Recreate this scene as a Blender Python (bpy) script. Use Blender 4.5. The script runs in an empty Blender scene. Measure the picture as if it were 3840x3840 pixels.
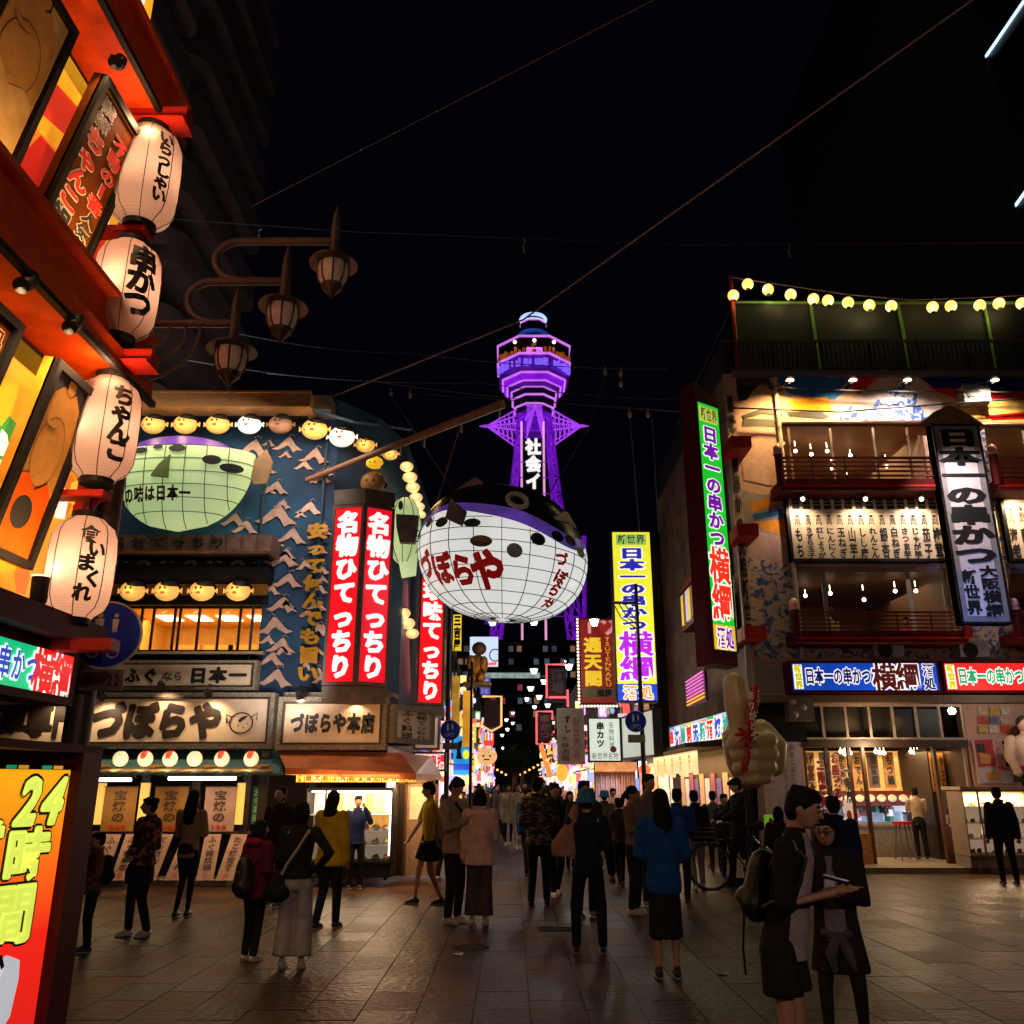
import bpy, bmesh, math, random
from mathutils import Vector, Matrix
random.seed(7)
R = math.radians
D = bpy.data
sc = bpy.context.scene
col = sc.collection

# ------------------------------------------------------------------ camera, world, exposure
F = 3250.0            # focal length in pixels of the 3840 px frame
PITCH = R(17.4)
H0 = 1.58
cam_d = D.cameras.new('camera'); cam = D.objects.new('camera', cam_d); col.objects.link(cam)
cam_d.sensor_width = 36; cam_d.sensor_fit = 'HORIZONTAL'; cam_d.lens = 36 * F / 3840.0
cam_d.clip_start = 0.05; cam_d.clip_end = 2000
cam.location = (0, 0, H0); cam.rotation_euler = (R(90) + PITCH, 0, 0)
sc.camera = cam
sc.view_settings.view_transform = 'Standard'; sc.view_settings.look = 'None'
sc.view_settings.exposure = 0; sc.view_settings.gamma = 1; sc.view_settings.use_curve_mapping = False
sc.cycles.use_denoising = True
sc.cycles.max_bounces = 7; sc.cycles.diffuse_bounces = 3; sc.cycles.glossy_bounces = 3
sc.cycles.sample_clamp_indirect = 4.0
sc.cycles.transparent_max_bounces = 8
w = D.worlds.new('World'); sc.world = w; w.use_nodes = True
nt = w.node_tree; bg = nt.nodes['Background']
sky = nt.nodes.new('ShaderNodeTexSky'); sky.sky_type = 'NISHITA'; sky.sun_disc = False
sky.sun_elevation = R(-8); sky.sun_rotation = R(200)
mx = nt.nodes.new('ShaderNodeMixRGB'); mx.blend_type = 'ADD'; mx.inputs[0].default_value = 1
mx.inputs[2].default_value = (0.012, 0.010, 0.028, 1)
nt.links.new(sky.outputs[0], mx.inputs[1]); nt.links.new(mx.outputs[0], bg.inputs[0])
bg.inputs[1].default_value = 0.07

cP, sP = math.cos(PITCH), math.sin(PITCH)
def ray(px, py):
    a = (px - 1920) / F; b = (1920 - py) / F
    return Vector((a, cP - b * sP, sP + b * cP))
def pt(px, py, Y):
    d = ray(px, py); s = Y / d.y
    return Vector((a0 := d.x * s, Y, H0 + d.z * s))
def ptx(px, py, X):
    d = ray(px, py); s = X / d.x
    return Vector((X, d.y * s, H0 + d.z * s))
def gp(px, py, z=0.0):
    d = ray(px, py); s = (z - H0) / d.z
    return Vector((d.x * s, d.y * s, z))
def px_size(n, p):     # metres that n photo pixels span at point p
    dep = p.y * cP + (p.z - H0) * sP
    return n * dep / F

# ------------------------------------------------------------------ materials
_m = {}
def mat(name, c, rough=0.6, metal=0.0, emit=0.0, ecol=None, var=0.25, scale=6.0, bump=0.0, spec=0.5, coat=0.0, bscale=None, world=False, c2=None):
    if name in _m: return _m[name]
    m = D.materials.new(name); m.use_nodes = True; n = m.node_tree.nodes; l = m.node_tree.links
    b = n['Principled BSDF']
    b.inputs['Base Color'].default_value = (*c, 1); b.inputs['Roughness'].default_value = rough
    b.inputs['Metallic'].default_value = metal; b.inputs['Specular IOR Level'].default_value = spec
    if coat: b.inputs['Coat Weight'].default_value = coat; b.inputs['Coat Roughness'].default_value = 0.15
    tc = n.new('ShaderNodeTexCoord'); nz = n.new('ShaderNodeTexNoise'); nz.inputs['Scale'].default_value = scale
    nz.inputs['Detail'].default_value = 6; nz.inputs['Roughness'].default_value = 0.65
    src = n.new('ShaderNodeNewGeometry').outputs['Position'] if world else tc.outputs['Object']
    l.new(src, nz.inputs['Vector'])
    if var > 0:
        mr = n.new('ShaderNodeMapRange'); mr.inputs[1].default_value = 0.3; mr.inputs[2].default_value = 0.7
        mr.inputs[3].default_value = 1 - var; mr.inputs[4].default_value = 1 + var * 0.6
        l.new(nz.outputs[0], mr.inputs[0])
        mu = n.new('ShaderNodeVectorMath'); mu.operation = 'SCALE'; mu.inputs[0].default_value = c if emit == 0 or ecol is None else ecol
        l.new(mr.outputs[0], mu.inputs['Scale'])
        if emit: l.new(mu.outputs[0], b.inputs['Emission Color'])
        if emit == 0 or ecol is None: l.new(mu.outputs[0], b.inputs['Base Color'])
        rr = n.new('ShaderNodeMapRange'); rr.inputs[3].default_value = max(0.02, rough - 0.12); rr.inputs[4].default_value = min(1, rough + 0.12)
        l.new(nz.outputs[0], rr.inputs[0]); l.new(rr.outputs[0], b.inputs['Roughness'])
    elif emit: b.inputs['Emission Color'].default_value = (*(ecol or c), 1)
    b.inputs['Emission Strength'].default_value = emit
    if bump > 0:
        bn = n.new('ShaderNodeTexNoise'); bn.inputs['Scale'].default_value = bscale or scale * 8; bn.inputs['Detail'].default_value = 5
        l.new(src, bn.inputs['Vector'])
        bp = n.new('ShaderNodeBump'); bp.inputs['Strength'].default_value = bump; bp.inputs['Distance'].default_value = 0.02
        l.new(bn.outputs[0], bp.inputs['Height']); l.new(bp.outputs[0], b.inputs['Normal'])
    _m[name] = m; return m
def glow(name, c, s=1.0, var=0.10, scale=3.0):       # backlit plastic, neon or lamp
    return mat(name, tuple(min(0.8, x) for x in c), 0.35, 0, s, c, var, scale)
def bitex(name, c1, c2, scale=5, thr=0.5, soft=0.03, rough=0.6, kind='noise', dist=1.0, emit=0, c3=None, thr2=0.6, stretch=(1, 1, 1)):
    if name in _m: return _m[name]
    m = D.materials.new(name); m.use_nodes = True; n = m.node_tree.nodes; l = m.node_tree.links; b = n['Principled BSDF']
    tc = n.new('ShaderNodeTexCoord'); mp = n.new('ShaderNodeMapping'); mp.inputs['Scale'].default_value = stretch
    l.new(tc.outputs['Object'], mp.inputs[0])
    if kind == 'voronoi':
        t = n.new('ShaderNodeTexVoronoi'); out = t.outputs['Distance']
    elif kind == 'wave':
        t = n.new('ShaderNodeTexWave'); t.inputs['Distortion'].default_value = dist; out = t.outputs[1]
    else:
        t = n.new('ShaderNodeTexNoise'); t.inputs['Distortion'].default_value = dist; t.inputs['Detail'].default_value = 4; out = t.outputs[0]
    t.inputs['Scale'].default_value = scale; l.new(mp.outputs[0], t.inputs['Vector'])
    r = n.new('ShaderNodeValToRGB'); e = r.color_ramp.elements
    e[0].position = thr - soft; e[0].color = (*c1, 1); e[1].position = thr + soft; e[1].color = (*c2, 1)
    if c3: k = e.new(thr2); k.color = (*c3, 1)
    l.new(out, r.inputs[0]); l.new(r.outputs[0], b.inputs['Base Color']); b.inputs['Roughness'].default_value = rough
    if emit: l.new(r.outputs[0], b.inputs['Emission Color']); b.inputs['Emission Strength'].default_value = emit
    _m[name] = m; return m
def glass_mat(name='window_glass', tint=(0.9, 0.95, 1.0), refl=0.08):
    if name in _m: return _m[name]
    m = D.materials.new(name); m.use_nodes = True; n = m.node_tree.nodes; l = m.node_tree.links
    n.remove(n['Principled BSDF']); o = n['Material Output']
    tr = n.new('ShaderNodeBsdfTransparent'); tr.inputs[0].default_value = (*tint, 1)
    gl = n.new('ShaderNodeBsdfGlossy'); gl.inputs['Roughness'].default_value = 0.03
    mix = n.new('ShaderNodeMixShader'); lw = n.new('ShaderNodeLayerWeight'); lw.inputs[0].default_value = 0.3
    ad = n.new('ShaderNodeMath'); ad.operation = 'MULTIPLY_ADD'; ad.inputs[1].default_value = 0.5; ad.inputs[2].default_value = refl
    l.new(lw.outputs['Fresnel'], ad.inputs[0]); l.new(ad.outputs[0], mix.inputs[0])
    l.new(tr.outputs[0], mix.inputs[1]); l.new(gl.outputs[0], mix.inputs[2]); l.new(mix.outputs[0], o.inputs[0])
    _m[name] = m; return m
def paper_mat(name, c, trans=0.85, emit=0.0):
    if name in _m: return _m[name]
    m = D.materials.new(name); m.use_nodes = True; n = m.node_tree.nodes; l = m.node_tree.links
    n.remove(n['Principled BSDF']); o = n['Material Output']
    tr = n.new('ShaderNodeBsdfTranslucent'); df = n.new('ShaderNodeBsdfDiffuse'); mix = n.new('ShaderNodeMixShader')
    tc = n.new('ShaderNodeTexCoord'); wv = n.new('ShaderNodeTexWave'); wv.bands_direction = 'Z'; wv.inputs['Scale'].default_value = 14
    wv.inputs['Distortion'].default_value = 0.6
    l.new(tc.outputs['Object'], wv.inputs['Vector'])
    mr = n.new('ShaderNodeMapRange'); mr.inputs[3].default_value = 0.86; mr.inputs[4].default_value = 1.0; l.new(wv.outputs[1], mr.inputs[0])
    mu = n.new('ShaderNodeVectorMath'); mu.operation = 'SCALE'; mu.inputs[0].default_value = c; l.new(mr.outputs[0], mu.inputs['Scale'])
    l.new(mu.outputs[0], tr.inputs[0]); l.new(mu.outputs[0], df.inputs[0]); mix.inputs[0].default_value = trans
    l.new(df.outputs[0], mix.inputs[1]); l.new(tr.outputs[0], mix.inputs[2])
    if emit:
        em = n.new('ShaderNodeEmission'); l.new(mu.outputs[0], em.inputs[0]); em.inputs[1].default_value = emit
        ad = n.new('ShaderNodeAddShader'); l.new(mix.outputs[0], ad.inputs[0]); l.new(em.outputs[0], ad.inputs[1]); l.new(ad.outputs[0], o.inputs[0])
    else: l.new(mix.outputs[0], o.inputs[0])
    _m[name] = m; return m

BLACK = mat('black_paint', (0.010, 0.009, 0.009), 0.55, spec=.15)
INK = mat('black_ink', (0.01, 0.01, 0.01), 0.6, var=0)
DARK = mat('dark_metal', (0.02, 0.018, 0.018), 0.45, 0.6)
WHITE = mat('white_paint', (0.75, 0.74, 0.72), 0.5, var=0.1)
REDP = mat('red_paint', (0.40, 0.016, 0.006), 0.5, var=0.3, bump=0.1, spec=.2)
DRED = mat('dark_red_paint', (0.09, 0.006, 0.006), 0.6, var=0.3, spec=.12)
WOOD = mat('brown_wood', (0.16, 0.075, 0.03), 0.55, var=0.45, scale=9)
DWOOD = mat('dark_wood', (0.03, 0.016, 0.01), 0.5, var=0.4, scale=8)
CREAM = mat('cream_board', (0.72, 0.56, 0.42), 0.6, var=0.12)
GREY = mat('grey_metal', (0.22, 0.21, 0.21), 0.45, 0.5)
CONC = mat('concrete', (0.17, 0.15, 0.15), 0.85, var=0.35, scale=3, bump=0.3)
STEEL = mat('pale_steel', (0.5, 0.47, 0.46), 0.4, 0.4)
G = glow
WG = G('white_glow', (1.0, 0.96, 0.92), 1.0)
PW = G('paper_white_glow', (1.0, 0.9, 0.72), 1.3)
YG = G('yellow_glow', (1.0, 0.62, 0.14), 1.0)
GLASS = glass_mat()

# ------------------------------------------------------------------ mesh helpers
def origin_of(p):
    while p is not None and p.parent is not None: p = p.parent
    return p.location.copy() if p is not None else Vector((0, 0, 0))
class MB:
    def __init__(s): s.v = []; s.f = []; s.m = []; s.mi = 0
    def mat(s, i): s.mi = i; return s
    def add(s, vs, fs):
        b = len(s.v); s.v += [Vector(x) for x in vs]; s.f += [tuple(i + b for i in f) for f in fs]; s.m += [s.mi] * len(fs); return s
    def box(s, x0, y0, z0, x1, y1, z1):
        if x0 > x1: x0, x1 = x1, x0
        if y0 > y1: y0, y1 = y1, y0
        if z0 > z1: z0, z1 = z1, z0
        return s.add([(x0, y0, z0), (x1, y0, z0), (x1, y1, z0), (x0, y1, z0), (x0, y0, z1), (x1, y0, z1), (x1, y1, z1), (x0, y1, z1)],
                     [(0, 3, 2, 1), (4, 5, 6, 7), (0, 1, 5, 4), (1, 2, 6, 5), (2, 3, 7, 6), (3, 0, 4, 7)])
    def hexa(s, a, b):      # a, b: two quads of points (bottom, top) in matching order
        return s.add(list(a) + list(b), [(0, 3, 2, 1), (4, 5, 6, 7), (0, 1, 5, 4), (1, 2, 6, 5), (2, 3, 7, 6), (3, 0, 4, 7)])
    def tube(s, pts, r, n=8, cap=True):
        pts = [Vector(p) for p in pts]
        rs = r if isinstance(r, (list, tuple)) else [r] * len(pts)
        b = len(s.v); prev = None
        for i, p in enumerate(pts):
            t = (pts[min(i + 1, len(pts) - 1)] - pts[max(i - 1, 0)])
            t = t.normalized() if t.length > 1e-9 else Vector((0, 0, 1))
            if prev is None: a = t.orthogonal().normalized()
            else:
                a = prev - t * prev.dot(t); a = a.normalized() if a.length > 1e-6 else t.orthogonal().normalized()
            prev = a; c = t.cross(a)
            for k in range(n):
                q = 2 * math.pi * k / n; s.v.append(p + (a * math.cos(q) + c * math.sin(q)) * rs[i])
        for i in range(len(pts) - 1):
            for k in range(n):
                k2 = (k + 1) % n; s.f.append((b + i * n + k, b + i * n + k2, b + (i + 1) * n + k2, b + (i + 1) * n + k)); s.m.append(s.mi)
        if cap:
            s.f.append(tuple(b + k for k in reversed(range(n)))); s.m.append(s.mi)
            e = b + (len(pts) - 1) * n; s.f.append(tuple(e + k for k in range(n))); s.m.append(s.mi)
        return s
    def caps(s, pts, rs, n=10):       # closed capsule chain with rounded ends
        pts = [Vector(p) for p in pts]; rs = rs if isinstance(rs, (list, tuple)) else [rs] * len(pts)
        d0 = (pts[0] - pts[1]).normalized(); d1 = (pts[-1] - pts[-2]).normalized()
        P = [pts[0] + d0 * rs[0] * .95, pts[0] + d0 * rs[0] * .6] + pts + [pts[-1] + d1 * rs[-1] * .6, pts[-1] + d1 * rs[-1] * .95]
        return s.tube(P, [rs[0] * .3, rs[0] * .8] + list(rs) + [rs[-1] * .8, rs[-1] * .3], n)
    def rings(s, rg, n=16, cap=True):   # rg: (centre, rx, ry) horizontal ellipses bottom to top
        b = len(s.v)
        for c, rx, ry in rg:
            c = Vector(c)
            for k in range(n):
                q = 2 * math.pi * k / n; s.v.append(c + Vector((math.cos(q) * rx, math.sin(q) * ry, 0)))
        for i in range(len(rg) - 1):
            for k in range(n):
                k2 = (k + 1) % n; s.f.append((b + i * n + k, b + i * n + k2, b + (i + 1) * n + k2, b + (i + 1) * n + k)); s.m.append(s.mi)
        if cap:
            s.f.append(tuple(b + k for k in reversed(range(n)))); s.m.append(s.mi)
            e = b + (len(rg) - 1) * n; s.f.append(tuple(e + k for k in range(n))); s.m.append(s.mi)
        return s
    def ball(s, c, r, n=12, m=8, top=1.0, bot=1.0, M=None):
        c = Vector(c); r = Vector(r) if hasattr(r, '__len__') else Vector((r, r, r)); b = len(s.v)
        T = (lambda v: c + (M @ v if M else v))
        for i in range(m + 1):
            th = math.pi * (i / m); z = math.cos(th); q0 = math.sin(th)
            z *= top if z > 0 else bot
            for k in range(n):
                q = 2 * math.pi * k / n
                s.v.append(T(Vector((math.cos(q) * q0 * r.x, math.sin(q) * q0 * r.y, z * r.z))))
        for i in range(m):
            for k in range(n):
                k2 = (k + 1) % n
                s.f.append((b + i * n + k, b + (i + 1) * n + k, b + (i + 1) * n + k2, b + i * n + k2)); s.m.append(s.mi)
        return s
    def prism(s, pts, off):            # closed polygon (3d points) pushed along off
        off = Vector(off); n = len(pts); pts = [Vector(p) for p in pts]
        s.add(pts + [p - off for p in pts], [tuple(range(n)), tuple(reversed(range(n, 2 * n)))] + [(i, i + n, (i + 1) % n + n, (i + 1) % n) for i in range(n)])
        return s
    def build(s, name, m, parent=None, smooth=False, raw=False):
        o0 = origin_of(parent) if not raw else Vector((0, 0, 0))
        me = D.meshes.new(name); me.from_pydata([v - o0 for v in s.v], [], s.f)
        for x in (m if isinstance(m, (list, tuple)) else [m]): me.materials.append(x)
        if s.m and max(s.m) > 0: me.polygons.foreach_set('material_index', s.m)
        me.update()
        if smooth:
            bm = bmesh.new(); bm.from_mesh(me); bmesh.ops.remove_doubles(bm, verts=bm.verts, dist=1e-5)
            for f in bm.faces: f.smooth = True
            if smooth != 'all':
                for e in bm.edges:
                    if len(e.link_faces) == 2 and e.calc_face_angle(0) > R(42): e.smooth = False
            bm.to_mesh(me); bm.free()
        o = D.objects.new(name, me); col.objects.link(o)
        if parent is not None: o.parent = parent
        return o
def tag(o, label=None, cat=None, group=None, kind=None):
    if label: o['label'] = label
    if cat: o['category'] = cat
    if group: o['group'] = group
    if kind: o['kind'] = kind
    return o
def thing(name, label, cat, loc, group=None, kind=None):
    o = D.objects.new(name, None); o.empty_display_size = 0.1; col.objects.link(o); o.location = Vector(loc)
    return tag(o, label, cat, group, kind)
def one(o, label, cat, group=None):     # a top-level thing that is one mesh: put its origin at its base
    me = o.data; vs = me.vertices
    xs = [v.co for v in vs]; c = Vector(((min(v.x for v in xs) + max(v.x for v in xs)) / 2, (min(v.y for v in xs) + max(v.y for v in xs)) / 2, min(v.z for v in xs)))
    me.transform(Matrix.Translation(-c)); o.location = o.location + c
    return tag(o, label, cat, group)
def copy_tree(o, parent=None, loc=None, label=None, rot=None, scale=None):
    c = o.copy(); col.objects.link(c); c.parent = parent
    if loc is not None: c.location = Vector(loc)
    if label: c['label'] = label
    if rot is not None: c.rotation_euler = rot
    if scale is not None: c.scale = (scale,) * 3
    for ch in list(o.children): copy_tree(ch, c)
    return c
def light(kind, loc, power, color, size=0.1, rot=None, to=None, spot=None, parent=None, size_y=None, name=None):
    l = D.lights.new(name or 'lamp_light', kind); l.energy = power; l.color = color
    if kind == 'AREA':
        l.size = size
        if size_y: l.shape = 'RECTANGLE'; l.size_y = size_y
    else: l.shadow_soft_size = size
    if kind == 'SPOT': l.spot_size = R(spot or 70); l.spot_blend = 0.7
    o = D.objects.new(l.name, l); col.objects.link(o); loc = Vector(loc)
    o.location = loc - (origin_of(parent) if parent else Vector((0, 0, 0)))
    if to is not None: o.rotation_euler = (Vector(to) - loc).to_track_quat('-Z', 'Y').to_euler()
    elif rot: o.rotation_euler = rot
    if parent: o.parent = parent
    return o

# ------------------------------------------------------------------ lettering
_g = {}
def glyph(ch, bold):
    k = (ch, round(bold, 3))
    if k in _g: return _g[k]
    b0 = min(bold, .018)
    c = D.curves.new('g', 'FONT'); c.body = ch; c.size = 1; c.offset = b0; c.resolution_u = 2; c.fill_mode = 'FRONT'
    o = D.objects.new('g', c); me = D.meshes.new_from_object(o)
    vs = [v.co.copy() for v in me.vertices]; fs = [tuple(p.vertices) for p in me.polygons]
    D.objects.remove(o); D.curves.remove(c); D.meshes.remove(me)
    if bold > b0 + .004:      # heavier strokes: shifted copies, each a hair in front of the last
        r = bold - b0; n = 6 if r < .03 else 10; A, B = list(vs), list(fs)
        for i in range(n):
            q = 2 * math.pi * i / n; b = len(vs); dv = Vector((r * math.cos(q), r * math.sin(q), .0003 * (i + 1)))
            vs += [v + dv for v in A]; fs += [tuple(j + b for j in f) for f in B]
    _g[k] = (vs, fs); return _g[k]
class Panel:
    """a rectangle in the world: O top left, U across, V down, N towards the viewer"""
    def __init__(s, O, U, V):
        s.O, s.U, s.V = Vector(O), Vector(U), Vector(V); s.w, s.h = s.U.length, s.V.length; s.N = s.V.cross(s.U).normalized()
        if s.N.dot(Vector((0, 0, H0)) - s.O) < 0: s.N = -s.N
    def P(s, u, v, d=0.0): return s.O + s.U * u + s.V * v + s.N * d
    def sub(s, u0, v0, u1, v1, d=0.0): return Panel(s.P(u0, v0, d), s.U * (u1 - u0), s.V * (v1 - v0))
    def boxm(s, mb, u0, v0, u1, v1, d0, d1):
        a = [s.P(u0, v1, d0), s.P(u1, v1, d0), s.P(u1, v1, d1), s.P(u0, v1, d1)]
        b = [s.P(u0, v0, d0), s.P(u1, v0, d0), s.P(u1, v0, d1), s.P(u0, v0, d1)]
        return mb.hexa(a, b)
    def box(s, name, u0, v0, u1, v1, d0, d1, m, parent=None):
        return s.boxm(MB(), u0, v0, u1, v1, d0, d1).build(name, m, parent)
    def base(s): return s.P(.5, 1)
    def frame(s, name, t, d0, d1, m, parent):      # t in metres
        mb = MB(); a, b = t / s.w, t / s.h
        s.boxm(mb, 0, 0, 1, b, d0, d1); s.boxm(mb, 0, 1 - b, 1, 1, d0, d1); s.boxm(mb, 0, b, a, 1 - b, d0, d1); s.boxm(mb, 1 - a, b, 1, 1 - b, d0, d1)
        return mb.build(name, m, parent)
    def poly(s, name, pts, m, parent, d=0.004, t=0.0):
        mb = MB(); P = [s.P(u, v, d) for u, v in pts]
        if t: mb.prism(P, s.N * t)
        else: mb.add(P, [tuple(range(len(P)))])
        return mb.build(name, m, parent)
    def polys(s, name, lst, mats, parent, d=0.004):
        mb = MB()
        for i, (pts, k) in enumerate(lst): mb.mat(k).add([s.P(u, v, d + 0.0015 * (i % 12)) for u, v in pts], [tuple(range(len(pts)))])
        return mb.build(name, mats, parent)
    def text(s, t, u0, v0, u1, v1, m, parent, vert=True, bold=0.02, d=0.012, outline=None, omat=None, fill=0.94, sx=1.0, name='lettering', slant=0.0, thick=0.0):
        n = len(t); aw, ah = (u1 - u0) * s.w, (v1 - v0) * s.h
        cw, ch_ = (aw, ah / n) if vert else (aw / n, ah)
        eu, ev = s.U.normalized(), s.V.normalized()
        objs = []
        for lay, (bd, mm, dd) in enumerate(([(outline, omat, d - 0.006)] if outline else []) + [(bold, m, d)]):
            mb = MB()
            for i, c in enumerate(t):
                if c in ' 　': continue
                vs, fs = glyph('|' if (vert and c == 'ー') else c, bd)
                if not fs: continue
                if ord(c) < 256:
                    xs = [v.x for v in vs]; ys = [v.y for v in vs]; gx, gy = (min(xs) + max(xs)) / 2, .36; w_, h_ = (.62 if not vert else .8), .9
                    if vert: w_, h_, gy = .75, .85, (min(ys) + max(ys)) / 2
                else: gx, gy, w_, h_ = 0.5, 0.38, 1.0, 1.0
                kx, ky = cw * fill / w_ * sx, ch_ * fill / h_
                cx = s.P(u0, v0) + eu * (cw * (0.5 if vert else i + .5)) + ev * (ch_ * ((i + .5) if vert else .5)) + s.N * dd
                P = [cx + eu * ((v.x - gx) * kx + (v.y - gy) * ky * slant) - ev * ((v.y - gy) * ky) + s.N * v.z for v in vs]
                mb.add(P, fs)
            if mb.f: objs.append(mb.build(name, mm, parent))
        return objs
def PF(x0, y0, x1, y1, Y):             # frontal panel from photo pixels at distance Y
    ym = (y0 + y1) / 2
    X0, X1 = pt(x0, ym, Y).x, pt(x1, ym, Y).x; Z1 = pt((x0 + x1) / 2, y0, Y).z; Z0 = pt((x0 + x1) / 2, y1, Y).z
    return Panel((X0, Y, Z1), (X1 - X0, 0, 0), (0, 0, Z0 - Z1))
def PO(xl, yl, Yl, xr, Yr, yb):        # oblique upright panel: left top pixel at Yl, right edge pixel at Yr, bottom-left pixel row
    a = pt(xl, yl, Yl); zb = pt(xl, yb, Yl).z
    # find right edge X at the same height as the top
    d = ray(xr, 0); 
    lo = None; dep = Yr * cP + (a.z - H0) * sP
    X = (xr - 1920) / F * dep
    return Panel(a, (X - a.x, Yr - Yl, 0), (0, 0, zb - a.z))
def PS(x0, y0, x1, yb, X):             # panel on the plane X = const, from pixel (x0,y0) to pixel column x1, bottom row yb at x0
    a = ptx(x0, y0, X); zb = pt(x0, yb, a.y).z
    dep = (X / ((x1 - 1920) / F)); Y1 = (dep - (a.z - H0) * sP) / cP
    return Panel(a, (0, Y1 - a.y, 0), (0, 0, zb - a.z))
def sign(name, label, cat, p, face, frame=None, ft=0.03, depth=0.12, boxm=None, group=None, fname='sign_face'):
    r = thing(name, label, cat, p.base() - p.N * depth / 2, group)
    p.box('sign_box', 0, 0, 1, 1, -depth, -0.004, boxm or DARK, r)
    p.box(fname, 0.0, 0.0, 1, 1, -0.004, 0, face, r) if frame is None else p.box(fname, ft / p.w * .9, ft / p.h * .9, 1 - ft / p.w * .9, 1 - ft / p.h * .9, -0.003, 0.002, face, r)
    if frame is not None: p.frame('sign_frame', ft, -0.003, 0.02, frame, r)
    return r
def wall_holes(p, holes, name, m, parent, t=0.25):
    us = sorted({0.0, 1.0, *[h[0] for h in holes], *[h[2] for h in holes]}); vs = sorted({0.0, 1.0, *[h[1] for h in holes], *[h[3] for h in holes]})
    mb = MB()
    for i in range(len(us) - 1):
        for j in range(len(vs) - 1):
            cu, cv = (us[i] + us[i + 1]) / 2, (vs[j] + vs[j + 1]) / 2
            if any(h[0] < cu < h[2] and h[1] < cv < h[3] for h in holes): continue
            mb.add([p.P(us[i], vs[j + 1]), p.P(us[i + 1], vs[j + 1]), p.P(us[i + 1], vs[j]), p.P(us[i], vs[j])], [(0, 1, 2, 3)])
    for a, b, c, d in holes:
        q = [(a, b), (c, b), (c, d), (a, d)]
        for k in range(4):
            (ua, va), (ub, vb) = q[k], q[(k + 1) % 4]
            mb.add([p.P(ua, va), p.P(ub, vb), p.P(ub, vb, -t), p.P(ua, va, -t)], [(0, 1, 2, 3)])
    return mb.build(name, m, parent)
# ------------------------------------------------------------------ ground and paving
gm = mat('joint_grout', (0.016, 0.011, 0.009), 0.8, var=0.3)
mb = MB(); mb.add([(-400, -60, -0.012), (400, -60, -0.012), (400, 700, -0.012), (-400, 700, -0.012)], [(0, 1, 2, 3)])
ground = mb.build('ground', gm, None); tag(ground, kind='structure')
tmats = [mat('tile_stone_%s' % k, c, r_, var=0.75, scale=.9, bump=0.9, bscale=16, spec=0.11, world=True) for k, c, r_ in
         (('brown', (0.062, 0.028, 0.012), .42), ('tan', (0.092, 0.044, 0.018), .46), ('mauve', (0.050, 0.024, 0.022), .38), ('dark', (0.018, 0.010, 0.010), .36))]
tiles = []
TW, TL = 0.41, 0.58
rowsY = 5.6; j = 0
tmes = []
for m_ in tmats:
    q = MB(); g_ = 0.0035
    q.box(g_, g_, -0.03, TW - g_, TL - g_, 0); q.f = q.f[1:]; q.m = q.m[1:]
    o = q.build('tile', m_, None, raw=True); me = o.data; D.objects.remove(o)
    tmes.append(me)
allt = []
for j in range(0, 58):
    for i in range(-26, 34):
        x = -0.28 + i * TW + (0.5 * TW if (i % 2 and False) else 0); y = 5.4 + j * TL + (TL * .5 if i % 2 else 0)
        if y > 14.9 and x < -3.1 and y < 15.5: continue
        dep = y * cP - H0 * sP
        if abs(x) > dep * 0.62 + .6: continue
        rr = random.random(); band = (math.sin(x * .9 + y * .35) + math.sin(y * .8 - x * .3)) * .5
        k = 2 if rr < .25 + .2 * band else 3 if rr < .36 + .2 * band else (0 if rr < .75 else 1)
        allt.append((x, y, k))
allt.sort(key=lambda t: t[0] ** 2 * .8 + t[1] ** 2)
vis = [t for t in allt if t[1] > 6.6][:300]; vs_ = set(vis)
for x, y, k in vis:
    o = D.objects.new('tile', tmes[k]); col.objects.link(o); o.parent = ground; o.location = (x, y, random.uniform(-.0015, .0015))
mb = MB()
for x, y, k in allt:
    if (x, y, k) in vs_: continue
    g_ = .005; mb.mat(k); z = random.uniform(-.002, .001); mb.add([(x + g_, y + g_, z), (x + TW - g_, y + g_, z), (x + TW - g_, y + TL - g_, z), (x + g_, y + TL - g_, z)], [(0, 1, 2, 3)])
o = mb.build('tile_paving', tmats, ground); tag(o, kind='stuff')
# manhole cover, drain, litter
a = gp(1765, 3553)
mb = MB(); mb.rings([((a.x, a.y, -0.01), .19, .19), ((a.x, a.y, 0.003), .19, .19)], 24)
one(mb.build('manhole_cover', mat('iron', (.006, .005, .005), .8, var=0, spec=.1), None), 'round dark manhole cover in the paving left of the centre line', 'manhole cover')
a = gp(2018, 3485); b = gp(2150, 3485); mb = MB()
mb.box(a.x, a.y - .14, -.01, b.x, a.y - .11, .008); mb.box(a.x, a.y + .11, -.01, b.x, a.y + .14, .008)
for k in range(13): x = a.x + (b.x - a.x) * (k + .5) / 13; mb.box(x - .012, a.y - .11, -.01, x + .012, a.y + .11, .005)
one(mb.build('drain_grate', mat('iron', (.006, .005, .005), .8, var=0, spec=.1), None), 'dark rectangular drain grate set into the street paving', 'drain')
for px, py in ((1715, 3582), (2710, 3656)):
    a = gp(px, py); mb = MB(); mb.prism([a + Vector((-.05, -.03, .02)), a + Vector((.05, -.04, .006)), a + Vector((.06, .03, .02)), a + Vector((-.03, .04, .008))], (0, 0, .004))
    one(mb.build('paper_scrap', WHITE, None), 'small white scrap of paper %s' % ('beside the manhole cover' if px < 2000 else 'on the tiles right of the black skirt'), 'litter')
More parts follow.
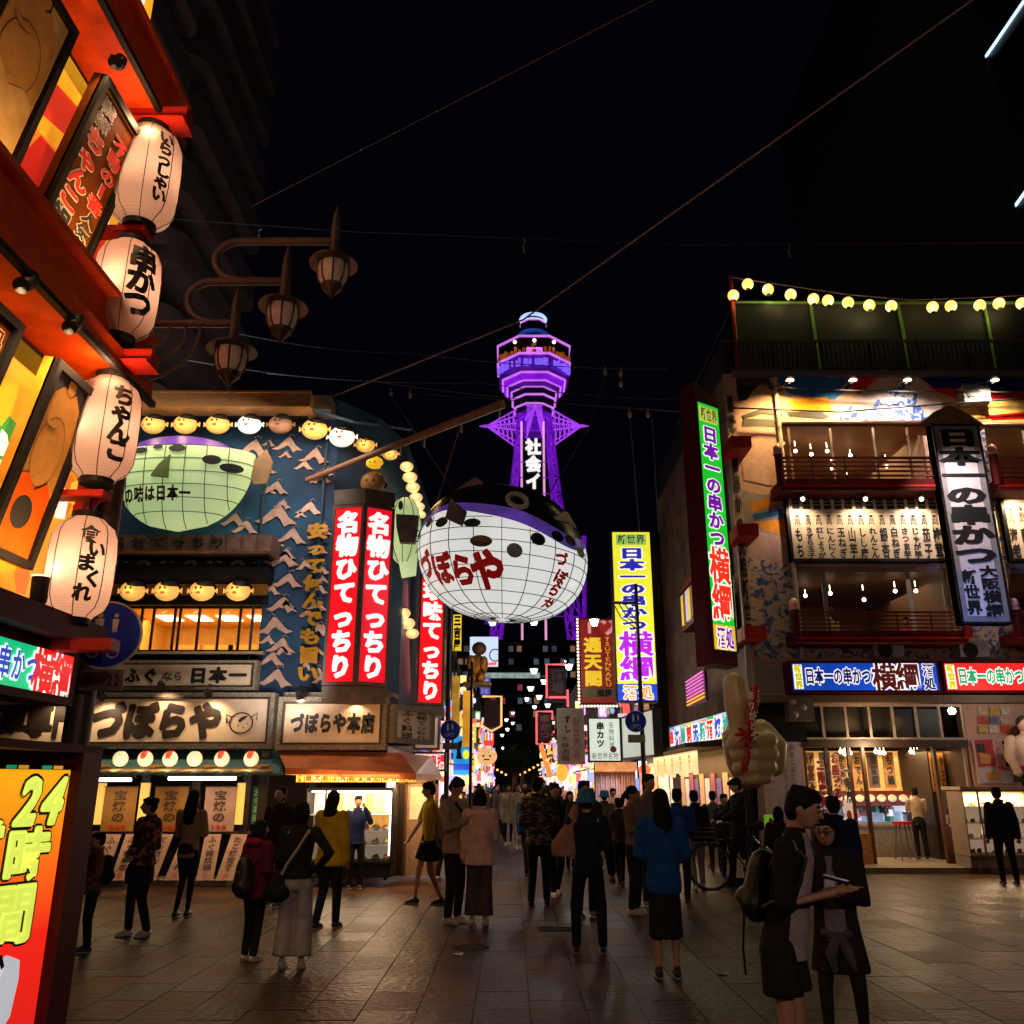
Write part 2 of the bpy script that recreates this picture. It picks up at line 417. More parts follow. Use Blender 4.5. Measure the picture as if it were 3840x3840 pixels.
# kerbs
mb = MB(); mb.box(-9, 15.2, -.02, -3.25, 30, .10)
o = mb.build('kerb', mat('kerb_stone', (0.22, 0.17, 0.13), .7, var=.3, bump=.2), None); tag(o, kind='structure')
mb = MB(); mb.box(5.0, 17.2, -.02, 14, 24, .10)
o = mb.build('kerb', mat('kerb_stone', (0.22, 0.17, 0.13), .7), None); tag(o, kind='structure')
# sky dome keeps on as the dark blue world

# ------------------------------------------------------------------ A: left corner restaurant (wall runs away from the viewer at X = -4.3)
WX = -4.3
rb = thing('corner_restaurant', 'orange beamed restaurant front at the left edge with huge lit picture boards', 'building', (WX - .5, 5, 0))
mb = MB(); mb.box(WX - 3, -1, 2.5, WX - .02, 8.0, 16); mb.box(WX - 3, -1, 0, WX - .02, .5, 2.5)
mb.build('wall', mat('dark_red_wall', (0.06, .01, .008), .6), rb)
OR = mat('orange_beam', (0.60, 0.060, 0.004), 0.5, var=0.3, bump=.08, spec=.15)
YB = mat('yellow_board', (0.85, 0.50, 0.05), 0.45, var=0.15)
def xbeam(z, y0=-.5, y1=8.1, h=.75, out=.62):
    mb = MB(); x0 = WX; mb.box(x0, y0, z, x0 + out - .12, y1, z + h * .78); mb.box(x0, y0, z - .05, x0 + out, y1, z + .04)
    mb.box(x0, y0, z + h * .78, x0 + out, y1, z + h * .86); mb.box(x0 + out - .06, y0, z + .04, x0 + out - .003, y1, z + .16)
    return mb.build('beam', OR, rb)
BZ = [5.35, 8.35, 11.3]
for z in BZ: xbeam(z)
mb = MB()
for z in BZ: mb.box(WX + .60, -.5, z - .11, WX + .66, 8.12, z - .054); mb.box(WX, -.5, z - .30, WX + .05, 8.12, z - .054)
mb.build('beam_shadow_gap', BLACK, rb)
# illustrated yellow wall panels between the beams (one for each bay, spotlight wash put into the emission)
for (za, zb) in ((3.05, 5.25), (6.0, 8.25), (9.1, 11.2)):
    for k in range(3):
        y0, y1 = 2.0 + k * 2.0, 4.0 + k * 2.0
        p = Panel((WX + .05, y0, zb), (0, 1.99, 0), (0, 0, za - zb))
        f_ = p.box('picture_panel', 0, 0, 1, 1, -.04, 0, G('yellow_emissive', (1, 0.40, 0.02), .85, .6, .9), rb)
        if zb < 6:
            lst = []
            for q in range(26):
                u, v = random.random(), random.uniform(.35, 1); s = random.uniform(.04, .1)
                lst.append(([(u + s * math.cos(t * 1.047) * random.uniform(.6, 1.1), v + s * 1.2 * math.sin(t * 1.047) * random.uniform(.6, 1.1)) for t in range(6)], random.choice([0, 0, 1, 2, 3])))
            p.polys('picture_print', lst, [G('pr_orange', (.9, .2, .02), .8), G('pr_white', (1, .85, .7), 1.1), G('pr_yel', (1, .6, .05), .9), G('pr_green', (.03, .4, .06), .5)], f_)
        else:
            lst = [([(0, .25), (1, .05), (1, .2), (0, .45)], 0), ([(.1, .5), (.55, .42), (.75, .7), (.4, .98), (.05, .9)], 1), ([(.55, .1), (.95, .0), (.9, .5), (.65, .75), (.5, .45)], 2), ([(.62, .8), (.8, .5), (.98, .62), (.98, .98), (.7, 1)], 0)]
            p.polys('picture_print', lst, [G('pr_red', (.7, .04, .015), .7), G('pr_orange', (.9, .2, .02), .8), G('pr_white', (1, .85, .7), 1.0)], f_)
            if k == 2:       # red fish drawing
                p.polys('fish_print', [([(.05, .75), (.2, .5), (.45, .48), (.62, .62), (.5, .8), (.25, .88)], 0), ([(.02, .95), (.18, .8), (.3, .9), (.12, 1)], 0), ([(.46, .58), (.5, .55), (.54, .58), (.5, .63)], 1), ([(.485, .58), (.5, .57), (.515, .585), (.5, .6)], 2)],
                        [G('pr_red2', (.55, .02, .01), .6), G('pr_white', (1, .85, .7), 1), INK], f_, .03)
# tilted picture boards
def tilt(xb, yb, xt, yt, xb2, yb2, xt2, yt2):
    B0 = ptx(xb, yb, WX + .12); T0 = pt(xt, yt, B0.y); B1 = ptx(xb2, yb2, WX + .12); T1 = pt(xt2, yt2, B1.y)
    zt, zb_ = (T0.z + T1.z) / 2, (B0.z + B1.z) / 2; xt_ = (T0.x + T1.x) / 2
    O = Vector((xt_, B0.y, zt)); return Panel(O, (0, B1.y - B0.y, 0), (B0.x - xt_, 0, zb_ - zt))
GOLD = mat('gold_trim', (.6, .3, .04), .4, .5)
BRN = mat('brown_board', (0.13, 0.030, 0.004), .7, var=.4, spec=.08)
SKIN_P = mat('painted_skin', (0.52, 0.25, 0.07), .7, var=.2, spec=.08)
p1 = tilt(110, 860, 390, 270, 280, 1080, 530, 525)
s = thing('menu_board', 'tall brown board tilted over the street with big red hot pot lettering', 'sign', p1.base())
p1.box('board', 0, 0, 1, 1, -.10, 0, BRN, s); p1.frame('frame', .07, -.02, .05, BLACK, s)
p1.box('gold_line', .12, .035, .88, .045, .0, .01, GOLD, s)
WHO = mat('white_outline', (.75, .7, .66), .5, var=0); RDI = mat('red_ink', (.6, .02, .01), .5, var=0)
p1.text('横綱', .12, .06, .44, .25, INK, s, outline=.055, omat=WHO)
p1.text('ちゃんこ', .10, .25, .52, .74, RDI, s, bold=.05, outline=.10, omat=WHO)
p1.text('鍋', .08, .73, .50, .93, INK, s, bold=.04, outline=.09, omat=WHO)
p1.text('不動の1番', .56, .14, .90, .62, RDI, s, bold=.035, outline=.06, omat=WHO)
p1.text('人気だぜ', .58, .62, .88, .97, INK, s, bold=.03, outline=.07, omat=WHO)
def ell(cu, cv, ru, rv, n=20, a0=0, a1=360): return [(cu + ru * math.cos(R(a0 + (a1 - a0) * k / (n if a1 - a0 < 360 else n))), cv + rv * math.sin(R(a0 + (a1 - a0) * k / n))) for k in range(n if a1 - a0 >= 360 else n + 1)]
def wrestler(p, par, style):
    NAVY = mat('board_navy', (.015, .018, .04), .5); 
    cl = [mat('apron_orange', (.70, .09, .006), .7, spec=.08), mat('apron_yellow', (.80, .33, .015), .7, spec=.08), INK, SKIN_P, NAVY, mat('skin_line', (.2, .06, .02), .5), mat('apron_white', (.60, .36, .13), .7, spec=.08)]
    L = []
    L.append(([(.03, .02), (.97, .02), (.97, .5), (.03, .5)], 4 if style else 6))
    L.append(([(.12, .62), (.14, .3), (.22, .14), (.36, .09), (.66, .09), (.82, .15), (.9, .3), (.9, .62), (.8, .72), (.2, .72)], 3))     # shoulders, arms
    L.append((ell(.5, .43, .30, .19), 5)); L.append((ell(.5, .43, .285, .18), 3))
    L.append(([(.38, .09), (.40, .03), (.46, .1)], 2)); L.append(([(.62, .09), (.60, .03), (.54, .12)], 2)); L.append((ell(.5, .07, .09, .045), 3))
    L.append((ell(.47, .545, .012, .008, 8), 5))
    L.append((ell(.36, .29, .13, .03, 12, 0, 180) + ell(.36, .285, .13, .022, 12, 180, 0)[:0], 5)); L.append((ell(.36, .283, .13, .027, 12, 0, 180), 3))
    if style:
        L.append(([(.08, .60), (.3, .57), (.5, .635), (.72, .57), (.84, .62), (.88, .98), (.04, .98)], 0))
        L.append((ell(.42, .76, .20, .085), 2)); L.append((ell(.42, .76, .09, .04), 0))
        L.append(([(.05, .87), (.9, .87), (.9, .98), (.05, .98)], 1)); L.append(([(.05, .885), (.9, .885), (.9, .893), (.05, .893)], 0))
        L.append((ell(.77, .72, .09, .03), 3))
    else:
        L.append(([(.1, .57), (.3, .54), (.5, .6), (.7, .54), (.88, .57), (.88, .97), (.1, .97)], 6))
        for a in range(5):
            for b in range(4):
                if (a + b) % 2 == 0: L.append(([(.1 + a * .155, .59 + b * .05), (.255 + a * .155, .59 + b * .05), (.255 + a * .155, .64 + b * .05), (.1 + a * .155, .64 + b * .05)], 2))
        L.append(([(.1, .8), (.88, .8), (.88, .82), (.1, .82)], 2)); L.append(([(.1, .85), (.88, .85), (.88, .86), (.1, .86)], 2)); L.append(([(.1, .88), (.88, .88), (.88, .97), (.1, .97)], 1))
    return p.polys('figure_print', L, cl, par, .006)
p2 = tilt(-70, 2010, 190, 1325, 95, 2180, 372, 1490)
s = thing('picture_board', 'tilted lit board of a broad wrestler in an orange apron with a black ring', 'sign', p2.base())
p2.box('board', 0, 0, 1, 1, -.10, 0, mat('amber_board', (.8, .35, .03), .45), s); p2.frame('frame', .07, -.02, .05, BLACK, s); wrestler(p2, s, 1)
p3 = tilt(-230, 420, 60, -230, 20, 690, 300, 130)
s = thing('picture_board', 'tilted board of a broad wrestler in a checked black and white apron', 'sign', p3.base())
p3.box('board', 0, 0, 1, 1, -.10, 0, mat('amber_board', (.8, .35, .03), .45), s); p3.frame('frame', .07, -.02, .05, BLACK, s); wrestler(p3, s, 0)
p4 = tilt(-330, 1650, -70, 1040, -180, 1830, 85, 1265)
s = thing('menu_board', 'dark brown tilted board cut off by the left edge of the picture', 'sign', p4.base())
p4.box('board', 0, 0, 1, 1, -.10, 0, BRN, s); p4.frame('frame', .07, -.02, .05, BLACK, s); p4.text('鍋物', .2, .1, .8, .5, BRN, s, outline=.06, omat=WHO)
# spotlights on the beams
def spot(px, py, tx, label, aim=None, pw=30):
    a = ptx(px, py, tx)
    s = thing('spotlight', label, 'spotlight', a, 'black spotlights on the orange beams')
    mb = MB(); mb.tube([a + Vector((0, .03, .09)), a + Vector((0, 0, 0)), a + Vector((.03, -.12, -.10))], [.055, .06, .062], 12); mb.build('lamp_housing', BLACK, s, True)
    mb = MB(); mb.tube([a + Vector((-.0, 0, .0)), a + Vector((-.02, .06, .14)), a + Vector((-.12, .06, .16))], .014, 6); mb.build('bracket', BLACK, s)
    if aim is not None:
        e = a + Vector((.035, -.14, -.12)); light('SPOT', e, pw, (1, .62, .28), .03, to=aim, spot=85, parent=s)
    return s
spot(445, 240, WX + .62, 'black spotlight clamped on the highest orange beam', p1.P(.6, .75), 40)
spot(105, 1060, WX + .62, 'black spotlight on the lower orange beam, nearest the left edge', p2.P(.4, .9), 90)
spot(280, 1215, WX + .62, 'black spotlight on the lower orange beam below the hot pot board', p2.P(.7, .5), 70)
for q, (px, py, tx) in enumerate(((30, 720, WX + .3), (350, 1150, WX + .35), (150, 2210, WX + .3))):
    a = ptx(px, py, tx); s = thing('spotlight', ['black cylinder spotlight with white rim at the left edge', 'black cylinder spotlight beside the second lantern', 'black cylinder spotlight above the green lit sign'][q], 'spotlight', a, 'upward cylinder spotlights')
    mb = MB(); mb.tube([a + Vector((0, 0, -.14)), a + Vector((0, 0, -.10)), a + Vector((0, 0, .10))], [.05, .07, .08], 12); mb.build('lamp_housing', BLACK, s, True)
    mb = MB(); mb.tube([a + Vector((0, 0, .101)), a + Vector((0, 0, .115))], .085, 14); mb.build('rim', G('rim_glow', (1, .8, .6), 1.2), s)
    mb = MB(); mb.tube([a + Vector((0, 0, -.13)), a + Vector((-.3, 0, -.2))], .015, 6); mb.build('bracket', BLACK, s)
light('SPOT', p3.P(.75, 1.0, .6), 24, (1, .6, .25), .05, to=p3.P(.6, .65), spot=110, parent=rb)
light('SPOT', p1.P(.75, 1.0, .5), 75, (1, .58, .20), .05, to=p1.P(.7, .72), spot=100, parent=rb)
light('SPOT', p2.P(.5, 1.0, .55), 55, (1, .6, .22), .05, to=p2.P(.5, .75), spot=110, parent=rb)
for z in BZ[:2]:
    for y in (4.2, 6.9):      # lamps under the beam above wash the beam below
        light('SPOT', (WX + .75, y, z + 1.9), 24, (1, .52, .2), .06, to=(WX + .2, y, z + .3), spot=90, parent=rb)
# paper lanterns in a column, held by red arms
PAPER = paper_mat('lantern_paper', (.60, .43, .34), .8)
lan_txt = ['いらっしゃい', '串かつ', 'ちゃんこ', '食いまくれ']
def big_lantern(px, y0, y1, k, Y=7.45):
    c = pt(px, (y0 + y1) / 2, Y); ztop = pt(px, y0, Y).z; zbot = pt(px, y1, Y).z
    r = px_size(118, c)
    s = thing('paper_lantern', ['topmost white paper lantern on the restaurant corner', 'second white paper lantern from the top beside the hot pot board', 'third white paper lantern from the top beside the orange apron board', 'lowest white paper lantern hanging above the round blue road sign'][k],
              'lantern', (c.x, c.y, zbot), 'big paper lanterns hanging in a column')
    prof = [(0, .52), (.03, .60), (.09, .84), (.18, .96), (.35, 1), (.65, 1), (.82, .96), (.91, .84), (.97, .60), (1, .52)]
    mb = MB(); mb.rings([((c.x, c.y, zbot + (ztop - zbot) * t), r * q, r * q) for t, q in prof], 28, cap=False)
    sh = mb.build('lantern_shade', PAPER, s, 'all')
    mb = MB()
    for t in range(8):
        q = 2 * math.pi * (t + .5) / 8
        mb.tube([(c.x + r * 1.004 * b_ * math.cos(q), c.y + r * 1.004 * b_ * math.sin(q), zbot + (ztop - zbot) * a_) for a_, b_ in prof], .0045, 4)
    mb.build('rib', INK, s)
    for (za, zb_, rr) in ((zbot - .05, zbot + .01, .5), (ztop - .01, ztop + .06, .5)):
        mb = MB(); mb.tube([(c.x, c.y, za), (c.x, c.y, zb_)], r * rr, 20); mb.build('rim', BLACK, s)
    mb = MB(); mb.tube([(c.x, c.y, zbot + .02), (c.x, c.y, ztop + .2)], .008, 6); mb.build('cord', BLACK, s)
    # brush lettering wrapped on the right side
    t = lan_txt[k]; n = len(t); mb = MB(); a0 = R(-38 if k < 3 else -50)
    for i, ch in enumerate(t):
        vs, fs = glyph(ch, .055); cz = zbot + (ztop - zbot) * (.86 - .72 * (i + .5) / n); sz = min((ztop - zbot) * .72 / n * 1.25, r * 1.15)
        ang = a0 + (R(9) if i % 2 else R(-5)) * (k == 3)
        P = []
        for v in vs:
            q = ang + (v.x - .5) * sz / r; zz = cz + (v.y - .38) * sz; tt = (zz - zbot) / (ztop - zbot)
            rr = r
            for (ta, ra), (tb, rb_) in zip(prof, prof[1:]):
                if ta <= tt <= tb: rr = r * (ra + (rb_ - ra) * (tt - ta) / (tb - ta))
            P.append((c.x + (rr * 1.012) * math.cos(q), c.y + rr * 1.012 * math.sin(q), zz))
        mb.add(P, fs)
    mb.build('lettering', INK, s)
    mb = MB(); bc = Vector((c.x - r * .3, c.y - r * .55, zbot + (ztop - zbot) * .42)); mb.ball(bc, .035, 10, 6); mb.build('bulb', G('bulb_glow', (1, .8, .55), 6, 0), s, True)
    light('POINT', (c.x, c.y - r * .1, (zbot + ztop) / 2), 10, (1, .62, .42), r * .25, parent=s); light('POINT', bc + Vector((0, -.04, 0)), 1.6, (1, .7, .45), .03, parent=s)
    return c, r, zbot, ztop
LN = [(548, 500, 845, 0), (470, 925, 1265, 1), (392, 1430, 1800, 2), (302, 1950, 2320, 3)]
for px, y0, y1, k in LN: big_lantern(px, y0, y1, k)
for q, (xa, xb, yy, th) in enumerate(((490, 712, 447, 58), (392, 556, 872, 22), (300, 582, 1348, 52), (228, 402, 1858, 24), (335, 432, 2420, 44))):
    a = pt(xa, yy, 7.45); b = pt(xb, yy, 7.45); t = px_size(th, b)
    mb = MB(); mb.box(min(a.x, WX + .1), 7.36, a.z - t / 2, b.x, 7.54, a.z + t / 2)
    if q in (0, 2): mb.box(a.x, 7.30, a.z - t / 2 - .02, b.x - .01, 7.60, a.z - t / 2)
    one(mb.build('lantern_arm', REDP, None), ['wide red bracket arm above the topmost paper lantern', 'thin red arm under the topmost paper lantern', 'wide red bracket arm above the third paper lantern', 'thin red arm under the third paper lantern', 'short red arm in front of the round blue sign'][q], 'bracket', 'red arms holding the lanterns')
    if q in (1, 3):
        mb = MB(); mb.tube([(a.x + .05, 7.5, a.z - .45), (b.x - .1, 7.5, a.z)], .035, 6); mb.build('brace', REDP, rb)
light('POINT', pt(560, 470, 7.1), 22, (1, .5, .25), .05, parent=rb); light('POINT', pt(420, 1385, 7.1), 22, (1, .5, .25), .05, parent=rb)
mb = MB(); mb.box(WX, 8.0, 2.6, WX + .14, 8.12, 5.3); mb.build('corner_strip', REDP, rb)
# green lit sign low on the wall
p = PS(-330, 2222, 292, 2500, WX + .35); p = Panel(p.O, p.U, Vector((0, 0, -(px_size(235, p.P(.9, .5))))))
a = ptx(292, 2440, WX + .35); b = ptx(268, 2650, WX + .35); 
p = Panel((WX + .35, a.y - 2.1, a.z), (0, 2.1, 0), (0, 0, b.z - a.z))
s = sign('lit_sign', 'green lit shop sign with blue and red lettering under the lowest lantern', 'sign', p, G('sign_green', (.0, .62, .25), .85), DRED, .07, .3, DRED)
p.text('日本一の串かつ', .02, .22, .70, .78, G('ink_blue', (.02, .08, .65), .7), s, vert=False, bold=.03, outline=.09, omat=WG)
p.text('横綱', .66, .08, .97, .92, G('ink_red', (.80, .005, .005), .9), s, vert=False, bold=.035, outline=.085, omat=WG, fill=1.08)
p.box('orange_corner', .93, .06, .975, .3, .002, .004, G('sign_orange', (.9, .2, .02), .8), s)
mb = MB(); mb.box(WX - .3, a.y - 2.4, a.z + .02, WX + .55, a.y + .12, a.z + .22); mb.build('canopy', DRED, rb)

# ------------------------------------------------------------------ standing 24 hour sign
Ys = 4.9
ptl = pt(-420, 2855, Ys - .9); ptr = pt(272, 2888, Ys)
p = Panel((ptl.x, ptl.y, ptr.z), (ptr.x - ptl.x, Ys - ptl.y, 0), (0, 0, -ptr.z + .28))
s = thing('standing_sign', 'glowing orange standing sign of a shop open all day, framed in dark red', 'sign', (p.P(.5, 1).x, p.P(.5, 1).y, 0))
p.box('sign_box', 0, 0, 1, 1, -.3, -.004, DRED, s)
m_ = D.materials.new('orange_red_face'); m_.use_nodes = True; nn = m_.node_tree.nodes; ll = m_.node_tree.links; b_ = nn['Principled BSDF']
tc = nn.new('ShaderNodeTexCoord'); sx = nn.new('ShaderNodeSeparateXYZ'); ll.new(tc.outputs['Generated'], sx.inputs[0]); rp = nn.new('ShaderNodeValToRGB'); ll.new(sx.outputs[2], rp.inputs[0])
e = rp.color_ramp.elements; e[0].position = .1; e[0].color = (.75, .015, .01, 1); e[1].position = .98; e[1].color = (1, .42, .01, 1); k = e.new(.42); k.color = (.85, .02, .01, 1); k = e.new(.66); k.color = (1, .15, .01, 1)
ll.new(rp.outputs[0], b_.inputs['Base Color']); ll.new(rp.outputs[0], b_.inputs['Emission Color']); b_.inputs['Emission Strength'].default_value = .95
p.box('sign_face', 0, 0, 1, 1, -.003, 0, m_, s)
LIME = G('ink_lime', (.78, .92, .12), 1.0, .25, 1.5)
W0 = 1 - 272 / 692.0
def U_(x): return (x + 420) / 692.0
p.text('24', U_(52), .01, U_(252), .21, LIME, s, vert=False, bold=.06, outline=.11, omat=INK, slant=.2, fill=1.0)
p.text('時', U_(35), .205, U_(215), .40, LIME, s, bold=.055, outline=.10, omat=INK, fill=1.0); p.text('間', U_(8), .395, U_(190), .60, LIME, s, bold=.055, outline=.10, omat=INK, fill=1.0)
p.text('営業中', U_(-175), .17, U_(30), .62, LIME, s, bold=.055, outline=.10, omat=INK)
L = []
WB, BL, SK = 0, 1, 2
q_ = lambda x, v: (U_(x), v)
L.append(([q_(-60, .62), q_(10, .64), q_(60, .66), q_(110, .635), q_(165, .66), q_(172, .72), q_(160, .84), q_(120, .90), q_(20, .90), q_(-60, .9)], 3))
L.append(([q_(45, .68), q_(60, .65), q_(100, .65), q_(104, .69), q_(90, .72), q_(60, .73)], 0)); L.append(([q_(44, .67), q_(56, .635), q_(90, .63), q_(106, .67), q_(96, .68), q_(86, .66), q_(60, .665)], 1))
L.append(([q_(38, .80), q_(80, .74), q_(90, .76), q_(48, .82)], 4))
L.append(([q_(-60, .90), q_(0, .885), q_(60, .91), q_(140, .88), q_(150, .93), q_(60, .955), q_(-60, .94)], 5))
L.append(([q_(0, .965), q_(40, .94), q_(110, .95), q_(120, .99), q_(30, 1), q_(0, 1)], 6))
for a_ in range(9): L.append(([q_(10 + a_ * 16, .90 - abs(a_ - 4) * .004), q_(20 + a_ * 16, .905 - abs(a_ - 4) * .004), q_(15 + a_ * 16, .925 - abs(a_ - 4) * .004)], 6))
p.polys('figure_print', L, [G('pr_pale', (.7, .72, .75), .8), INK, INK, G('pr_pale2', (.55, .58, .62), .8), G('pr_fan', (.7, .35, .03), .8), G('pr_rust', (.6, .1, .03), .7), G('pr_blue2', (.1, .25, .6), .8)], s, .004)
p.text('酒処', U_(-10), .93, U_(90), 1.0, INK, s, vert=False, outline=.08, omat=G('pr_pale', (.7, .72, .75), .8), d=.03)
# frame posts and header
post = MB(); e0 = p.P(1, 0); 
post.box(e0.x, e0.y - .02, 0, e0.x + .06, e0.y + .20, e0.z + .09); post.build('side_frame', mat('maroon_gloss', (.10, .004, .004), .5, spec=.2), s)
q2 = Panel(p.P(0, 0) + Vector((0, 0, .09)), p.U, (0, 0, -.09)); q2.box('header', 0, 0, 1.01, 1, -.3, .03, DRED, s)
for k in range(9):
    q2.box('colour_strip', .36 + k * .07, .78, .36 + k * .07 + .055, .97, .031, .036, [G('st_g', (.02, .5, .2), .5), G('st_o', (.9, .45, .04), .6), DARK][k % 3], s)
mb = MB(); mb.box(ptl.x, ptl.y - .05, e0.z + .09, e0.x + .06, e0.y + .20, e0.z + .13)
mb.build('top_cap', DRED, s)
mb = MB(); mb.box(p.O.x, p.O.y, 0, e0.x + .1, e0.y + .35, .28); mb.build('plinth', BLACK, s)
# ------------------------------------------------------------------ ornate lamp post with three hanging lanterns
BRZ = mat('bronze_paint', (0.085, 0.055, 0.045), .5, .3, var=.3)
LY = 8.6
def L_(x, y): return pt(x, y, LY)
base = gp(330, 3000); bp_ = L_(455, 1600)
s = thing('lamp_post', 'brown street lamp post with three curled arms and hanging lanterns', 'street lamp', (bp_.x, LY, 0))
mb = MB(); mb.tube([(bp_.x, LY, 0), (bp_.x, LY, .6), (bp_.x, LY, 4), (bp_.x, LY, L_(490, 1180).z)], [.16, .13, .12, .11], 14); mb.build('pole', BRZ, s, True)
mb = MB(); mb.ball((bp_.x, LY, L_(490, 1180).z + .05), .13, 12, 8); mb.build('cap', BRZ, s, True)
def arc(cx, cy, rx, ry, a0, a1, n=12): return [L_(cx + rx * math.cos(R(a0 + (a1 - a0) * k / n)), cy - ry * math.sin(R(a0 + (a1 - a0) * k / n))) for k in range(n + 1)]
ar = .048
mb = MB(); mb.tube([L_(485, 1213), L_(870, 1213)], ar, 10); mb.build('arm', BRZ, s, True)
mb = MB(); mb.tube([L_(860, 1213), L_(800, 1213)] + arc(800, 1133, 98, 78, 270, 90) + [L_(860, 1055), L_(1070, 1055)], ar, 10); mb.build('arm', BRZ, s, True)
mb = MB(); mb.tube([L_(980, 1053), L_(905, 1053)] + arc(905, 979, 98, 74, 270, 90) + [L_(1000, 905), L_(1255, 905)], ar, 10); mb.build('arm', BRZ, s, True)
for (x_, y_) in ((640, 100), (700, 150), (750, 205)):
    mb = MB(); mb.tube([L_(x_, 1225)] + [L_(485 + (x_ - 485) * math.cos(R(t)), 1225 + (y_ + 0) * math.sin(R(t))) for t in range(8, 90, 9)] + [L_(485, 1225 + y_)], .022, 8); mb.build('brace', BRZ, s, True)
GLZ = mat('frosted_glass', (.62, .48, .44), .3, var=.25, scale=25, bump=.3)
for (x0, y0, y1, hx, hy) in ((888, 1075, 1270, 873, 1305), (1077, 917, 1115, 1065, 1145), (1260, 770, 960, 1253, 985)):
    a, b = L_(x0, y0), L_(hx, hy - 25); X = b.x
    pd = D.objects.new('pendant', None); col.objects.link(pd); pd.parent = s
    mb = MB(); mb.tube([(X, LY, b.z - .03), (X, LY, a.z - .28), (X, LY, a.z - .2), (X, LY, a.z)], [.058, .055, .05, .004], 10); mb.build('stem', BRZ, pd, True)
    mb = MB(); mb.tube([(X, LY, b.z), (X, LY, b.z - .04), (X, LY, b.z - .10), (X, LY, b.z - .12)], [.07, .18, .275, .275], 24); mb.tube([(X, LY, b.z - .05), (X, LY, b.z - .02)], .1, 12); mb.build('hat', mat('bronze_dark', (.05, .027, .017), .45, .3), pd, True)
    z1 = b.z - .12; prof = [(z1, .165), (z1 - .08, .175), (z1 - .2, .155), (z1 - .27, .115)]
    mb = MB(); mb.tube([(X, LY, z) for z, r in prof], [r for z, r in prof], 24); mb.build('lantern_glass', GLZ, pd, True)
    mb = MB()
    for k in range(8):
        q = 2 * math.pi * k / 8 + .2; mb.tube([(X + r * 1.02 * math.cos(q), LY + r * 1.02 * math.sin(q), z) for z, r in prof], .011, 6)
    mb.build('glazing_bar', mat('bronze_dark', (.05, .027, .017), .45, .3), pd)
    mb = MB(); mb.tube([(X, LY, z1 - .265), (X, LY, z1 - .30), (X, LY, z1 - .36), (X, LY, z1 - .41), (X, LY, z1 - .45)], [.125, .115, .06, .02, .004], 16); mb.build('finial', mat('bronze_dark', (.05, .027, .017), .45, .3), pd, True)
# round blue path signs
SIGNB = mat('sign_blue', (.010, .035, .42), .5, var=.15, spec=.1); PLW = mat('sign_white', (.6, .55, .55), .5)
def people_icon(p, par, m, cx, s_):
    L = []
    for dx, k in ((-.09, 1.0), (.085, .72)):
        L.append((ell(cx + dx * s_, .22, .032 * k * s_, .034 * k * s_, 12), 0))
        L.append(([(cx + (dx - .05 * k) * s_, .27), (cx + (dx + .05 * k) * s_, .27), (cx + (dx + .04 * k) * s_, .27 + .14 * k), (cx + (dx + .035 * k) * s_, .27 + .27 * k), (cx + dx * s_ + .006, .27 + .27 * k), (cx + dx * s_, .27 + .16 * k), (cx + dx * s_ - .006, .27 + .27 * k), (cx + (dx - .035 * k) * s_, .27 + .27 * k), (cx + (dx - .04 * k) * s_, .27 + .14 * k)], 0))
    p.polys('pedestrian_mark', L, [m], par, .012)
def round_sign(label, cx, cy, r_, Y, rot=0.0, loc_pole=None, plate=None):
    c = pt(cx, cy, Y); r = px_size(r_, c)
    s = thing('round_sign', label, 'road sign', (c.x, c.y, c.z - r), 'round blue walking and cycling signs')
    U = Vector((math.cos(rot), math.sin(rot), 0)); p = Panel(c - U * r + Vector((0, 0, r)), U * 2 * r, (0, 0, -2 * r))
    p.poly('sign_plate', ell(.5, .5, .5, .5, 40), PLW, s, -.01, .012)
    p.poly('sign_disc', ell(.5, .5, .47, .47, 40), SIGNB, s, .006)
    people_icon(p, s, PLW, .5, 1.3)
    mb = MB()
    for u in (.34, .62):
        pp = [p.P(u + .085 * math.cos(R(t)), .75 + .085 * math.sin(R(t)), .014) for t in range(0, 361, 20)]; mb.tube(pp, r * .02, 5)
    for a_, b_ in (((.34, .75), (.42, .64)), ((.42, .64), (.57, .64)), ((.42, .64), (.48, .76)), ((.48, .76), (.57, .64)), ((.57, .6), (.62, .75)), ((.34, .75), (.48, .76))): mb.tube([p.P(*a_, .014), p.P(*b_, .014)], r * .018, 5)
    mb.build('bicycle_mark', PLW, s)
    mb = MB(); mb.tube([c + Vector((0, .06, -.1)), c + Vector((0, .06, .1))], .05, 8); mb.build('clamp', DARK, s)
    if plate:
        x0, y0, x1, y1, t = plate; q = PF(x0, y0, x1, y1, Y - .02)
        q.box('hours_plate', 0, 0, 1, 1, -.01, 0, mat('plate_grey', (.16, .13, .13), .5), s)
        if t: q.text(t, .1, .15, .95, .85, INK, s, vert=False, bold=.03)
    return s
round_sign('large round blue walking and cycling sign with a hours plate beside the lowest lantern', 400, 2380, 128, LY - .2, .12, None, (298, 2510, 462, 2590, '9  22'))
round_sign('small round blue sign on the pole left of the street mouth', 1688, 2738, 38, 21.0, 0, None, (1660, 2785, 1720, 2810, ''))
round_sign('small round blue sign on the pole under the yellow banner sign', 2384, 2705, 40, 20.0, 0, None, (2355, 2755, 2420, 2785, ''))
def pole(x0, ytop, x1, Y, label, r=.07, cat='pole', m=None):
    a = pt(x0, ytop, Y); mb = MB(); mb.tube([(a.x, Y, 0), (a.x, Y, a.z)], [r, r * .7], 10)
    return one(mb.build('sign_pole', m or DARK, None, True), label, cat)
pole(1690, 2200, 0, 21.1, 'dark slim pole carrying the small blue sign left of the street', .065, m=mat('pole_brown', (.05, .03, .035), .4, .3))
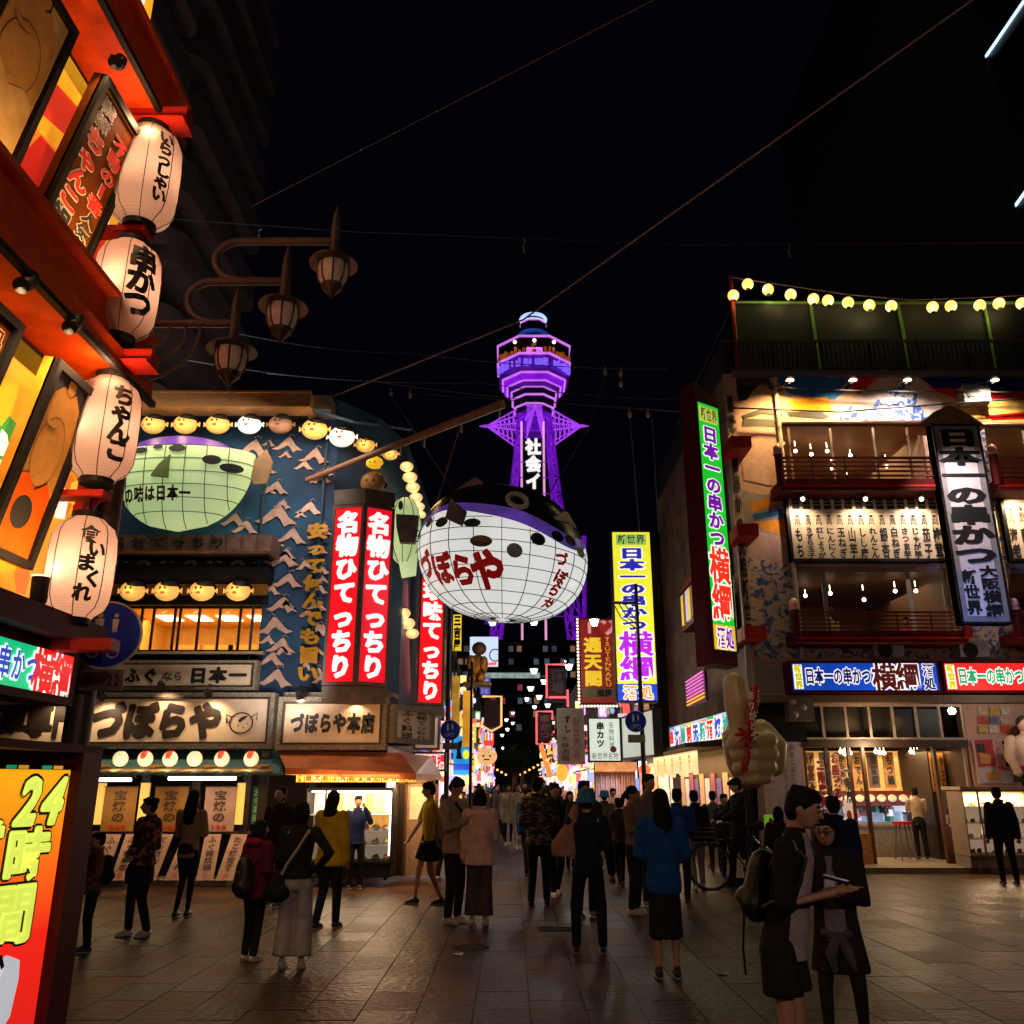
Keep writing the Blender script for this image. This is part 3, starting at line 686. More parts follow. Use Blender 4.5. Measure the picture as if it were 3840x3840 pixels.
pole(1770, 2480, 0, 24, 'thin black pole right of the gold hanging banner', .05)
sp = pole(2384, 2190, 0, 20.1, 'dark lamp pole in front of the yellow vertical sign', .06)
mb = MB(); a = pt(2384, 2260, 20.1); b = pt(2300, 2260, 20.1)
mb.tube([a, b], .035, 6)
for k in range(3): mb.tube([b + (a - b) * (k * .25) + Vector((0, 0, -.02)), (a + b) / 2 + Vector((.15 * k - .1, 0, -.35)), a + Vector((0, 0, -.62 + .1 * k))], .015, 5)
one(mb.build('lamp_bracket', DARK, None), 'black curved bracket on the pole before the yellow sign', 'bracket')

# ------------------------------------------------------------------ fugu restaurant on the left
FY = 16.0
fb = thing('fugu_restaurant', 'blowfish restaurant with dark blue wave walls and lit signs', 'building', (-6, FY + 2, 0))
WBLUE = bitex('wave_wall_blue', (0.008, .020, .065), (.014, .085, .19), scale=.55, thr=.5, soft=.16, rough=.8, dist=.6)
XL, XR = pt(-100, 2000, FY).x, pt(1240, 2050, FY).x
ztop = pt(900, 1500, FY).z
def W(x, y): return pt(x, y, FY)
# main front wall, with window openings
pw = Panel((XL, FY, ztop), (XR - XL, 0, 0), (0, 0, -ztop))
def uv(p, x, y, Y=FY):
    q = pt(x, y, Y); return ((q.x - p.O.x) / p.U.x, (p.O.z - q.z) / p.h)
def hole(p, x0, y0, x1, y1, Y=FY):
    ym = (y0 + y1) / 2; return (uv(p, x0, ym, Y)[0], uv(p, x0, y0, Y)[1], uv(p, x1, ym, Y)[0], uv(p, x0, y1, Y)[1])
h1 = hole(pw, 420, 2268, 978, 2442)
h2 = (uv(pw, 340, 3100)[0], uv(pw, 340, 2880)[1], .985, .995)
wall_holes(pw, [h1, h2], 'wall', WBLUE, fb, .35)
# chamfered corner bays towards the street, then the long side
pts_ = [(XR, FY), (XR + .75, FY + .75), (XR + 1.15, FY + 2.0), (XR + 1.25, FY + 9)]
zr = [ztop, ztop - .10, ztop - .15, ztop - .15]
for i in range(3):
    (xa, ya), (xb, yb) = pts_[i], pts_[i + 1]
    mb = MB(); mb.add([(xa, ya, 2.4), (xb, yb, 2.4), (xb, yb, zr[i + 1]), (xa, ya, zr[i])], [(0, 1, 2, 3)]); mb.build('wall', WBLUE, fb)
mb = MB(); mb.add([(XR, FY, ztop), (pts_[1][0], pts_[1][1], zr[1]), (pts_[2][0], pts_[2][1], zr[2]), (pts_[3][0], pts_[3][1], zr[3]), (XL, FY + 9, zr[3]), (XL, FY, ztop)], [(0, 1, 2, 3, 4, 5)]); mb.build('roof', DARK, fb)
# parapet trough, orange lit from below
p = PF(440, 1470, 1165, 1524, FY - .8)
ORT = mat('parapet_paint', (.42, .22, .09), .6, var=.2)
p.box('parapet', -.3, 0, 1, 1, -.7, 0, ORT, fb); p.box('parapet_lip', -.3, -.06, 1, .05, -.001, .04, ORT, fb)
q = PF(1165, 1482, 1240, 1535, FY - .5); q.box('parapet_end', 0, 0, 1, 1, -.5, 0, CONC, fb)
mb = MB(); a = pt(1150, 1530, FY - .5); b = pt(1320, 1580, FY - .2); c = pt(1540, 1610, FY + 2.0)
mb.tube([a, b, c], .035, 6); mb.build('eave_edge', mat('blue_gutter', (.10, .2, .32), .4, .3), fb)
p = PF(440, 1530, 1150, 1640, FY - .35); p.box('eave_board', -.3, 0, 1, .35, -.3, 0, BLACK, fb)
# wave crests (raised plaster reliefs)
CRT = [mat('crest_plaster', (.66, .44, .34), .7, var=.35, bump=.2), mat('crest_plaster_dim', (.54, .34, .28), .7, var=.25, bump=.2)]
def crest(x, y, s_, k, p=None, flip=1):
    shp = [(-1.1, .38), (-.7, .24), (-.3, -.18), (-.05, -.42), (.16, -.50), (.32, -.30), (.6, .15), (1.1, .55), (.72, .50), (.42, .62), (.22, .30), (.0, .10), (-.28, .30), (-.7, .52)]
    c = W(x, y); r = px_size(s_, c) * .86
    P = [(c.x + flip * u * r, FY - .03 - .02 * (k % 2), c.z - v * r * random.uniform(.9, 1.1)) for u, v in shp]
    mb = MB(); mb.prism(P, (0, -.07, 0)); 
    for q in range(3):
        mb.ball((c.x + flip * r * (.1 + .16 * q), FY - .04, c.z + r * (.62 + .08 * (q % 2))), r * .05, 6, 4)
    mb.build('wave_crest', CRT[k % 2], fb)
cr = [(950, 1680, 75, 1), (1000, 1760, 45, -1), (1080, 1665, 60, 1), (1180, 1710, 62, 1), (1200, 1790, 50, 1), (1035, 1830, 55, 1), (1225, 1770, 30, 1), (880, 1950, 55, 1), (920, 1975, 55, 1), (1040, 1930, 85, 1), (1160, 1905, 55, 1), (1095, 2010, 62, 1),
      (1205, 1985, 45, 1), (1065, 2095, 65, 1), (1195, 2060, 40, 1), (1080, 2175, 60, 1), (1205, 2135, 38, 1), (1060, 2265, 62, 1), (1200, 2210, 36, 1), (1035, 2345, 70, -1), (1190, 2270, 45, 1), (1055, 2420, 60, 1), (1195, 2360, 45, 1), (1020, 2470, 55, 1), (1190, 2440, 40, -1), (1035, 2540, 70, 1), (1190, 2520, 40, 1), (1040, 1600, 0, 1)]
for k, (x, y, s_, fl) in enumerate(cr):
    if s_: crest(x, y, s_, k, None, fl)
random.seed(4)
for k in range(20): crest([1012, 1075, 1140, 1200][k % 4] + random.randint(-18, 18), 1665 + k * 46 + random.randint(-12, 12), random.uniform(26, 42), k, None, random.choice([-1, 1]))
for k in range(7): crest(455 + k * 88, 2098 + (k % 2) * 8, 34, k, None, 1 if k % 2 else -1)
p = PF(1120, 1960, 1225, 2560, FY - .12); p.text('安って何んでも旨い', .08, 0, .92, 1, mat('gold_letter', (.55, .26, .02), .4, .3), fb, bold=.055, fill=.93, thick=.03)
# blue neon hiragana and lit sign bits by the wall edge
# roof board with raised letters
p = PF(395, 2005, 1018, 2066, FY - .7); s_b = p.box('board_eave', 0, 0, 1, 1, -.7, 0, mat('weathered_board', (.16, .085, .06), .7, var=.5, bump=.3), fb)
p.text('名せてっちり', .02, .10, .74, .92, INK, fb, vert=False, bold=.05, fill=.8, d=.03)
for k in range(22): p.box('roof_tile', k / 22, .0, k / 22 + .012, 1.0, .002, .018, mat('tile_ridge', (.09, .05, .04), .7), s_b) if k % 2 == 0 else None
p = PF(395, 2066, 1010, 2100, FY - .5); p.box('soffit', 0, 0, 1, .4, -.5, 0, DWOOD, fb)
p = PF(395, 2125, 1000, 2170, FY - .5); p.box('window_hood', 0, 0, 1, 1, -.5, 0, BLACK, fb)
p = PF(395, 2190, 1000, 2232, FY - .12); p.box('lantern_shelf', 0, 0, 1, 1, -.1, 0, mat('shelf_gold', (.35, .16, .03), .5), fb); 
p = PF(395, 2232, 1000, 2268, FY - .12); p.box('lintel', 0, 0, 1, 1, -.1, 0, BLACK, fb)
# dining room behind the upper window
def interior(p, hole_, depth, wallm, par, lamp=None, name='room'):
    q = p.sub(*hole_); mb = MB()
    mb.add([q.P(0, 0, -depth), q.P(1, 0, -depth), q.P(1, 1, -depth), q.P(0, 1, -depth)], [(0, 1, 2, 3)])
    for a, b in (((0, 0), (1, 0)), ((1, 0), (1, 1)), ((1, 1), (0, 1)), ((0, 1), (0, 0))):
        mb.add([q.P(*a, -.3), q.P(*b, -.3), q.P(*b, -depth), q.P(*a, -depth)], [(0, 1, 2, 3)])
    o = mb.build('interior_walls', wallm, par); return q, o
AMB = mat('amber_room', (.72, .40, .10), .6, var=.2)
q, o = interior(pw, h1, 2.6, AMB, fb)
for k in range(4): q.box('ceiling_panel', .12 + k * .22, .02, .26 + k * .22, .03, -1.6, -1.0, G('panel_glow', (1, .85, .6), 3.0), fb)
light('AREA', q.P(.5, .08, -1.3), 85, (1, .66, .22), 3.2, to=q.P(.5, 1, -1.5), parent=fb, size_y=1.2)
mb = MB()
for u in (.15, .40, .58, .80): mb.box(q.P(u, 0).x, FY + 1.8, q.P(0, 1).z, q.P(u, 0).x + .6, FY + 1.9, q.P(0, .55).z)
mb.build('seat_partition', mat('amber_wood', (.5, .22, .04), .5), fb)
WF = mat('window_frame_black', (.015, .01, .008), .5)
def window(p, hole_, nx, ny, m, par, t=.045, glass=True, d=-.12, xs=None):
    q = p.sub(*hole_); a, b = t / q.w, t / q.h; mb = MB()
    q.boxm(mb, 0, 0, 1, b, d - .05, d); q.boxm(mb, 0, 1 - b, 1, 1, d - .05, d); q.boxm(mb, 0, b, a, 1 - b, d - .05, d); q.boxm(mb, 1 - a, b, 1, 1 - b, d - .05, d)
    us = xs if xs else [i / nx for i in range(1, nx)]
    for u in us: q.boxm(mb, u - a / 2, b, u + a / 2, 1 - b, d - .045, d - .005)
    for j_ in range(1, ny): q.boxm(mb, a, j_ / ny - b / 2, 1 - a, j_ / ny + b / 2, d - .04, d - .01)
    f_ = mb.build('window', m, par)
    if glass:
        us2 = [0] + list(us) + [1]
        for i in range(len(us2) - 1):
            mb = MB(); mb.add([q.P(us2[i], 1, d - .025), q.P(us2[i + 1], 1, d - .025), q.P(us2[i + 1], 0, d - .025), q.P(us2[i], 0, d - .025)], [(0, 1, 2, 3)]); mb.build('pane', GLASS, f_)
    return f_, q
window(pw, h1, 7, 1, WF, fb, xs=[.17, .25, .395, .43, .56, .70, .84])
p = PF(395, 2442, 985, 2452, FY - .15); p.box('sill', 0, 0, 1, 1, -.15, 0, mat('pale_sill', (.35, .28, .2), .6), fb)
p = PF(395, 2452, 985, 2475, FY - .02); p.box('sill_band', 0, 0, 1, 1, -.1, 0, BLACK, fb)
# stone framed signs
STN = mat('stone_border', (.27, .23, .18), .85, var=.65, scale=26, bump=.5)
def stone_sign(name, label, x0, y0, x1, y1, Y, b=26, t=None):
    p = PF(x0, y0, x1, y1, Y); r = thing('shop_sign', label, 'sign', p.base())
    bm_ = px_size(b, p.P(.5, .5)); mb = MB(); a, c = bm_ / p.w, bm_ / p.h
    p.boxm(mb, -a, -c, 1 + a, 0, -.2, .05); p.boxm(mb, -a, 1, 1 + a, 1 + c, -.2, .05); p.boxm(mb, -a, 0, 0, 1, -.2, .05); p.boxm(mb, 1, 0, 1 + a, 1, -.2, .05); mb.build('stone_frame', STN, r)
    mb = MB(); a, c = bm_ * .3 / p.w, bm_ * .3 / p.h
    p.boxm(mb, -a, -c, 1 + a, 0, .05, .07); p.boxm(mb, -a, 1, 1 + a, 1 + c, .05, .07); p.boxm(mb, -a, 0, 0, 1, .05, .07); p.boxm(mb, 1, 0, 1 + a, 1, .05, .07); mb.build('inner_frame', DWOOD, r)
    p.box('board', 0, 0, 1, 1, -.15, 0, CREAM, r)
    return p, r
p, r = stone_sign('a', 'cream sign with brush lettering under the upper window of the blowfish restaurant', 330, 2493, 948, 2572, FY - .35, 16)
p.text('ふぐ', .22, .12, .43, .9, INK, r, vert=False, bold=.05, fill=.9); p.text('なら', .45, .3, .58, .8, INK, r, vert=False, bold=.02); p.text('日本一', .61, .08, .97, .92, INK, r, vert=False, bold=.06, fill=.9)
p, r = stone_sign('b', 'long cream sign with big brush lettering and a small blowfish drawing', -230, 2622, 1003, 2782, FY - .55, 24)
BB = mat('brush_black', (.018, .008, .005), .6, var=0)
uu = lambda x: (x + 230) / 1233.0
p.text('ふぐ料', uu(-220), .14, uu(-5), .9, BB, r, vert=False, bold=.05); p.text('理専門', uu(-5), .10, uu(300), .93, BB, r, vert=False, bold=.06, fill=1.0)
p.text('づぼらや', uu(345), .06, uu(832), .96, BB, r, vert=False, bold=.075, fill=.98, slant=.06)
mb = MB(); mb.tube([p.P(uu(905) + .035 * math.cos(R(t)), .56 + .24 * math.sin(R(t)), .012) for t in range(0, 361, 15)], .012, 5)
mb.tube([p.P(uu(868), .42, .012), p.P(uu(848), .36, .012), p.P(uu(850), .55, .012), p.P(uu(866), .5, .012)], .009, 5); mb.tube([p.P(uu(942), .42, .012), p.P(uu(965), .33, .012), p.P(uu(962), .5, .012)], .009, 5); mb.build('fish_outline', BB, r)
p.polys('fish_print', [([(uu(893), .5), (uu(905), .42), (uu(930), .38), (uu(920), .46), (uu(900), .56)], 0), (ell(uu(895), .62, .002, .02, 8), 0), (ell(uu(915), .66, .002, .02, 8), 0), (ell(uu(930), .58, .002, .02, 8), 0)], [BB], r, .008)
p2, r2 = stone_sign('c', 'cream main shop sign above the copper awning', 1067, 2640, 1425, 2785, FY - .75, 26)
p2.text('づぼらや本店', .06, .22, .95, .78, INK, r2, vert=False, bold=.06, fill=.95)
a = p2.P(1, 0); p3 = Panel(a + Vector((.20, .02, 0)), Vector((.62, .95, 0)), (0, 0, -p2.h)); r3 = thing('shop_sign', 'narrow side sign turning the corner beside the main shop sign', 'sign', p3.base())
p3.box('board', 0, 0, 1, 1, -.1, 0, CREAM, r3); p3.frame('stone_frame', .09, -.1, .05, STN, r3); p3.text('ふぐ料理', .2, .1, .5, .9, BB, r3, bold=.02); p3.text('名物てっちり', .55, .1, .85, .9, BB, r3, bold=.02)
a_ = p3.P(1, 0); mb = MB(); mb.box(p2.P(0, 0).x - .1, FY - .55, p2.P(0, 0).z + .14, p2.P(1, 0).x + .2, FY, p2.P(0, 0).z + .22); mb.build('ledge', STN, fb)
# gooseneck spots that wash the cream signs; leftmost one added to brighten its board
for px, py in ((600, 2560), (775, 2590), (1120, 2595), (375, 2600), (1330, 2600), (170, 2600)):
    a = pt(px, py, FY - 1.0); s = thing('sign_lamp', 'small dark sign lamp over the cream boards, %s' % {600: 'second from the left', 775: 'above the brush lettered ra', 1120: 'left of the main shop sign', 170: 'added left of the lamp post', 375: 'beside the lamp post', 1330: 'right on the main shop sign'}[px], 'lamp', a, 'sign lamps on the blowfish restaurant')
    mb = MB(); mb.tube([a, a + Vector((0, .12, -.07))], [.05, .07], 10); mb.tube([a, a + Vector((0, .1, .12)), a + Vector((0, .5, .12))], .012, 5); mb.build('lamp_head', DARK, s)
    light('SPOT', a + Vector((0, .17, -.12)), 24, (1, .68, .38), .05, to=a + Vector((0, .5, -.75)), spot=125, parent=s)
# red box sign hung cornerwise
def box_sign(xl, xc, xr, yt, yc, yr, ybl, Yc, label, txt, shadecap=.28):
    """vertical sign box seen on its edge: left face to the near edge xc, right face"""
    c = pt(xc, yc, Yc); dep = Yc * cP + (c.z - H0) * sP
    zt = c.z; zb = pt(xc, ybl, Yc).z
    wl = (xc - xl) / F * dep; wr = (xr - xc) / F * dep
    A = Vector((c.x - wl * .985, Yc + wl * .22, zt)); B = Vector((c.x + wr * 1.04, Yc + wr * .62, zt)); C_ = Vector((c.x, Yc, zt))
    s = thing('lit_sign', label, 'sign', (c.x, Yc + .3, zb))
    RG = G('sign_red', (.95, .006, .012), .95, .06); RG2 = G('sign_red_side', (.75, .006, .02), .9, .06)
    fr = mat('weathered_frame', (.12, .09, .07), .8, var=.4, bump=.3)
    if xc > xl:
        p = Panel(A, C_ - A, (0, 0, zb - zt)); p.box('sign_face', 0, 0, 1, 1, -.02, 0, RG, s); p.frame('sign_frame', .05, -.03, .02, fr, s); p.text(txt, .16, .035, .88, .97, WG, s, bold=.065, fill=.95)
    else: p = Panel(C_, (0.01, .05, 0), (0, 0, zb - zt))
    p = Panel(C_, B - C_, (0, 0, zb - zt)); p.box('sign_face', 0, 0, 1, 1, -.02, 0, RG2 if xc > xl else RG, s); p.frame('sign_frame', .05, -.03, .02, fr, s); p.text(txt, .12, .035, .9, .97, WG, s, bold=.06, fill=.95)
    mb = MB(); E_ = A + B - C_
    if xc <= xl: E_ = B + Vector((0, .6, 0)); A = C_ + Vector((0, .6, 0))
    dn = Vector((0, 0, -.001)); h = Vector((0, 0, zb - zt))
    for z0, z1, k in ((.02, .30, .05), (zb - zt - .3, zb - zt - .02, .05)):
        mb.hexa([v + Vector((0, 0, z0)) for v in (A, C_, B, E_)], [v + Vector((0, 0, z1)) for v in (A, C_, B, E_)])
    mb.hexa([v + h + (( (A + B) / 2 - v) * .06) for v in (A, C_, B, E_)], [v + (((A + B) / 2 - v) * .06) for v in (A, C_, B, E_)])
    mb.build('sign_box', fr, s)
    mid = (C_ + A) / 2 + Vector((-.1, -.5, (zb - zt) * .5)); light('AREA', mid, 14, (1, .12, .08), .4, to=mid + Vector((-.1, -3, -1.5)), parent=s, size_y=2.5)
    return s
box_sign(1244, 1368, 1468, 1908, 1890, 1900, 2566, 14.6, 'two sided red lit sign with white lettering hung on the restaurant corner', '名物ひてっちり')
box_sign(1575, 1575, 1664, 2160, 2160, 2160, 2640, 19.5, 'single red lit sign with white lettering hanging behind the blowfish balloon', '珍味てっちり')
# big green blowfish relief lantern on the wall
GFY = FY - .75
c = pt(690, 1690, GFY)
s = thing('fish_lantern', 'big lit green blowfish lantern with purple back on the restaurant wall', 'lantern', (c.x, GFY, pt(690, 1992, GFY).z))
FG = bitex('fish_green', (.30, .46, .14), (.62, .72, .42), scale=.55, thr=.5, soft=.25, kind='noise', dist=0, emit=.72)
zt = pt(690, 1705, GFY).z; zb = pt(690, 1992, GFY).z; xl = pt(425, 1800, GFY).x; xr_ = pt(948, 1800, GFY).x
cx_, rx = (xl + xr_) / 2, (xr_ - xl) / 2
def fpt(a, t):      # a 0..pi around the belly (left to right), t 0 top .. 1 bottom
    e_ = math.sqrt(max(0, 1 - t ** 2.4)); x = cx_ - math.cos(a) * rx * e_; y = GFY + .05 - math.sin(a) * .55 * e_; return Vector((x, y, zt + (zb - zt) * t + (.0)))
mb = MB(); NA, NT = 28, 14
for i in range(NT + 1):
    for k in range(NA + 1): mb.v.append(fpt(math.pi * k / NA, i / NT))
for i in range(NT):
    for k in range(NA): mb.f.append((i * (NA + 1) + k, (i + 1) * (NA + 1) + k, (i + 1) * (NA + 1) + k + 1, i * (NA + 1) + k + 1)); mb.m.append(0)
mb.build('belly', FG, s, 'all')
mb = MB()
def fxt(x, t):
    e_ = math.sqrt(max(1e-6, 1 - t ** 2.4)); u = max(-1, min(1, x / (rx * e_))); return Vector((cx_ + x, GFY + .05 - .55 * e_ * math.sqrt(1 - u * u), zt + (zb - zt) * t))
for k in range(1, 7):
    x = rx * (-1 + 2 * k / 7); tm = (1 - (x / rx) ** 2) ** (1 / 2.4); mb.tube([fxt(x, tm * t / 14 * .99) + Vector((0, -.01, 0)) for t in range(15)], .008, 4)
for i in range(1, 6): mb.tube([fpt(math.pi * k / 28, i / 6.2) + Vector((0, -.006, 0)) for k in range(29)], .008, 4)
mb.build('wire_rib', mat('wire_dark', (.05, .07, .02), .6, var=0), s)
mb = MB(); PU = G('fish_purple', (.10, .035, .28), .55, .4, 2)
top = [Vector((cx_ - math.cos(R(a)) * rx * .86, GFY + .0 - math.sin(R(a)) * .5, zt + .02)) for a in range(0, 181, 10)]
tp = [Vector((cx_ - .1 - math.cos(R(a)) * rx * .80, GFY + .1 - math.sin(R(a)) * .3, zt + math.sin(R(a)) * .30)) for a in range(0, 181, 10)]
n_ = len(top); mb.add(top + tp, [(i, i + 1, i + 1 + n_, i + n_) for i in range(n_ - 1)]); mb.build('back', PU, s, 'all')
mb = MB(); mb.add(tp + [Vector((v.x, GFY + .3, v.z + .12)) for v in tp], [(i, i + 1, i + 1 + n_, i + n_) for i in range(n_ - 1)]); mb.build('back_top', BLACK, s, 'all')
def spotd(a, t, ru, rv, m=INK, nm='spot', par=None):
    c0 = fpt(a, t); da = fpt(a + .02, t) - c0; db = fpt(a, t + .02) - c0; da.normalize(); db.normalize(); nn_ = db.cross(da).normalized()
    if nn_.y > 0: nn_ = -nn_
    mb = MB(); mb.add([c0 + nn_ * .03 + da * ru * math.cos(R(k * 24)) + db * rv * math.sin(R(k * 24)) for k in range(15)], [tuple(range(15))]); return mb.build(nm, m, par or s)
for a, t, ru, rv in ((.55, .45, .10, .12), (1.05, .06, .14, .06), (1.32, .03, .10, .04), (1.6, .05, .16, .07), (2.1, .18, .17, .09), (2.45, .26, .22, .09)): spotd(a, t, ru, rv)
mb = MB(); a0 = fpt(1.35, .25); mb.prism([a0 + Vector((0, -.03, 0)), a0 + Vector((.2, -.06, .18)), a0 + Vector((.2, -.05, -.26)), a0 + Vector((-.12, -.03, -.22))], (0, -.1, 0)); mb.build('fin', mat('fin_green', (.10, .16, .03), .5), s)
mb = MB()
for i, ch in enumerate('私の味は日本一'):
    vs, fs = glyph(ch, .045); P = []
    for v in vs:
        c0 = fxt(-.90 * rx + 1.16 * rx * (i + .5 + (v.x - .5) * .92) / 7, .60 - (v.y - .38) * .19); P.append(c0 + Vector((0, -.03 - v.z, 0)))
    mb.add(P, fs)
mb.build('lettering', mat('ink_brown', (.07, .02, .01), .5, var=0), s)
mb = MB(); a = pt(938, 1740, GFY); mb.prism([a, a + Vector((.28, 0, .30)), a + Vector((.42, 0, .05)), a + Vector((.34, 0, -.38)), a + Vector((.1, 0, -.40)), a + Vector((-.02, 0, -.1))], (0, -.06, 0)); mb.build('tail', mat('tail_tan', (.3, .17, .08), .6), s)
light('AREA', (cx_, GFY - 1.0, (zt + zb) / 2), 16, (.75, 1, .45), 1.5, to=(cx_, GFY - 4, zb - 2), parent=s)
# small blowfish face lanterns
FYEL = G('face_yellow', (.95, .50, .12), .62, .35, 6)
def face_lantern(c, r, em, label, rot=0):
    s = thing('face_lantern', label, 'lantern', (c.x, c.y, c.z - r), 'small blowfish face lanterns')
    mm = FYEL if em == 1 else G('face_white', (1, .92, .78), .85, .1) if em == 2 else mat('face_unlit', (.35, .18, .11), .5)
    mb = MB(); mb.ball(c, (r * 1.05, r * .8, r * .86), 18, 12); mb.build('face', mm, s, 'all')
    mb = MB(); mb.ball(c + Vector((r * .22, -.02, r * .50)), (r * .78, r * .80, r * .40), 14, 8); mb.ball(c + Vector((r * .2, .1, r * .1)), (r * .92, r * .5, r * .85), 12, 8); mb.build('cap', BLACK, s, True)
    mb = MB(); mb.ball(c + Vector((r * .45, -r * .45, r * .62)), (r * .22, r * .12, r * .13), 8, 6); mb.build('knot', G('knot_white', (.8, .75, .7), .5), s, True)
    for dx in (-.28, .12):
        mb = MB(); mb.ball(c + Vector((dx * r, -r * .76, r * .12)), (r * .10, r * .06, r * .13), 8, 6); mb.build('eye', INK, s, True)
    mb = MB(); mb.ball(c + Vector((-.05 * r, -r * .78, -r * .28)), (r * .20, r * .06, r * .12), 8, 6); mb.build('mouth', mat('mouth_red', (.45, .03, .02), .5), s, True)
    mb = MB(); mb.ball(c + Vector((-.62 * r, -r * .5, -r * .22)), (r * .16, r * .1, r * .12), 8, 6); mb.build('cheek', mat('cheek_pink', (.7, .2, .1), .5), s, True)
    for sx_ in (-1, 1):
        mb = MB(); a = c + Vector((sx_ * r * .98, 0, 0)); mb.prism([a, a + Vector((sx_ * r * .3, 0, r * .25)), a + Vector((sx_ * r * .3, 0, -r * .2))], (0, -.03, 0)); mb.build('fin', mm, s)
    if em: light('POINT', c + Vector((0, -r * 1.3, -.05)), 2.6 if em == 1 else 4, (1, .58, .22), r * .4, parent=s)
    return s
on = ['leftmost', 'second', 'third', 'fourth', 'fifth']
for k, x in enumerate((575, 695, 817, 935, 1052)):
    c = pt(x, 1592, FY - .6); face_lantern(c, px_size(42, c), (1, 1, 1, 2, 0)[k], '%s face lantern from the left in the top row under the parapet%s' % (on[k], ', white' if k == 3 else ', unlit' if k == 4 else ''))
for k, (x, y, r_, e_, Y) in enumerate(((1180, 1610, 46, 1, FY - .4), (1282, 1638, 46, 2, FY - .2), (1370, 1668, 34, 1, FY + .1), (1463, 1702, 28, 1, FY + .6))):
    c = pt(x, y, Y); face_lantern(c, px_size(r_, c), e_, '%s face lantern on the sloping corner of the blowfish restaurant' % ('first big', 'white second', 'third', 'fourth')[k])
for k, x in enumerate((497, 625, 758, 893)):
    c = pt(x, 2216, FY - .45); face_lantern(c, px_size(44, c), 1, '%s face lantern from the left in the row above the amber window' % on[k])
# chain of lanterns going down the corner
chain = [(1525, 1750, 22), (1537, 1790, 24), (1548, 1828, 23), (1560, 1866, 22), (1570, 1900, 20), (1578, 1930, 17), (1512, 2300, 24), (1528, 2338, 25), (1546, 2376, 22)]
PL = D.objects
first = None
for k, (x, y, r_) in enumerate(chain):
    c = pt(x, y, FY + .9 + k * .22); r = px_size(r_, c); lab = '%s lantern of the %s on the corner beside the red signs' % (['topmost', 'second', 'third', 'fourth', 'fifth', 'lowest', 'top', 'middle', 'bottom'][k], 'long descending chain' if k < 6 else 'short lower chain')
    s = thing('chain_lantern', lab, 'lantern', (c.x, c.y, c.z - r), 'lantern chain on the restaurant corner')
    mb = MB(); mb.ball(c, (r * 1.15, r, r * .85), 14, 10); mb.build('lantern_shade', G('chain_glow', (1, .62, .25), .9, .3, 5), s, 'all')
    mb = MB(); mb.tube([c + Vector((0, 0, r * .78)), c + Vector((0, 0, r * .98))], r * .5, 10); mb.build('rim', BLACK, s)
    light('POINT', c + Vector((.0, -r * 1.5, 0)), 1.6, (1, .6, .3), r * .5, parent=s)
for k, (x, y, r_) in enumerate(((1405, 1740, 30), (1400, 1812, 44))):
    c = pt(x, y, FY - .2); r = px_size(r_, c); s = thing('mascot_lantern', ['yellow helmet shaped lantern above the red box sign', 'brown round fish lantern sitting on top of the red box sign'][k], 'lantern', (c.x, c.y, c.z - r))
    mb = MB(); mb.ball(c, (r * 1.1, r * .9, r), 16, 10, bot=.6 if k == 0 else .9); mb.build('shell', [G('helm_yellow', (.95, .48, .02), .75), mat('fish_brown', (.45, .22, .05), .5)][k], s, 'all')
    mb = MB(); mb.ball(c + Vector((r * .1, -r * .8, 0)), (r * .16, r * .1, r * .2), 8, 6); mb.ball(c + Vector((-r * .4, -r * .75, 0)), (r * .14, r * .1, r * .18), 8, 6); mb.build('eye', BLACK, s, True)
    mb = MB(); mb.ball(c + Vector((r * .9, -.0, -r * .2)), (r * .35, r * .2, r * .3), 8, 6); mb.build('fin', DWOOD, s, True)
# green fish lantern behind the red sign
c = pt(1515, 1990, FY + 1.0); s = thing('fish_lantern', 'smaller green fish lantern partly hidden between the red box sign and the balloon', 'lantern', (c.x, c.y, c.z - .8))
mb = MB(); mb.ball(c, (.36, .3, .72), 18, 12); mb.build('belly', FG, s, 'all'); 
mb = MB()
for k in range(5): mb.tube([c + Vector((.37 * math.sin(R(a)) * math.cos(R(k * 36 - 160)), .31 * math.sin(R(a)) * math.sin(R(k * 36 - 160)), .73 * math.cos(R(a)))) for a in range(10, 171, 16)], .008, 4)
mb.build('wire_rib', mat('wire_dark', (.05, .07, .02), .6, var=0), s)
mb = MB(); mb.ball(c + Vector((-.05, -.3, .45)), (.05, .03, .1), 8, 6); mb.build('eye', INK, s); mb = MB(); mb.prism([c + Vector((-.1, -.1, -.55)), c + Vector((.3, -.1, -.5)), c + Vector((.28, -.1, -.95)), c + Vector((.0, -.1, -1.0))], (0, -.08, 0)); mb.build('tail', FG, s)
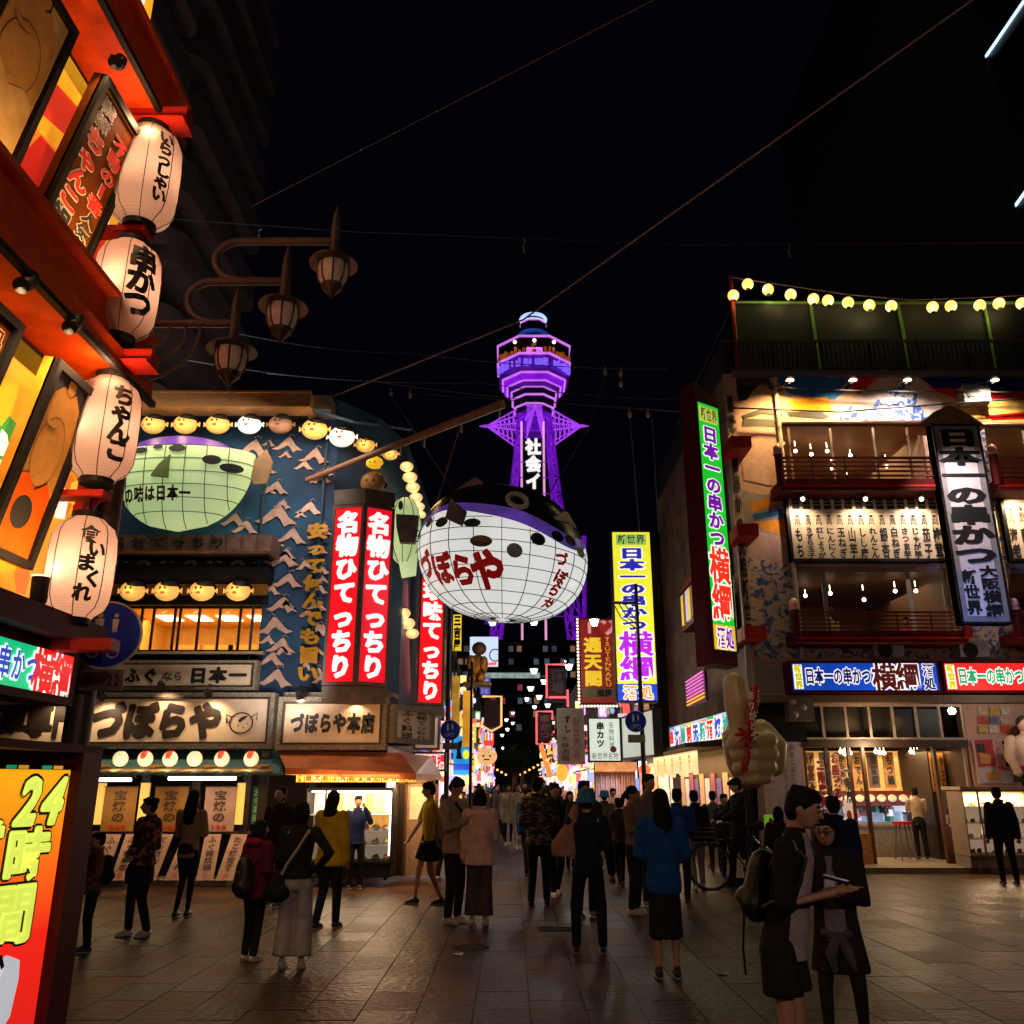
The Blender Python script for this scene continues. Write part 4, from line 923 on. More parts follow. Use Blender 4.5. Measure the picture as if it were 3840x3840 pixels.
# lower canopy of scalloped shingles, round white lanterns, tube lamps
cz0 = pt(700, 2812, FY - .35).z; cz1 = pt(700, 2900, FY - 1.35).z
xa, xb = pt(150, 2850, FY - .6).x, pt(1110, 2850, FY - .6).x
TEAL = mat('canopy_teal', (.05, .14, .15), .5, var=.4)
mb = MB(); mb.hexa([(xa, FY - 1.35, cz1 - .03), (xb, FY - 1.35, cz1 - .03), (xb - .5, FY, cz0 - .03), (xa, FY, cz0 - .03)], [(xa, FY - 1.35, cz1), (xb, FY - 1.35, cz1), (xb - .5, FY, cz0), (xa, FY, cz0)])
can = mb.build('canopy', TEAL, fb)
SH = [mat('shingle_gold', (.42, .24, .06), .5), mat('shingle_ochre', (.28, .13, .03), .5), TEAL]
sm = []
for k in range(3):
    q = MB(); q.prism([(0, 0, 0), (.2, 0, 0), (.21, -.12, -.03), (.1, -.2, -.05), (-.01, -.12, -.03)], (0, 0, -.012)); o = q.build('s', SH[k], None, raw=True); sm.append(o.data); D.objects.remove(o)
n_s = int((xb - xa) / .22)
for i in range(n_s):
    o = D.objects.new('shingle', sm[0 if i % 3 else 1]); col.objects.link(o); o.parent = can; o.location = Vector((xa + i * .22 + .02, FY - 1.28, cz1 + .06)) - fb.location
    if i % 4 == 1: o = D.objects.new('shingle', sm[1]); col.objects.link(o); o.parent = can; o.location = Vector((xa + i * .22 + .1, FY - 1.0, cz1 + .14)) - fb.location
for k, (x, e_) in enumerate(((452, 0), (545, 1), (638, 1), (730, 0), (832, 1), (942, 1))):
    c = pt(x, 2846, FY - 1.15); r = px_size(29, c)
    s = thing('round_lantern', '%s round white paper lantern from the left below the long cream sign%s' % ((on + ['rightmost'])[k], ', red topped' if e_ else ''), 'lantern', (c.x, c.y, c.z - r), 'round paper lanterns under the long sign')
    mb = MB(); mb.ball(c, (r * .95, r * .95, r), 18, 12); mb.build('lantern_shade', G('lant_white', (1, .76, .46), .85, .45, 9), s, 'all')
    mb = MB(); mb.tube([c + Vector((0, 0, r * .95)), c + Vector((0, 0, r * 1.12))], r * .45, 10); mb.tube([c + Vector((0, 0, -r * 1.1)), c + Vector((0, 0, -r * .95))], r * .4, 10); mb.build('rim', BLACK if not e_ else REDP, s)
    if e_ and r:
        mb = MB(); mb.ball(c + Vector((0, 0, r * .10)), (r * .8, r * .98, r * .93), 14, 8); mb.ball(c + Vector((.02, -r * .1, r * .52)), (r * .42, r * .72, r * .35), 10, 6); mb.build('red_patch', G('lant_red', (.8, .08, .03), .8), s, True)
    light('POINT', c + Vector((0, -r * 1.8, -.15)), 3.5, (1, .68, .34), r, parent=s)
for k, (xa_, xb_, y) in enumerate(((345, 492, 2924), (632, 885, 2919))):
    a, b = pt(xa_, y, FY - 1.0), pt(xb_, y, FY - 1.0); s = thing('tube_lamp', ['shorter lit tube lamp over the menu boards beside the standing sign', 'longer lit tube lamp over the menu boards of the blowfish restaurant'][k], 'lamp', (a + b) / 2)
    mb = MB(); mb.tube([a, b], .028, 8); mb.build('tube', G('tube_glow', (1, .86, .78), 6, 0), s, True)
    mb = MB(); mb.box(a.x - .06, a.y - .03, a.z + .03, b.x + .06, a.y + .05, a.z + .08); mb.build('fitting', mat('cream_metal', (.5, .42, .3), .5), s)
    light('AREA', (a + b) / 2 + Vector((0, 0, -.05)), 9, (1, .58, .25), (b - a).length, rot=(0, 0, 0), parent=s, size_y=.08)
# dim interior back wall with hanging cloth menus
q0 = pw.sub(*h2); mb = MB(); mb.add([q0.P(-.1, 0, -1.6), q0.P(1.02, 0, -1.6), q0.P(1.02, 1, -1.6), q0.P(-.1, 1, -1.6)], [(0, 1, 2, 3)]); mb.add([q0.P(-.1, 0, 0), q0.P(1.02, 0, 0), q0.P(1.02, 0, -1.6), q0.P(-.1, 0, -1.6)], [(0, 1, 2, 3)]); mb.build('interior_walls', DWOOD, fb)
CL = mat('cloth_ochre', (.34, .18, .04), .8, var=.25); CL2 = mat('cloth_pale', (.46, .31, .26), .8, var=.25)
for k, (x0, x1, m_, pr) in enumerate(((385, 508, CL, '840'), (575, 700, CL, '840'), (765, 882, CL2, '150'))):
    p = PF(x0, 2952, x1, 3118, FY - .5); s = thing('hanging_menu', ['ochre hanging menu cloth nearest the standing sign', 'ochre hanging menu cloth behind the woman in the floral shirt', 'pale hanging menu cloth right of the long haired woman'][k], 'menu', p.base())
    p.box('cloth', 0, 0, 1, 1, -.01, 0, m_, s); p.box('rod', -.03, -.02, 1.03, .0, -.02, .02, WOOD, s); p.text('宝焼の', .28, .06, .72, .80, mat('ink_soft', (.08, .04, .03), .6, var=0), s, bold=.04); p.text(pr, .25, .84, .78, .97, RDI, s, vert=False, bold=.04)
for k, (x0, x1) in enumerate(((352, 386), (520, 552), (885, 914))):
    p = PF(x0, 2936, x1, 3092, FY - .45); s = thing('strip_light', '%s yellow upright light strip between the hanging menus' % ('leftmost', 'middle', 'rightmost')[k], 'lamp', p.base()); p.box('diffuser', 0, 0, 1, 1, -.06, 0, G('strip_yellow', (1, .58, .12), .7), s); p.box('end_cap', -.05, 1, 1.05, 1.04, -.07, .01, BLACK, s)
for k, (xt, xb_) in enumerate(((395, 330), (472, 412), (590, 520), (690, 615), (770, 735), (868, 808))):
    a = pt(xt, 3128, FY - .55); b = pt(xb_, 3302, FY - .9); wd = px_size(60, a)
    p = Panel(a, (wd, 0, 0), b - a); p.N = Vector((0, -1, .1)).normalized(); s = thing('leaning_menu', '%s slanted white menu board standing at the foot of the wall' % (on + ['rightmost'])[k], 'menu', p.base(), 'slanted menu boards')
    p.box('board', 0, 0, 1, 1, -.02, 0, CL2, s); p.text(['ふぐ天丼', 'ふぐ料理店', 'てっさ一人', 'ひれ酒一杯', 'ふぐ雑炊鍋', 'たこ焼定食'][k], .25, .05, .8, .8, mat('ink_soft', (.08, .04, .03), .6, var=0), s, bold=.03); p.text('円', .35, .84, .65, .95, RDI, s)
    mb = MB(); 
    for u in (.1, .9): mb.tube([p.P(u, 1, -.03), (p.P(u, 1).x - .1, p.P(u, 1).y, .1)], .015, 5)
    mb.build('leg', STEEL, s)
p = PF(945, 2950, 978, 3090, FY - .4); s = thing('hanging_menu', 'narrow green vertical banner beside the entrance', 'banner', p.base()); p.box('cloth', 0, 0, 1, 1, -.02, 0, mat('banner_green', (.0, .12, .06), .6), s); p.text('お食事処', .1, .05, .9, .95, mat('green_pale', (.3, .6, .4), .6), s, bold=.01)
mb = MB(); z1 = pt(700, 3105, FY).z
for x in (352, 545, 735, 925, 985): a = pt(x, 3000, FY - .35); mb.box(a.x - .07, FY - .42, .1, a.x + .07, FY - .3, 2.1)
mb.build('post', DWOOD, fb)
a, b = pt(300, 3120, FY - .3), pt(940, 3120, FY - .3); mb = MB(); mb.box(a.x, FY - .40, a.z - .03, b.x, FY - .25, a.z + .02); mb.build('counter_ledge', WOOD, fb); mb = MB(); mb.box(a.x, FY - .3, .1, b.x, FY - .2, a.z - .03); mb.build('dado', BLACK, fb)
# copper awning
A0, A1 = pt(1040, 2815, FY - .5), pt(1500, 2822, FY - .5); B0, B1 = pt(1070, 2880, FY - 1.6), pt(1560, 2900, FY - 1.6)
COP = mat('copper_awning', (.50, .15, .045), .38, .3, var=.45, scale=3)
xE = pt(1655, 2880, FY + 1.5)
mb = MB(); mb.add([A0, A1, B1, B0], [(3, 2, 1, 0)]); mb.add([A1, (A1.x + .35, FY + 1.6, A1.z), (xE.x, FY + 1.6, B1.z), B1], [(3, 2, 1, 0)]); mb.add([B0, B1, B1 + Vector((0, 0, -.10)), B0 + Vector((0, 0, -.10))], [(0, 1, 2, 3)]); mb.add([B1, (xE.x, FY + 1.6, B1.z), (xE.x, FY + 1.6, B1.z - .10), B1 + Vector((0, 0, -.10))], [(0, 1, 2, 3)])
aw = one(mb.build('copper_awning', COP, None), 'copper coloured awning over the lit food showcase', 'awning')
# menu strip below awning
p = PF(1110, 2890, 1560, 2935, FY - 1.2); s = thing('menu_strip', 'row of orange lit price cards under the copper awning', 'menu', p.base())
for k in range(14): p.box('price_card', k / 14 + .004, .05, (k + 1) / 14 - .004, .95, -.01, 0, G(['pc_o', 'pc_y', 'pc_w'][k % 3], [(1, .35, .03), (1, .52, .08), (1, .6, .2)][k % 3], .8, .3, 9), s); p.text('丼鍋天麺酒肉刺飯煮焼串揚汁茶'[k], k / 14 + .01, .15, (k + 1) / 14 - .01, .9, mat('ink_redbrown', (.25, .03, .01), .6, var=0), s, bold=.04)
# food showcase
Y_ = FY - 1.0
p = PF(1140, 2955, 1470, 3240, Y_); s = thing('food_showcase', 'brightly lit glass food showcase with plastic dishes under the awning', 'showcase', (p.base().x, p.base().y, .1))
mb = MB(); p.boxm(mb, 0, 0, 1, .03, -.6, 0); p.boxm(mb, 0, .97, 1, 1, -.6, 0); p.boxm(mb, 0, .03, .015, .97, -.6, 0); p.boxm(mb, .985, .03, 1, .97, -.6, 0); p.boxm(mb, .22, .03, .235, .97, -.03, 0); mb.build('case_frame', BLACK, s)
p.box('back_panel', .015, .03, .985, .97, -.6, -.58, G('case_back', (.85, .60, .4), .22), s)
mb = MB()
for v in (.36, .56, .76): p.boxm(mb, .015, v, .985, v + .01, -.58, -.05)
mb.build('shelf', mat('shelf_glass', (.4, .4, .4), .2), s)
cols_ = [mat('dish_white', (.75, .7, .65), .3), mat('food_orange', (.8, .3, .05), .4), mat('food_yellow', (.8, .6, .15), .4), mat('food_red', (.55, .06, .04), .4), mat('food_green', (.15, .3, .05), .4)]
def dishes(p, vs, n, s, d0=-.5, d1=-.12, r0=.05):
    for v in vs:
        for k in range(n):
            c = p.P((k + .5 + random.uniform(-.1, .1)) / n, v, random.uniform(d0, d1)); r = p.w / n * .40
            mb = MB(); mb.mat(0).tube([c, c + Vector((0, 0, .03))], [r * .6, r], 12); mb.mat(random.randint(1, 4)).ball(c + Vector((0, 0, .03)), (r * .8, r * .8, r * random.uniform(.4, .9)), 8, 5); mb.mat(random.randint(1, 4)).ball(c + Vector((r * .3, -r * .3, .05)), (r * .35, r * .35, r * .5), 6, 4)
            mb.build('dish', cols_, s, True)
dishes(p, (.555, .755, .965), 7, s)
for k in range(6):
    u = .26 + k * .12; p.box('food_photo', u, .08, u + .10, .33, -.57, -.55, G(['fp_o', 'fp_y', 'fp_w'][k % 3], [(1, .42, .06), (1, .62, .15), (1, .8, .55)][k % 3], .9, .4, 14), s)
for k in range(2): p.box('food_photo', .68 + k * .14, .38, .80 + k * .14, .54, -.57, -.55, G('fp_o', (1, .42, .06), .9), s)
mb = MB(); mb.add([p.P(.0, .03, -.01), p.P(1, .03, -.01), p.P(1, .97, -.01), p.P(0, .97, -.01)], [(0, 1, 2, 3)]); mb.build('pane', GLASS, s)
mb = MB(); mb.tube([p.P(.97, .05, -.1), p.P(.97, .9, -.1)], .018, 6); mb.build('tube_lamp', G('tube_glow', (1, .86, .78), 6, 0), s)
mb = MB(); mb.tube([p.P(.05, .05, -.1), p.P(.95, .05, -.1)], .014, 6); mb.build('tube_lamp', G('tube_glow', (1, .86, .78), 6, 0), s)
light('AREA', p.P(.5, .05, -.3), 26, (1, .86, .72), p.w * .9, rot=(0, 0, 0), parent=s, size_y=.4)
light('AREA', p.P(.6, .4, .02), 20, (1, .66, .34), p.w * .8, to=p.P(.6, .9, 2.5), parent=s, size_y=.8)
mb = MB(); b0 = p.P(0, 1); mb.box(b0.x, Y_ + .02, .14, b0.x + p.w, Y_ + .55, b0.z - .01)
for u in (.06, .94):
    for d in (.06, .5): mb.tube([(b0.x + p.w * u, Y_ + d, .10), (b0.x + p.w * u, Y_ + d, .15)], .03, 8)
mb.build('base_cabinet', BLACK, s)
# doorway beside it
p = PF(1478, 2925, 1640, 3285, FY + .2); s2 = MB(); p.boxm(s2, 0, 0, .06, 1, -.1, 0); p.boxm(s2, .22, 0, .27, 1, -.1, 0); p.boxm(s2, .92, 0, 1, 1, -.1, 0); p.boxm(s2, 0, 0, 1, .04, -.1, 0); s2.build('door_frame', WOOD, fb)
p.box('door', .27, .04, .92, 1, -.16, -.12, mat('lit_door', (.6, .42, .28), .5), fb); p.box('door_glass', .33, .08, .86, .42, -.12, -.10, G('door_glow', (1, .62, .3), .6, .5, 5), fb)
p.box('side_panel', .06, .04, .22, 1, -.1, -.06, DWOOD, fb)
light('POINT', p.P(.5, .02, .5), 22, (1, .62, .28), .1, parent=fb)
for x, pw_ in ((1180, 30), (1400, 30)): light('AREA', pt(x, 2905, FY - 1.3), pw_, (1, .62, .28), .9, rot=(0, 0, 0), parent=fb)
light('AREA', (A0.x + 1.5, FY - 2.2, B0.z + .05), 16, (1, .5, .2), 1.5, to=(A0.x + 1.5, FY - .6, A0.z + .3), parent=fb)
light('AREA', pt(800, 1560, FY - 1.5), 60, (1, .80, .6), 5, to=W(800, 1900), parent=fb, size_y=.3)
light('SPOT', pt(1150, 1600, FY - 2.0), 170, (1, .86, .74), .3, to=W(1130, 2200), spot=95, parent=fb)
light('SPOT', pt(1040, 2650, FY - 2.2), 150, (1, .88, .78), .2, to=W(1100, 2400), spot=95, parent=fb)
light('POINT', pt(700, 2760, FY - 2.5), 10, (1, .70, .45), .3, parent=fb)
# ------------------------------------------------------------------ the big white blowfish balloon over the street
BY = 14.2
c = pt(1885, 2085, BY); rx, rz, ry = px_size(317, c), px_size(240, c), px_size(290, c)
s = thing('fish_balloon', 'huge white blowfish lantern with black back hanging over the street', 'lantern', (c.x, c.y, c.z - rz))
def bp(az, el):      # az -90 = towards viewer, el elevation in degrees
    ca, sa = math.cos(R(az)), math.sin(R(az)); ce, se = math.cos(R(el)), math.sin(R(el))
    k = abs(ce) ** .72 * (1 if ce > 0 else -1)
    tilt_ = .10 * ca * k
    return c + Vector((rx * ca * k * (1 - .06 * (ca > .3) * max(0, se)), ry * sa * k, rz * (se * (1.0 if se < 0 else 1.06)) - tilt_ * rz))
BW = bitex('balloon_white', (.60, .66, .60), (.84, .84, .84), scale=.8, thr=.5, soft=.3, dist=0, emit=.84, rough=.3)
BP = bitex('balloon_purple', (.06, .03, .16), (.12, .05, .42), scale=1.2, thr=.5, soft=.2, dist=1, emit=.55, rough=.25)
BK = mat('balloon_black', (.012, .012, .011), .25, var=.5, scale=3, coat=.25)
NA, NE = 72, 40
def lim(az):         # elevation of the white/purple border and the purple/black border around the body
    a = (az + 90) % 360; a = a - 360 if a > 180 else a
    w_ = 12 + 11 * math.cos(R(a * 2.2 + 75)) + 2 * math.sin(R(a * 5))
    return w_, w_ + 9 + 3 * math.sin(R(a * 2 + 40))
els = [-90 + 180 * i / NE for i in range(NE + 1)]
mw, mp, mk = MB(), MB(), MB()
def strip(mb, fa, fb_, n):
    for k in range(NA):
        az0, az1 = 360 * k / NA, 360 * (k + 1) / NA
        for i in range(n):
            e = [fa(az0) + (fb_(az0) - fa(az0)) * i / n, fa(az1) + (fb_(az1) - fa(az1)) * i / n, fa(az1) + (fb_(az1) - fa(az1)) * (i + 1) / n, fa(az0) + (fb_(az0) - fa(az0)) * (i + 1) / n]
            mb.add([bp(az0, e[0]), bp(az1, e[1]), bp(az1, e[2]), bp(az0, e[3])], [(0, 1, 2, 3)])
strip(mw, lambda a: -90, lambda a: lim(a)[0], 18); strip(mp, lambda a: lim(a)[0], lambda a: lim(a)[1], 4); strip(mk, lambda a: lim(a)[1], lambda a: 90, 8)
mw.build('belly', BW, s, 'all'); mp.build('side_band', BP, s, 'all'); mk.build('back', BK, s, 'all')
WI = mat('wire_black', (.02, .022, .02), .5, var=0); mb = MB()
def off(az, el, k=1.004): return c + (bp(az, el) - c) * k
for a in range(0, 360, 18):
    mb.tube([off(a, e) for e in range(-88, int(lim(a)[0]) + 1, 6)], .007, 4, False)
for e in (-78, -62, -48, -36, -25, -14, -4, 6, 15):
    for k in range(60):
        a0_, a1_ = k * 6, k * 6 + 6
        if e < lim(a0_)[0] and e < lim(a1_)[0]: mb.tube([off(a0_, e), off(a1_, e)], .007, 4, False)
mb.build('wire_rib', WI, s)
def on_fish(px, py):   # az/el of the body point seen at a pixel (search)
    best = None
    for a in range(-178, 2, 3):
        for e in range(-60, 60, 3):
            q = bp(a, e); dep = q.y * cP + (q.z - H0) * sP; x = 1920 + F * q.x / dep; y = 1920 - F * (-q.y * sP + (q.z - H0) * cP) / dep
            d_ = (x - px) ** 2 + (y - py) ** 2
            if best is None or d_ < best[0]: best = (d_, a, e)
    return best[1], best[2]
def patch(px, py, ra, re, m, nm, par=s, k=1.012, n=16):
    ra *= .72; re *= .75
    a, e = on_fish(px, py); mb = MB(); mb.add([off(a + ra * math.cos(2 * math.pi * i / n), e + re * math.sin(2 * math.pi * i / n), k) for i in range(n)], [tuple(range(n))]); return mb.build(nm, m, par)
DG = mat('spot_dark', (.02, .03, .025), .3)
for px, py, ra, re in ((1612, 1955, 6, 6), (1655, 1960, 8, 6), (1768, 1964, 8, 5), (1806, 2024, 10, 6.5), (1925, 2070, 7, 8), (2008, 2022, 7, 7), (2095, 2014, 7, 6), (2140, 2026, 8, 6), (2172, 2070, 9, 6), (1575, 2005, 8, 6)): patch(px, py, ra, re, DG, 'spot')
a, e = on_fish(1945, 1882); mb = MB(); mb.tube([off(a + 7 * math.cos(R(t)), e + 8 * math.sin(R(t)), 1.02) for t in range(0, 361, 24)], .045, 6, False); mb.build('eye_ring', mat('eye_cream', (.6, .6, .5), .4), s); patch(1945, 1882, 4, 5, INK, 'eye')
def curved_text(t, pts, sz, m, bold, nm='lettering', kx=1.0):
    mb = MB()
    for ch, (px, py, sc_, rot) in zip(t, pts):
        a, e = on_fish(px, py); vs, fs = glyph(ch, bold); P = []
        q = bp(a, e); da = (bp(a + 1, e) - bp(a - 1, e)).length / 2; de = (bp(a, e + 1) - bp(a, e - 1)).length / 2
        for v in vs:
            x, y = (v.x - .5) * sz * sc_ * kx, (v.y - .38) * sz * sc_; xr = x * math.cos(rot) - y * math.sin(rot); yr = x * math.sin(rot) + y * math.cos(rot)
            P.append(off(a + xr / da, e + yr / de, 1.014 + v.z))
        mb.add(P, fs)
    return mb.build(nm, m, s)
RB_ = mat('brush_red', (.42, .006, .006), .5, 0, .22, (.42, .006, .006), var=0)
curved_text('づぼらや', [(1598, 2118, .92, 0), (1663, 2130, 1.0, 0), (1733, 2142, 1.0, -.05), (1828, 2142, 1.25, -.1)], .55, RB_, .055, kx=.78)
curved_text('づぼらや', [(2108, 2098, 1, -.1), (2098, 2158, 1, -.2), (2078, 2212, 1, -.35), (2052, 2262, 1, -.5)], .25, RB_, .05)
FIN = mat('fin_stripes', (.17, .13, .14), .5, var=.6, scale=6)
a = pt(1575, 2000, BY - .1); mb = MB(); q = lambda x, y, d=0: pt(x, y, BY + d)
mb.prism([q(1572, 1940, -.1), q(1488, 1935), q(1490, 1985), q(1502, 2040), q(1560, 2042, -.1)], (0, .12, 0)); mb.build('tail_fin', FIN, s)
mb = MB()
for k in range(5): mb.tube([q(1492 + k * 2, 1945 + k * 22, -.03), q(1570, 1950 + k * 20, -.14)], .012, 4)
mb.build('fin_ray', BLACK, s)
mb = MB(); f_ = [q(1690, 1870, -1.35), q(1705, 1885, -1.42), q(1752, 1922, -1.45), q(1735, 1975, -1.5), q(1670, 1945, -1.4)]; mb.prism(f_, (0, .05, 0)); mb.build('side_fin', FIN, s)
mb = MB(); mb.prism([q(2068, 1948, -.9), q(2118, 1920, -.9), q(2130, 1925, -.9), q(2162, 1982, -.9), q(2120, 1960, -1)], (0, .05, 0)); mb.build('side_fin', mat('fin_white', (.6, .6, .58), .4), s)
mb = MB(); mb.prism([q(1700, 1848, .3), q(1782, 1792, .3), q(1812, 1812, .3), q(1800, 1850, .3)], (0, .06, 0)); mb.build('top_fin', mat('fin_pink', (.35, .2, .16), .6), s)
# boom and rigging that carry it
A_, B_ = pt(1150, 1800, FY), pt(1890, 1512, BY); mb = MB(); mb.tube([A_, B_], [.05, .085], 10); 
bm_ = thing('boom', 'long tan steel boom reaching out from the blue wall above the balloon', 'beam', A_); bm_o = mb.build('beam', mat('boom_tan', (.33, .17, .11), .5), bm_, True)
for t in (.5, .62, .98, .8): q_p = A_.lerp(B_, t); mb = MB(); mb.tube([q_p, q_p + Vector((0, 0, -.25))], .02, 5); mb.build('hook', STEEL, bm_)
def wire(label, pts, r=.012, m=None, sag=0, cat='cable', grp='cables over the street'):
    P = []
    for i in range(len(pts) - 1):
        a, b = Vector(pts[i]), Vector(pts[i + 1])
        for k in range(9): t = k / 8; P.append(a.lerp(b, t) + Vector((0, 0, -sag * 4 * t * (1 - t))))
    mb = MB(); mb.tube(P, r, 5); return one(mb.build('cable', m or mat('cable_dark', (.05, .045, .05), .6, var=0), None), label, cat, grp)
WT = mat('cable_tan', (.22, .14, .12), .6, var=0); WD = mat('cable_grey', (.045, .045, .055), .6, var=0)
wire('thick pale cable running from the parapet end up to the top right corner', [pt(1245, 1488, FY), pt(1960, 1200, 13), pt(3660, -10, 9)], .016, WT)
wire('pale cable climbing from the left balconies to the top edge', [pt(940, 775, 16), pt(2450, 0, 13)], .012, WT)
wire('long level cable crossing above the lamp post lanterns', [pt(560, 815, 18), pt(1300, 868, 20), pt(2560, 918, 22), pt(3900, 910, 18)], .012, WD)
wire('cable crossing behind the middle hanging lantern towards the tower', [pt(890, 1250, 18), pt(1500, 1320, 26), pt(2500, 1385, 22)], .014, WD, .15)
wire('lower cable crossing over the parapet towards the tower', [pt(700, 1350, 18), pt(1400, 1430, 24), pt(2550, 1545, 20)], .013, WD, .1)
wire('thin cable crossing just above the parapet lanterns', [pt(1000, 1400, 19), pt(1800, 1435, 24), pt(2560, 1500, 20)], .012, WD, .1)
wire('short cable between the boom tip and the right building', [pt(1600, 1480, 18), pt(2380, 1530, 20), pt(2570, 1545, 19)], .012, WD)
wire('slack rope from the boom down to the balloon top, on the left', [pt(1725, 1600, BY), pt(1640, 1880, BY - .3)], .012, WT)
wire('rope slanting from the street cable down to the balloon', [pt(1465, 1480, BY + 2), pt(1700, 1840, BY + .3)], .010, WD)
wire('greenish rope hanging right of the tower base', [pt(2275, 1390, 17), pt(2210, 1600, 16), pt(2060, 1850, BY)], .012, mat('rope_green', (.02, .09, .09), .6, var=0))
wire('left greenish rope above the yellow vertical sign', [pt(2362, 1560, 20), pt(2398, 1990, 20)], .016, mat('rope_teal', (.06, .12, .12), .6, var=0))
wire('right bluish rope above the yellow vertical sign', [pt(2445, 1545, 20), pt(2470, 1990, 20)], .016, mat('rope_teal', (.06, .12, .12), .6, var=0))
for k, (x, y, h) in enumerate(((975, 850, 40), (1965, 895, 60), (2958, 912, 60))):
    a = pt(x, y, 18 if k == 0 else 21); mb = MB(); r = .018; ln = px_size(h, a); mb.tube([a, a + Vector((.03, 0, -ln * .3)), a + Vector((-.03, 0, -ln * .5)), a + Vector((0, 0, -ln))], r, 5)
    one(mb.build('cable_clip', mat('clip_tan', (.5, .35, .3), .5), None), '%s small pale clip hanging from the long level cable' % ('left', 'middle', 'right')[k], 'clip', 'clips on the long level cable')
for k, (x, y) in enumerate(((1465, 1478), (1537, 1482), (2270, 1395), (2328, 1400), (2328, 1440), (2362, 1555), (2430, 1555))):
    a = pt(x, y, 19); mb = MB(); mb.ball(a, (.055, .05, .085 if k != 0 else .06), 8, 6); mb.tube([a, a + Vector((0, 0, .16))], .012, 5)
    one(mb.build('insulator', mat('insulator_tan', (.5, .35, .28), .5), None, True), '%s pale cable insulator near the tower' % ('leftmost', 'second', 'third', 'upper right', 'lower right', 'left one of the pair above the yellow sign', 'right one of the pair above the yellow sign')[0 if k == 0 else k], 'insulator', 'cable insulators')

# ------------------------------------------------------------------ the tower
TY = 183.0
def T(x, y): return pt(x, y, TY)
tx = pt(2005, 1900, TY).x
def tz(v): return pt(2005, v, TY).z
def tr(px, v): return px_size(px, Vector((tx, TY, tz(v))))
tw = thing('tower', 'tall observation tower lit in purple neon with spiked collar and round top', 'tower', (tx, TY, 0))
PG = G('neon_violet', (.30, .012, .85), .8, .45, .3); PP = G('neon_pink', (.68, .20, .88), .95, .3, .3); PBL = G('neon_blueviolet', (.25, .12, 1.0), 1.0, .5, 1.5)
PDK = mat('tower_dark', (.03, .01, .06), .6, var=.4, scale=.4); PMID = G('tower_violet_lit', (.15, .01, .42), .4, .9, .25)
def octr(px, v): r = tr(px, v); return [(tx + r * math.cos(R(22.5 + 45 * k)), TY + r * math.sin(R(22.5 + 45 * k)), tz(v)) for k in range(8)]
def octseg(name, secs, m):
    mb = MB(); b = [octr(px, v) for px, v in secs]
    for i in range(len(b) - 1):
        for k in range(8): k2 = (k + 1) % 8; mb.add([b[i][k], b[i][k2], b[i + 1][k2], b[i + 1][k]], [(0, 1, 2, 3)])
    mb.add(b[0], [tuple(range(8))]); mb.add(b[-1], [tuple(range(8))])
    return mb.build(name, m, tw)
# from photo rows, radii in photo px (front face row = section height seen slightly from below)
octseg('deck_roof', [(60, 1275), (138, 1325)], PDK)
octseg('deck', [(140, 1325), (140, 1387)], mat('deck_glass', (.03, .012, .01), .2))
octseg('deck_band', [(140, 1387), (139, 1440), (124, 1446)], PMID)
octseg('lower_deck', [(122, 1448), (118, 1466), (106, 1470)], PG); octseg('lower_deck', [(104, 1470), (100, 1484), (90, 1486)], PMID)
octseg('lower_deck', [(86, 1486), (82, 1512), (74, 1545), (66, 1560), (66, 1575)], PDK)
octseg('neck', [(70, 1560), (64, 1640)], PMID)
octseg('head_drum', [(52, 1225), (48, 1262)], PDK)
def ring(px, v, r=.28, m=PP, nm='neon_ring', closed=True):
    P = octr(px, v); P.append(P[0]); mb = MB(); mb.tube([Vector(p) for p in P], r, 5); return mb.build(nm, m, tw)
for px, v in ((143, 1325), (143, 1387), (125, 1447), (107, 1469), (90, 1485), (86, 1512), (77, 1542)): ring(px, v, .30 if v < 1420 else .26)
for v_ in (1222,): 
    mb = MB(); r = tr(46, v_); mb.tube([(tx + r * math.cos(R(k * 15)), TY + r * math.sin(R(k * 15)), tz(v_)) for k in range(25)], .28, 6); mb.build('neon_ring', PP, tw)
SKY_ = G('neon_ice', (.45, .62, 1.0), 1.1, .05)
for px, v, tl in ((46, 1200, 0), (42, 1218, 0)):
    mb = MB(); r = tr(px, v); mb.tube([(tx + r * math.cos(R(k * 15)), TY + r * math.sin(R(k * 15)), tz(v) ) for k in range(25)], .42, 6); mb.build('top_ring', SKY_, tw)
mb = MB(); r = tr(40, 1210); mb.rings([((tx, TY, tz(1225)), r, r), ((tx, TY, tz(1203)), r, r), ((tx, TY, tz(1196)), r * .7, r * .7)], 20); mb.build('top_drum', mat('drum_navy', (.01, .02, .06), .5), tw, True)
mb = MB(); r = tr(56, 1262); mb.rings([((tx, TY, tz(1275)), r * 1.3, r * 1.3), ((tx, TY, tz(1258)), r, r)], 20); mb.build('drum_roof', G('roof_blue', (.01, .05, .35), .6, .6, .5), tw, True)
rd = tr(138, 1412); mb = MB()
for k in range(34):
    q = R(200 + 140 * k / 33); 
    if random.random() < .82: mb.box(tx + rd * math.cos(q) - .28, TY + rd * .95 * math.sin(q) - .9, tz(1436) + random.random() * .6, tx + rd * math.cos(q) + .28, TY + rd * .95 * math.sin(q) - .6, tz(1412) + random.random() * .6)
tag(mb.build('window_lights', PBL, tw), kind='stuff')
mb = MB()
for k in range(22): q = R(200 + 140 * k / 21); r_ = tr(141, 1320); mb.box(tx + r_ * math.cos(q) * .97 - .25, TY + r_ * .95 * math.sin(q) - .4, tz(1385), tx + r_ * math.cos(q) * .97 + .35, TY + r_ * .95 * math.sin(q) - .2, tz(1385) + random.uniform(.8, 1.8))
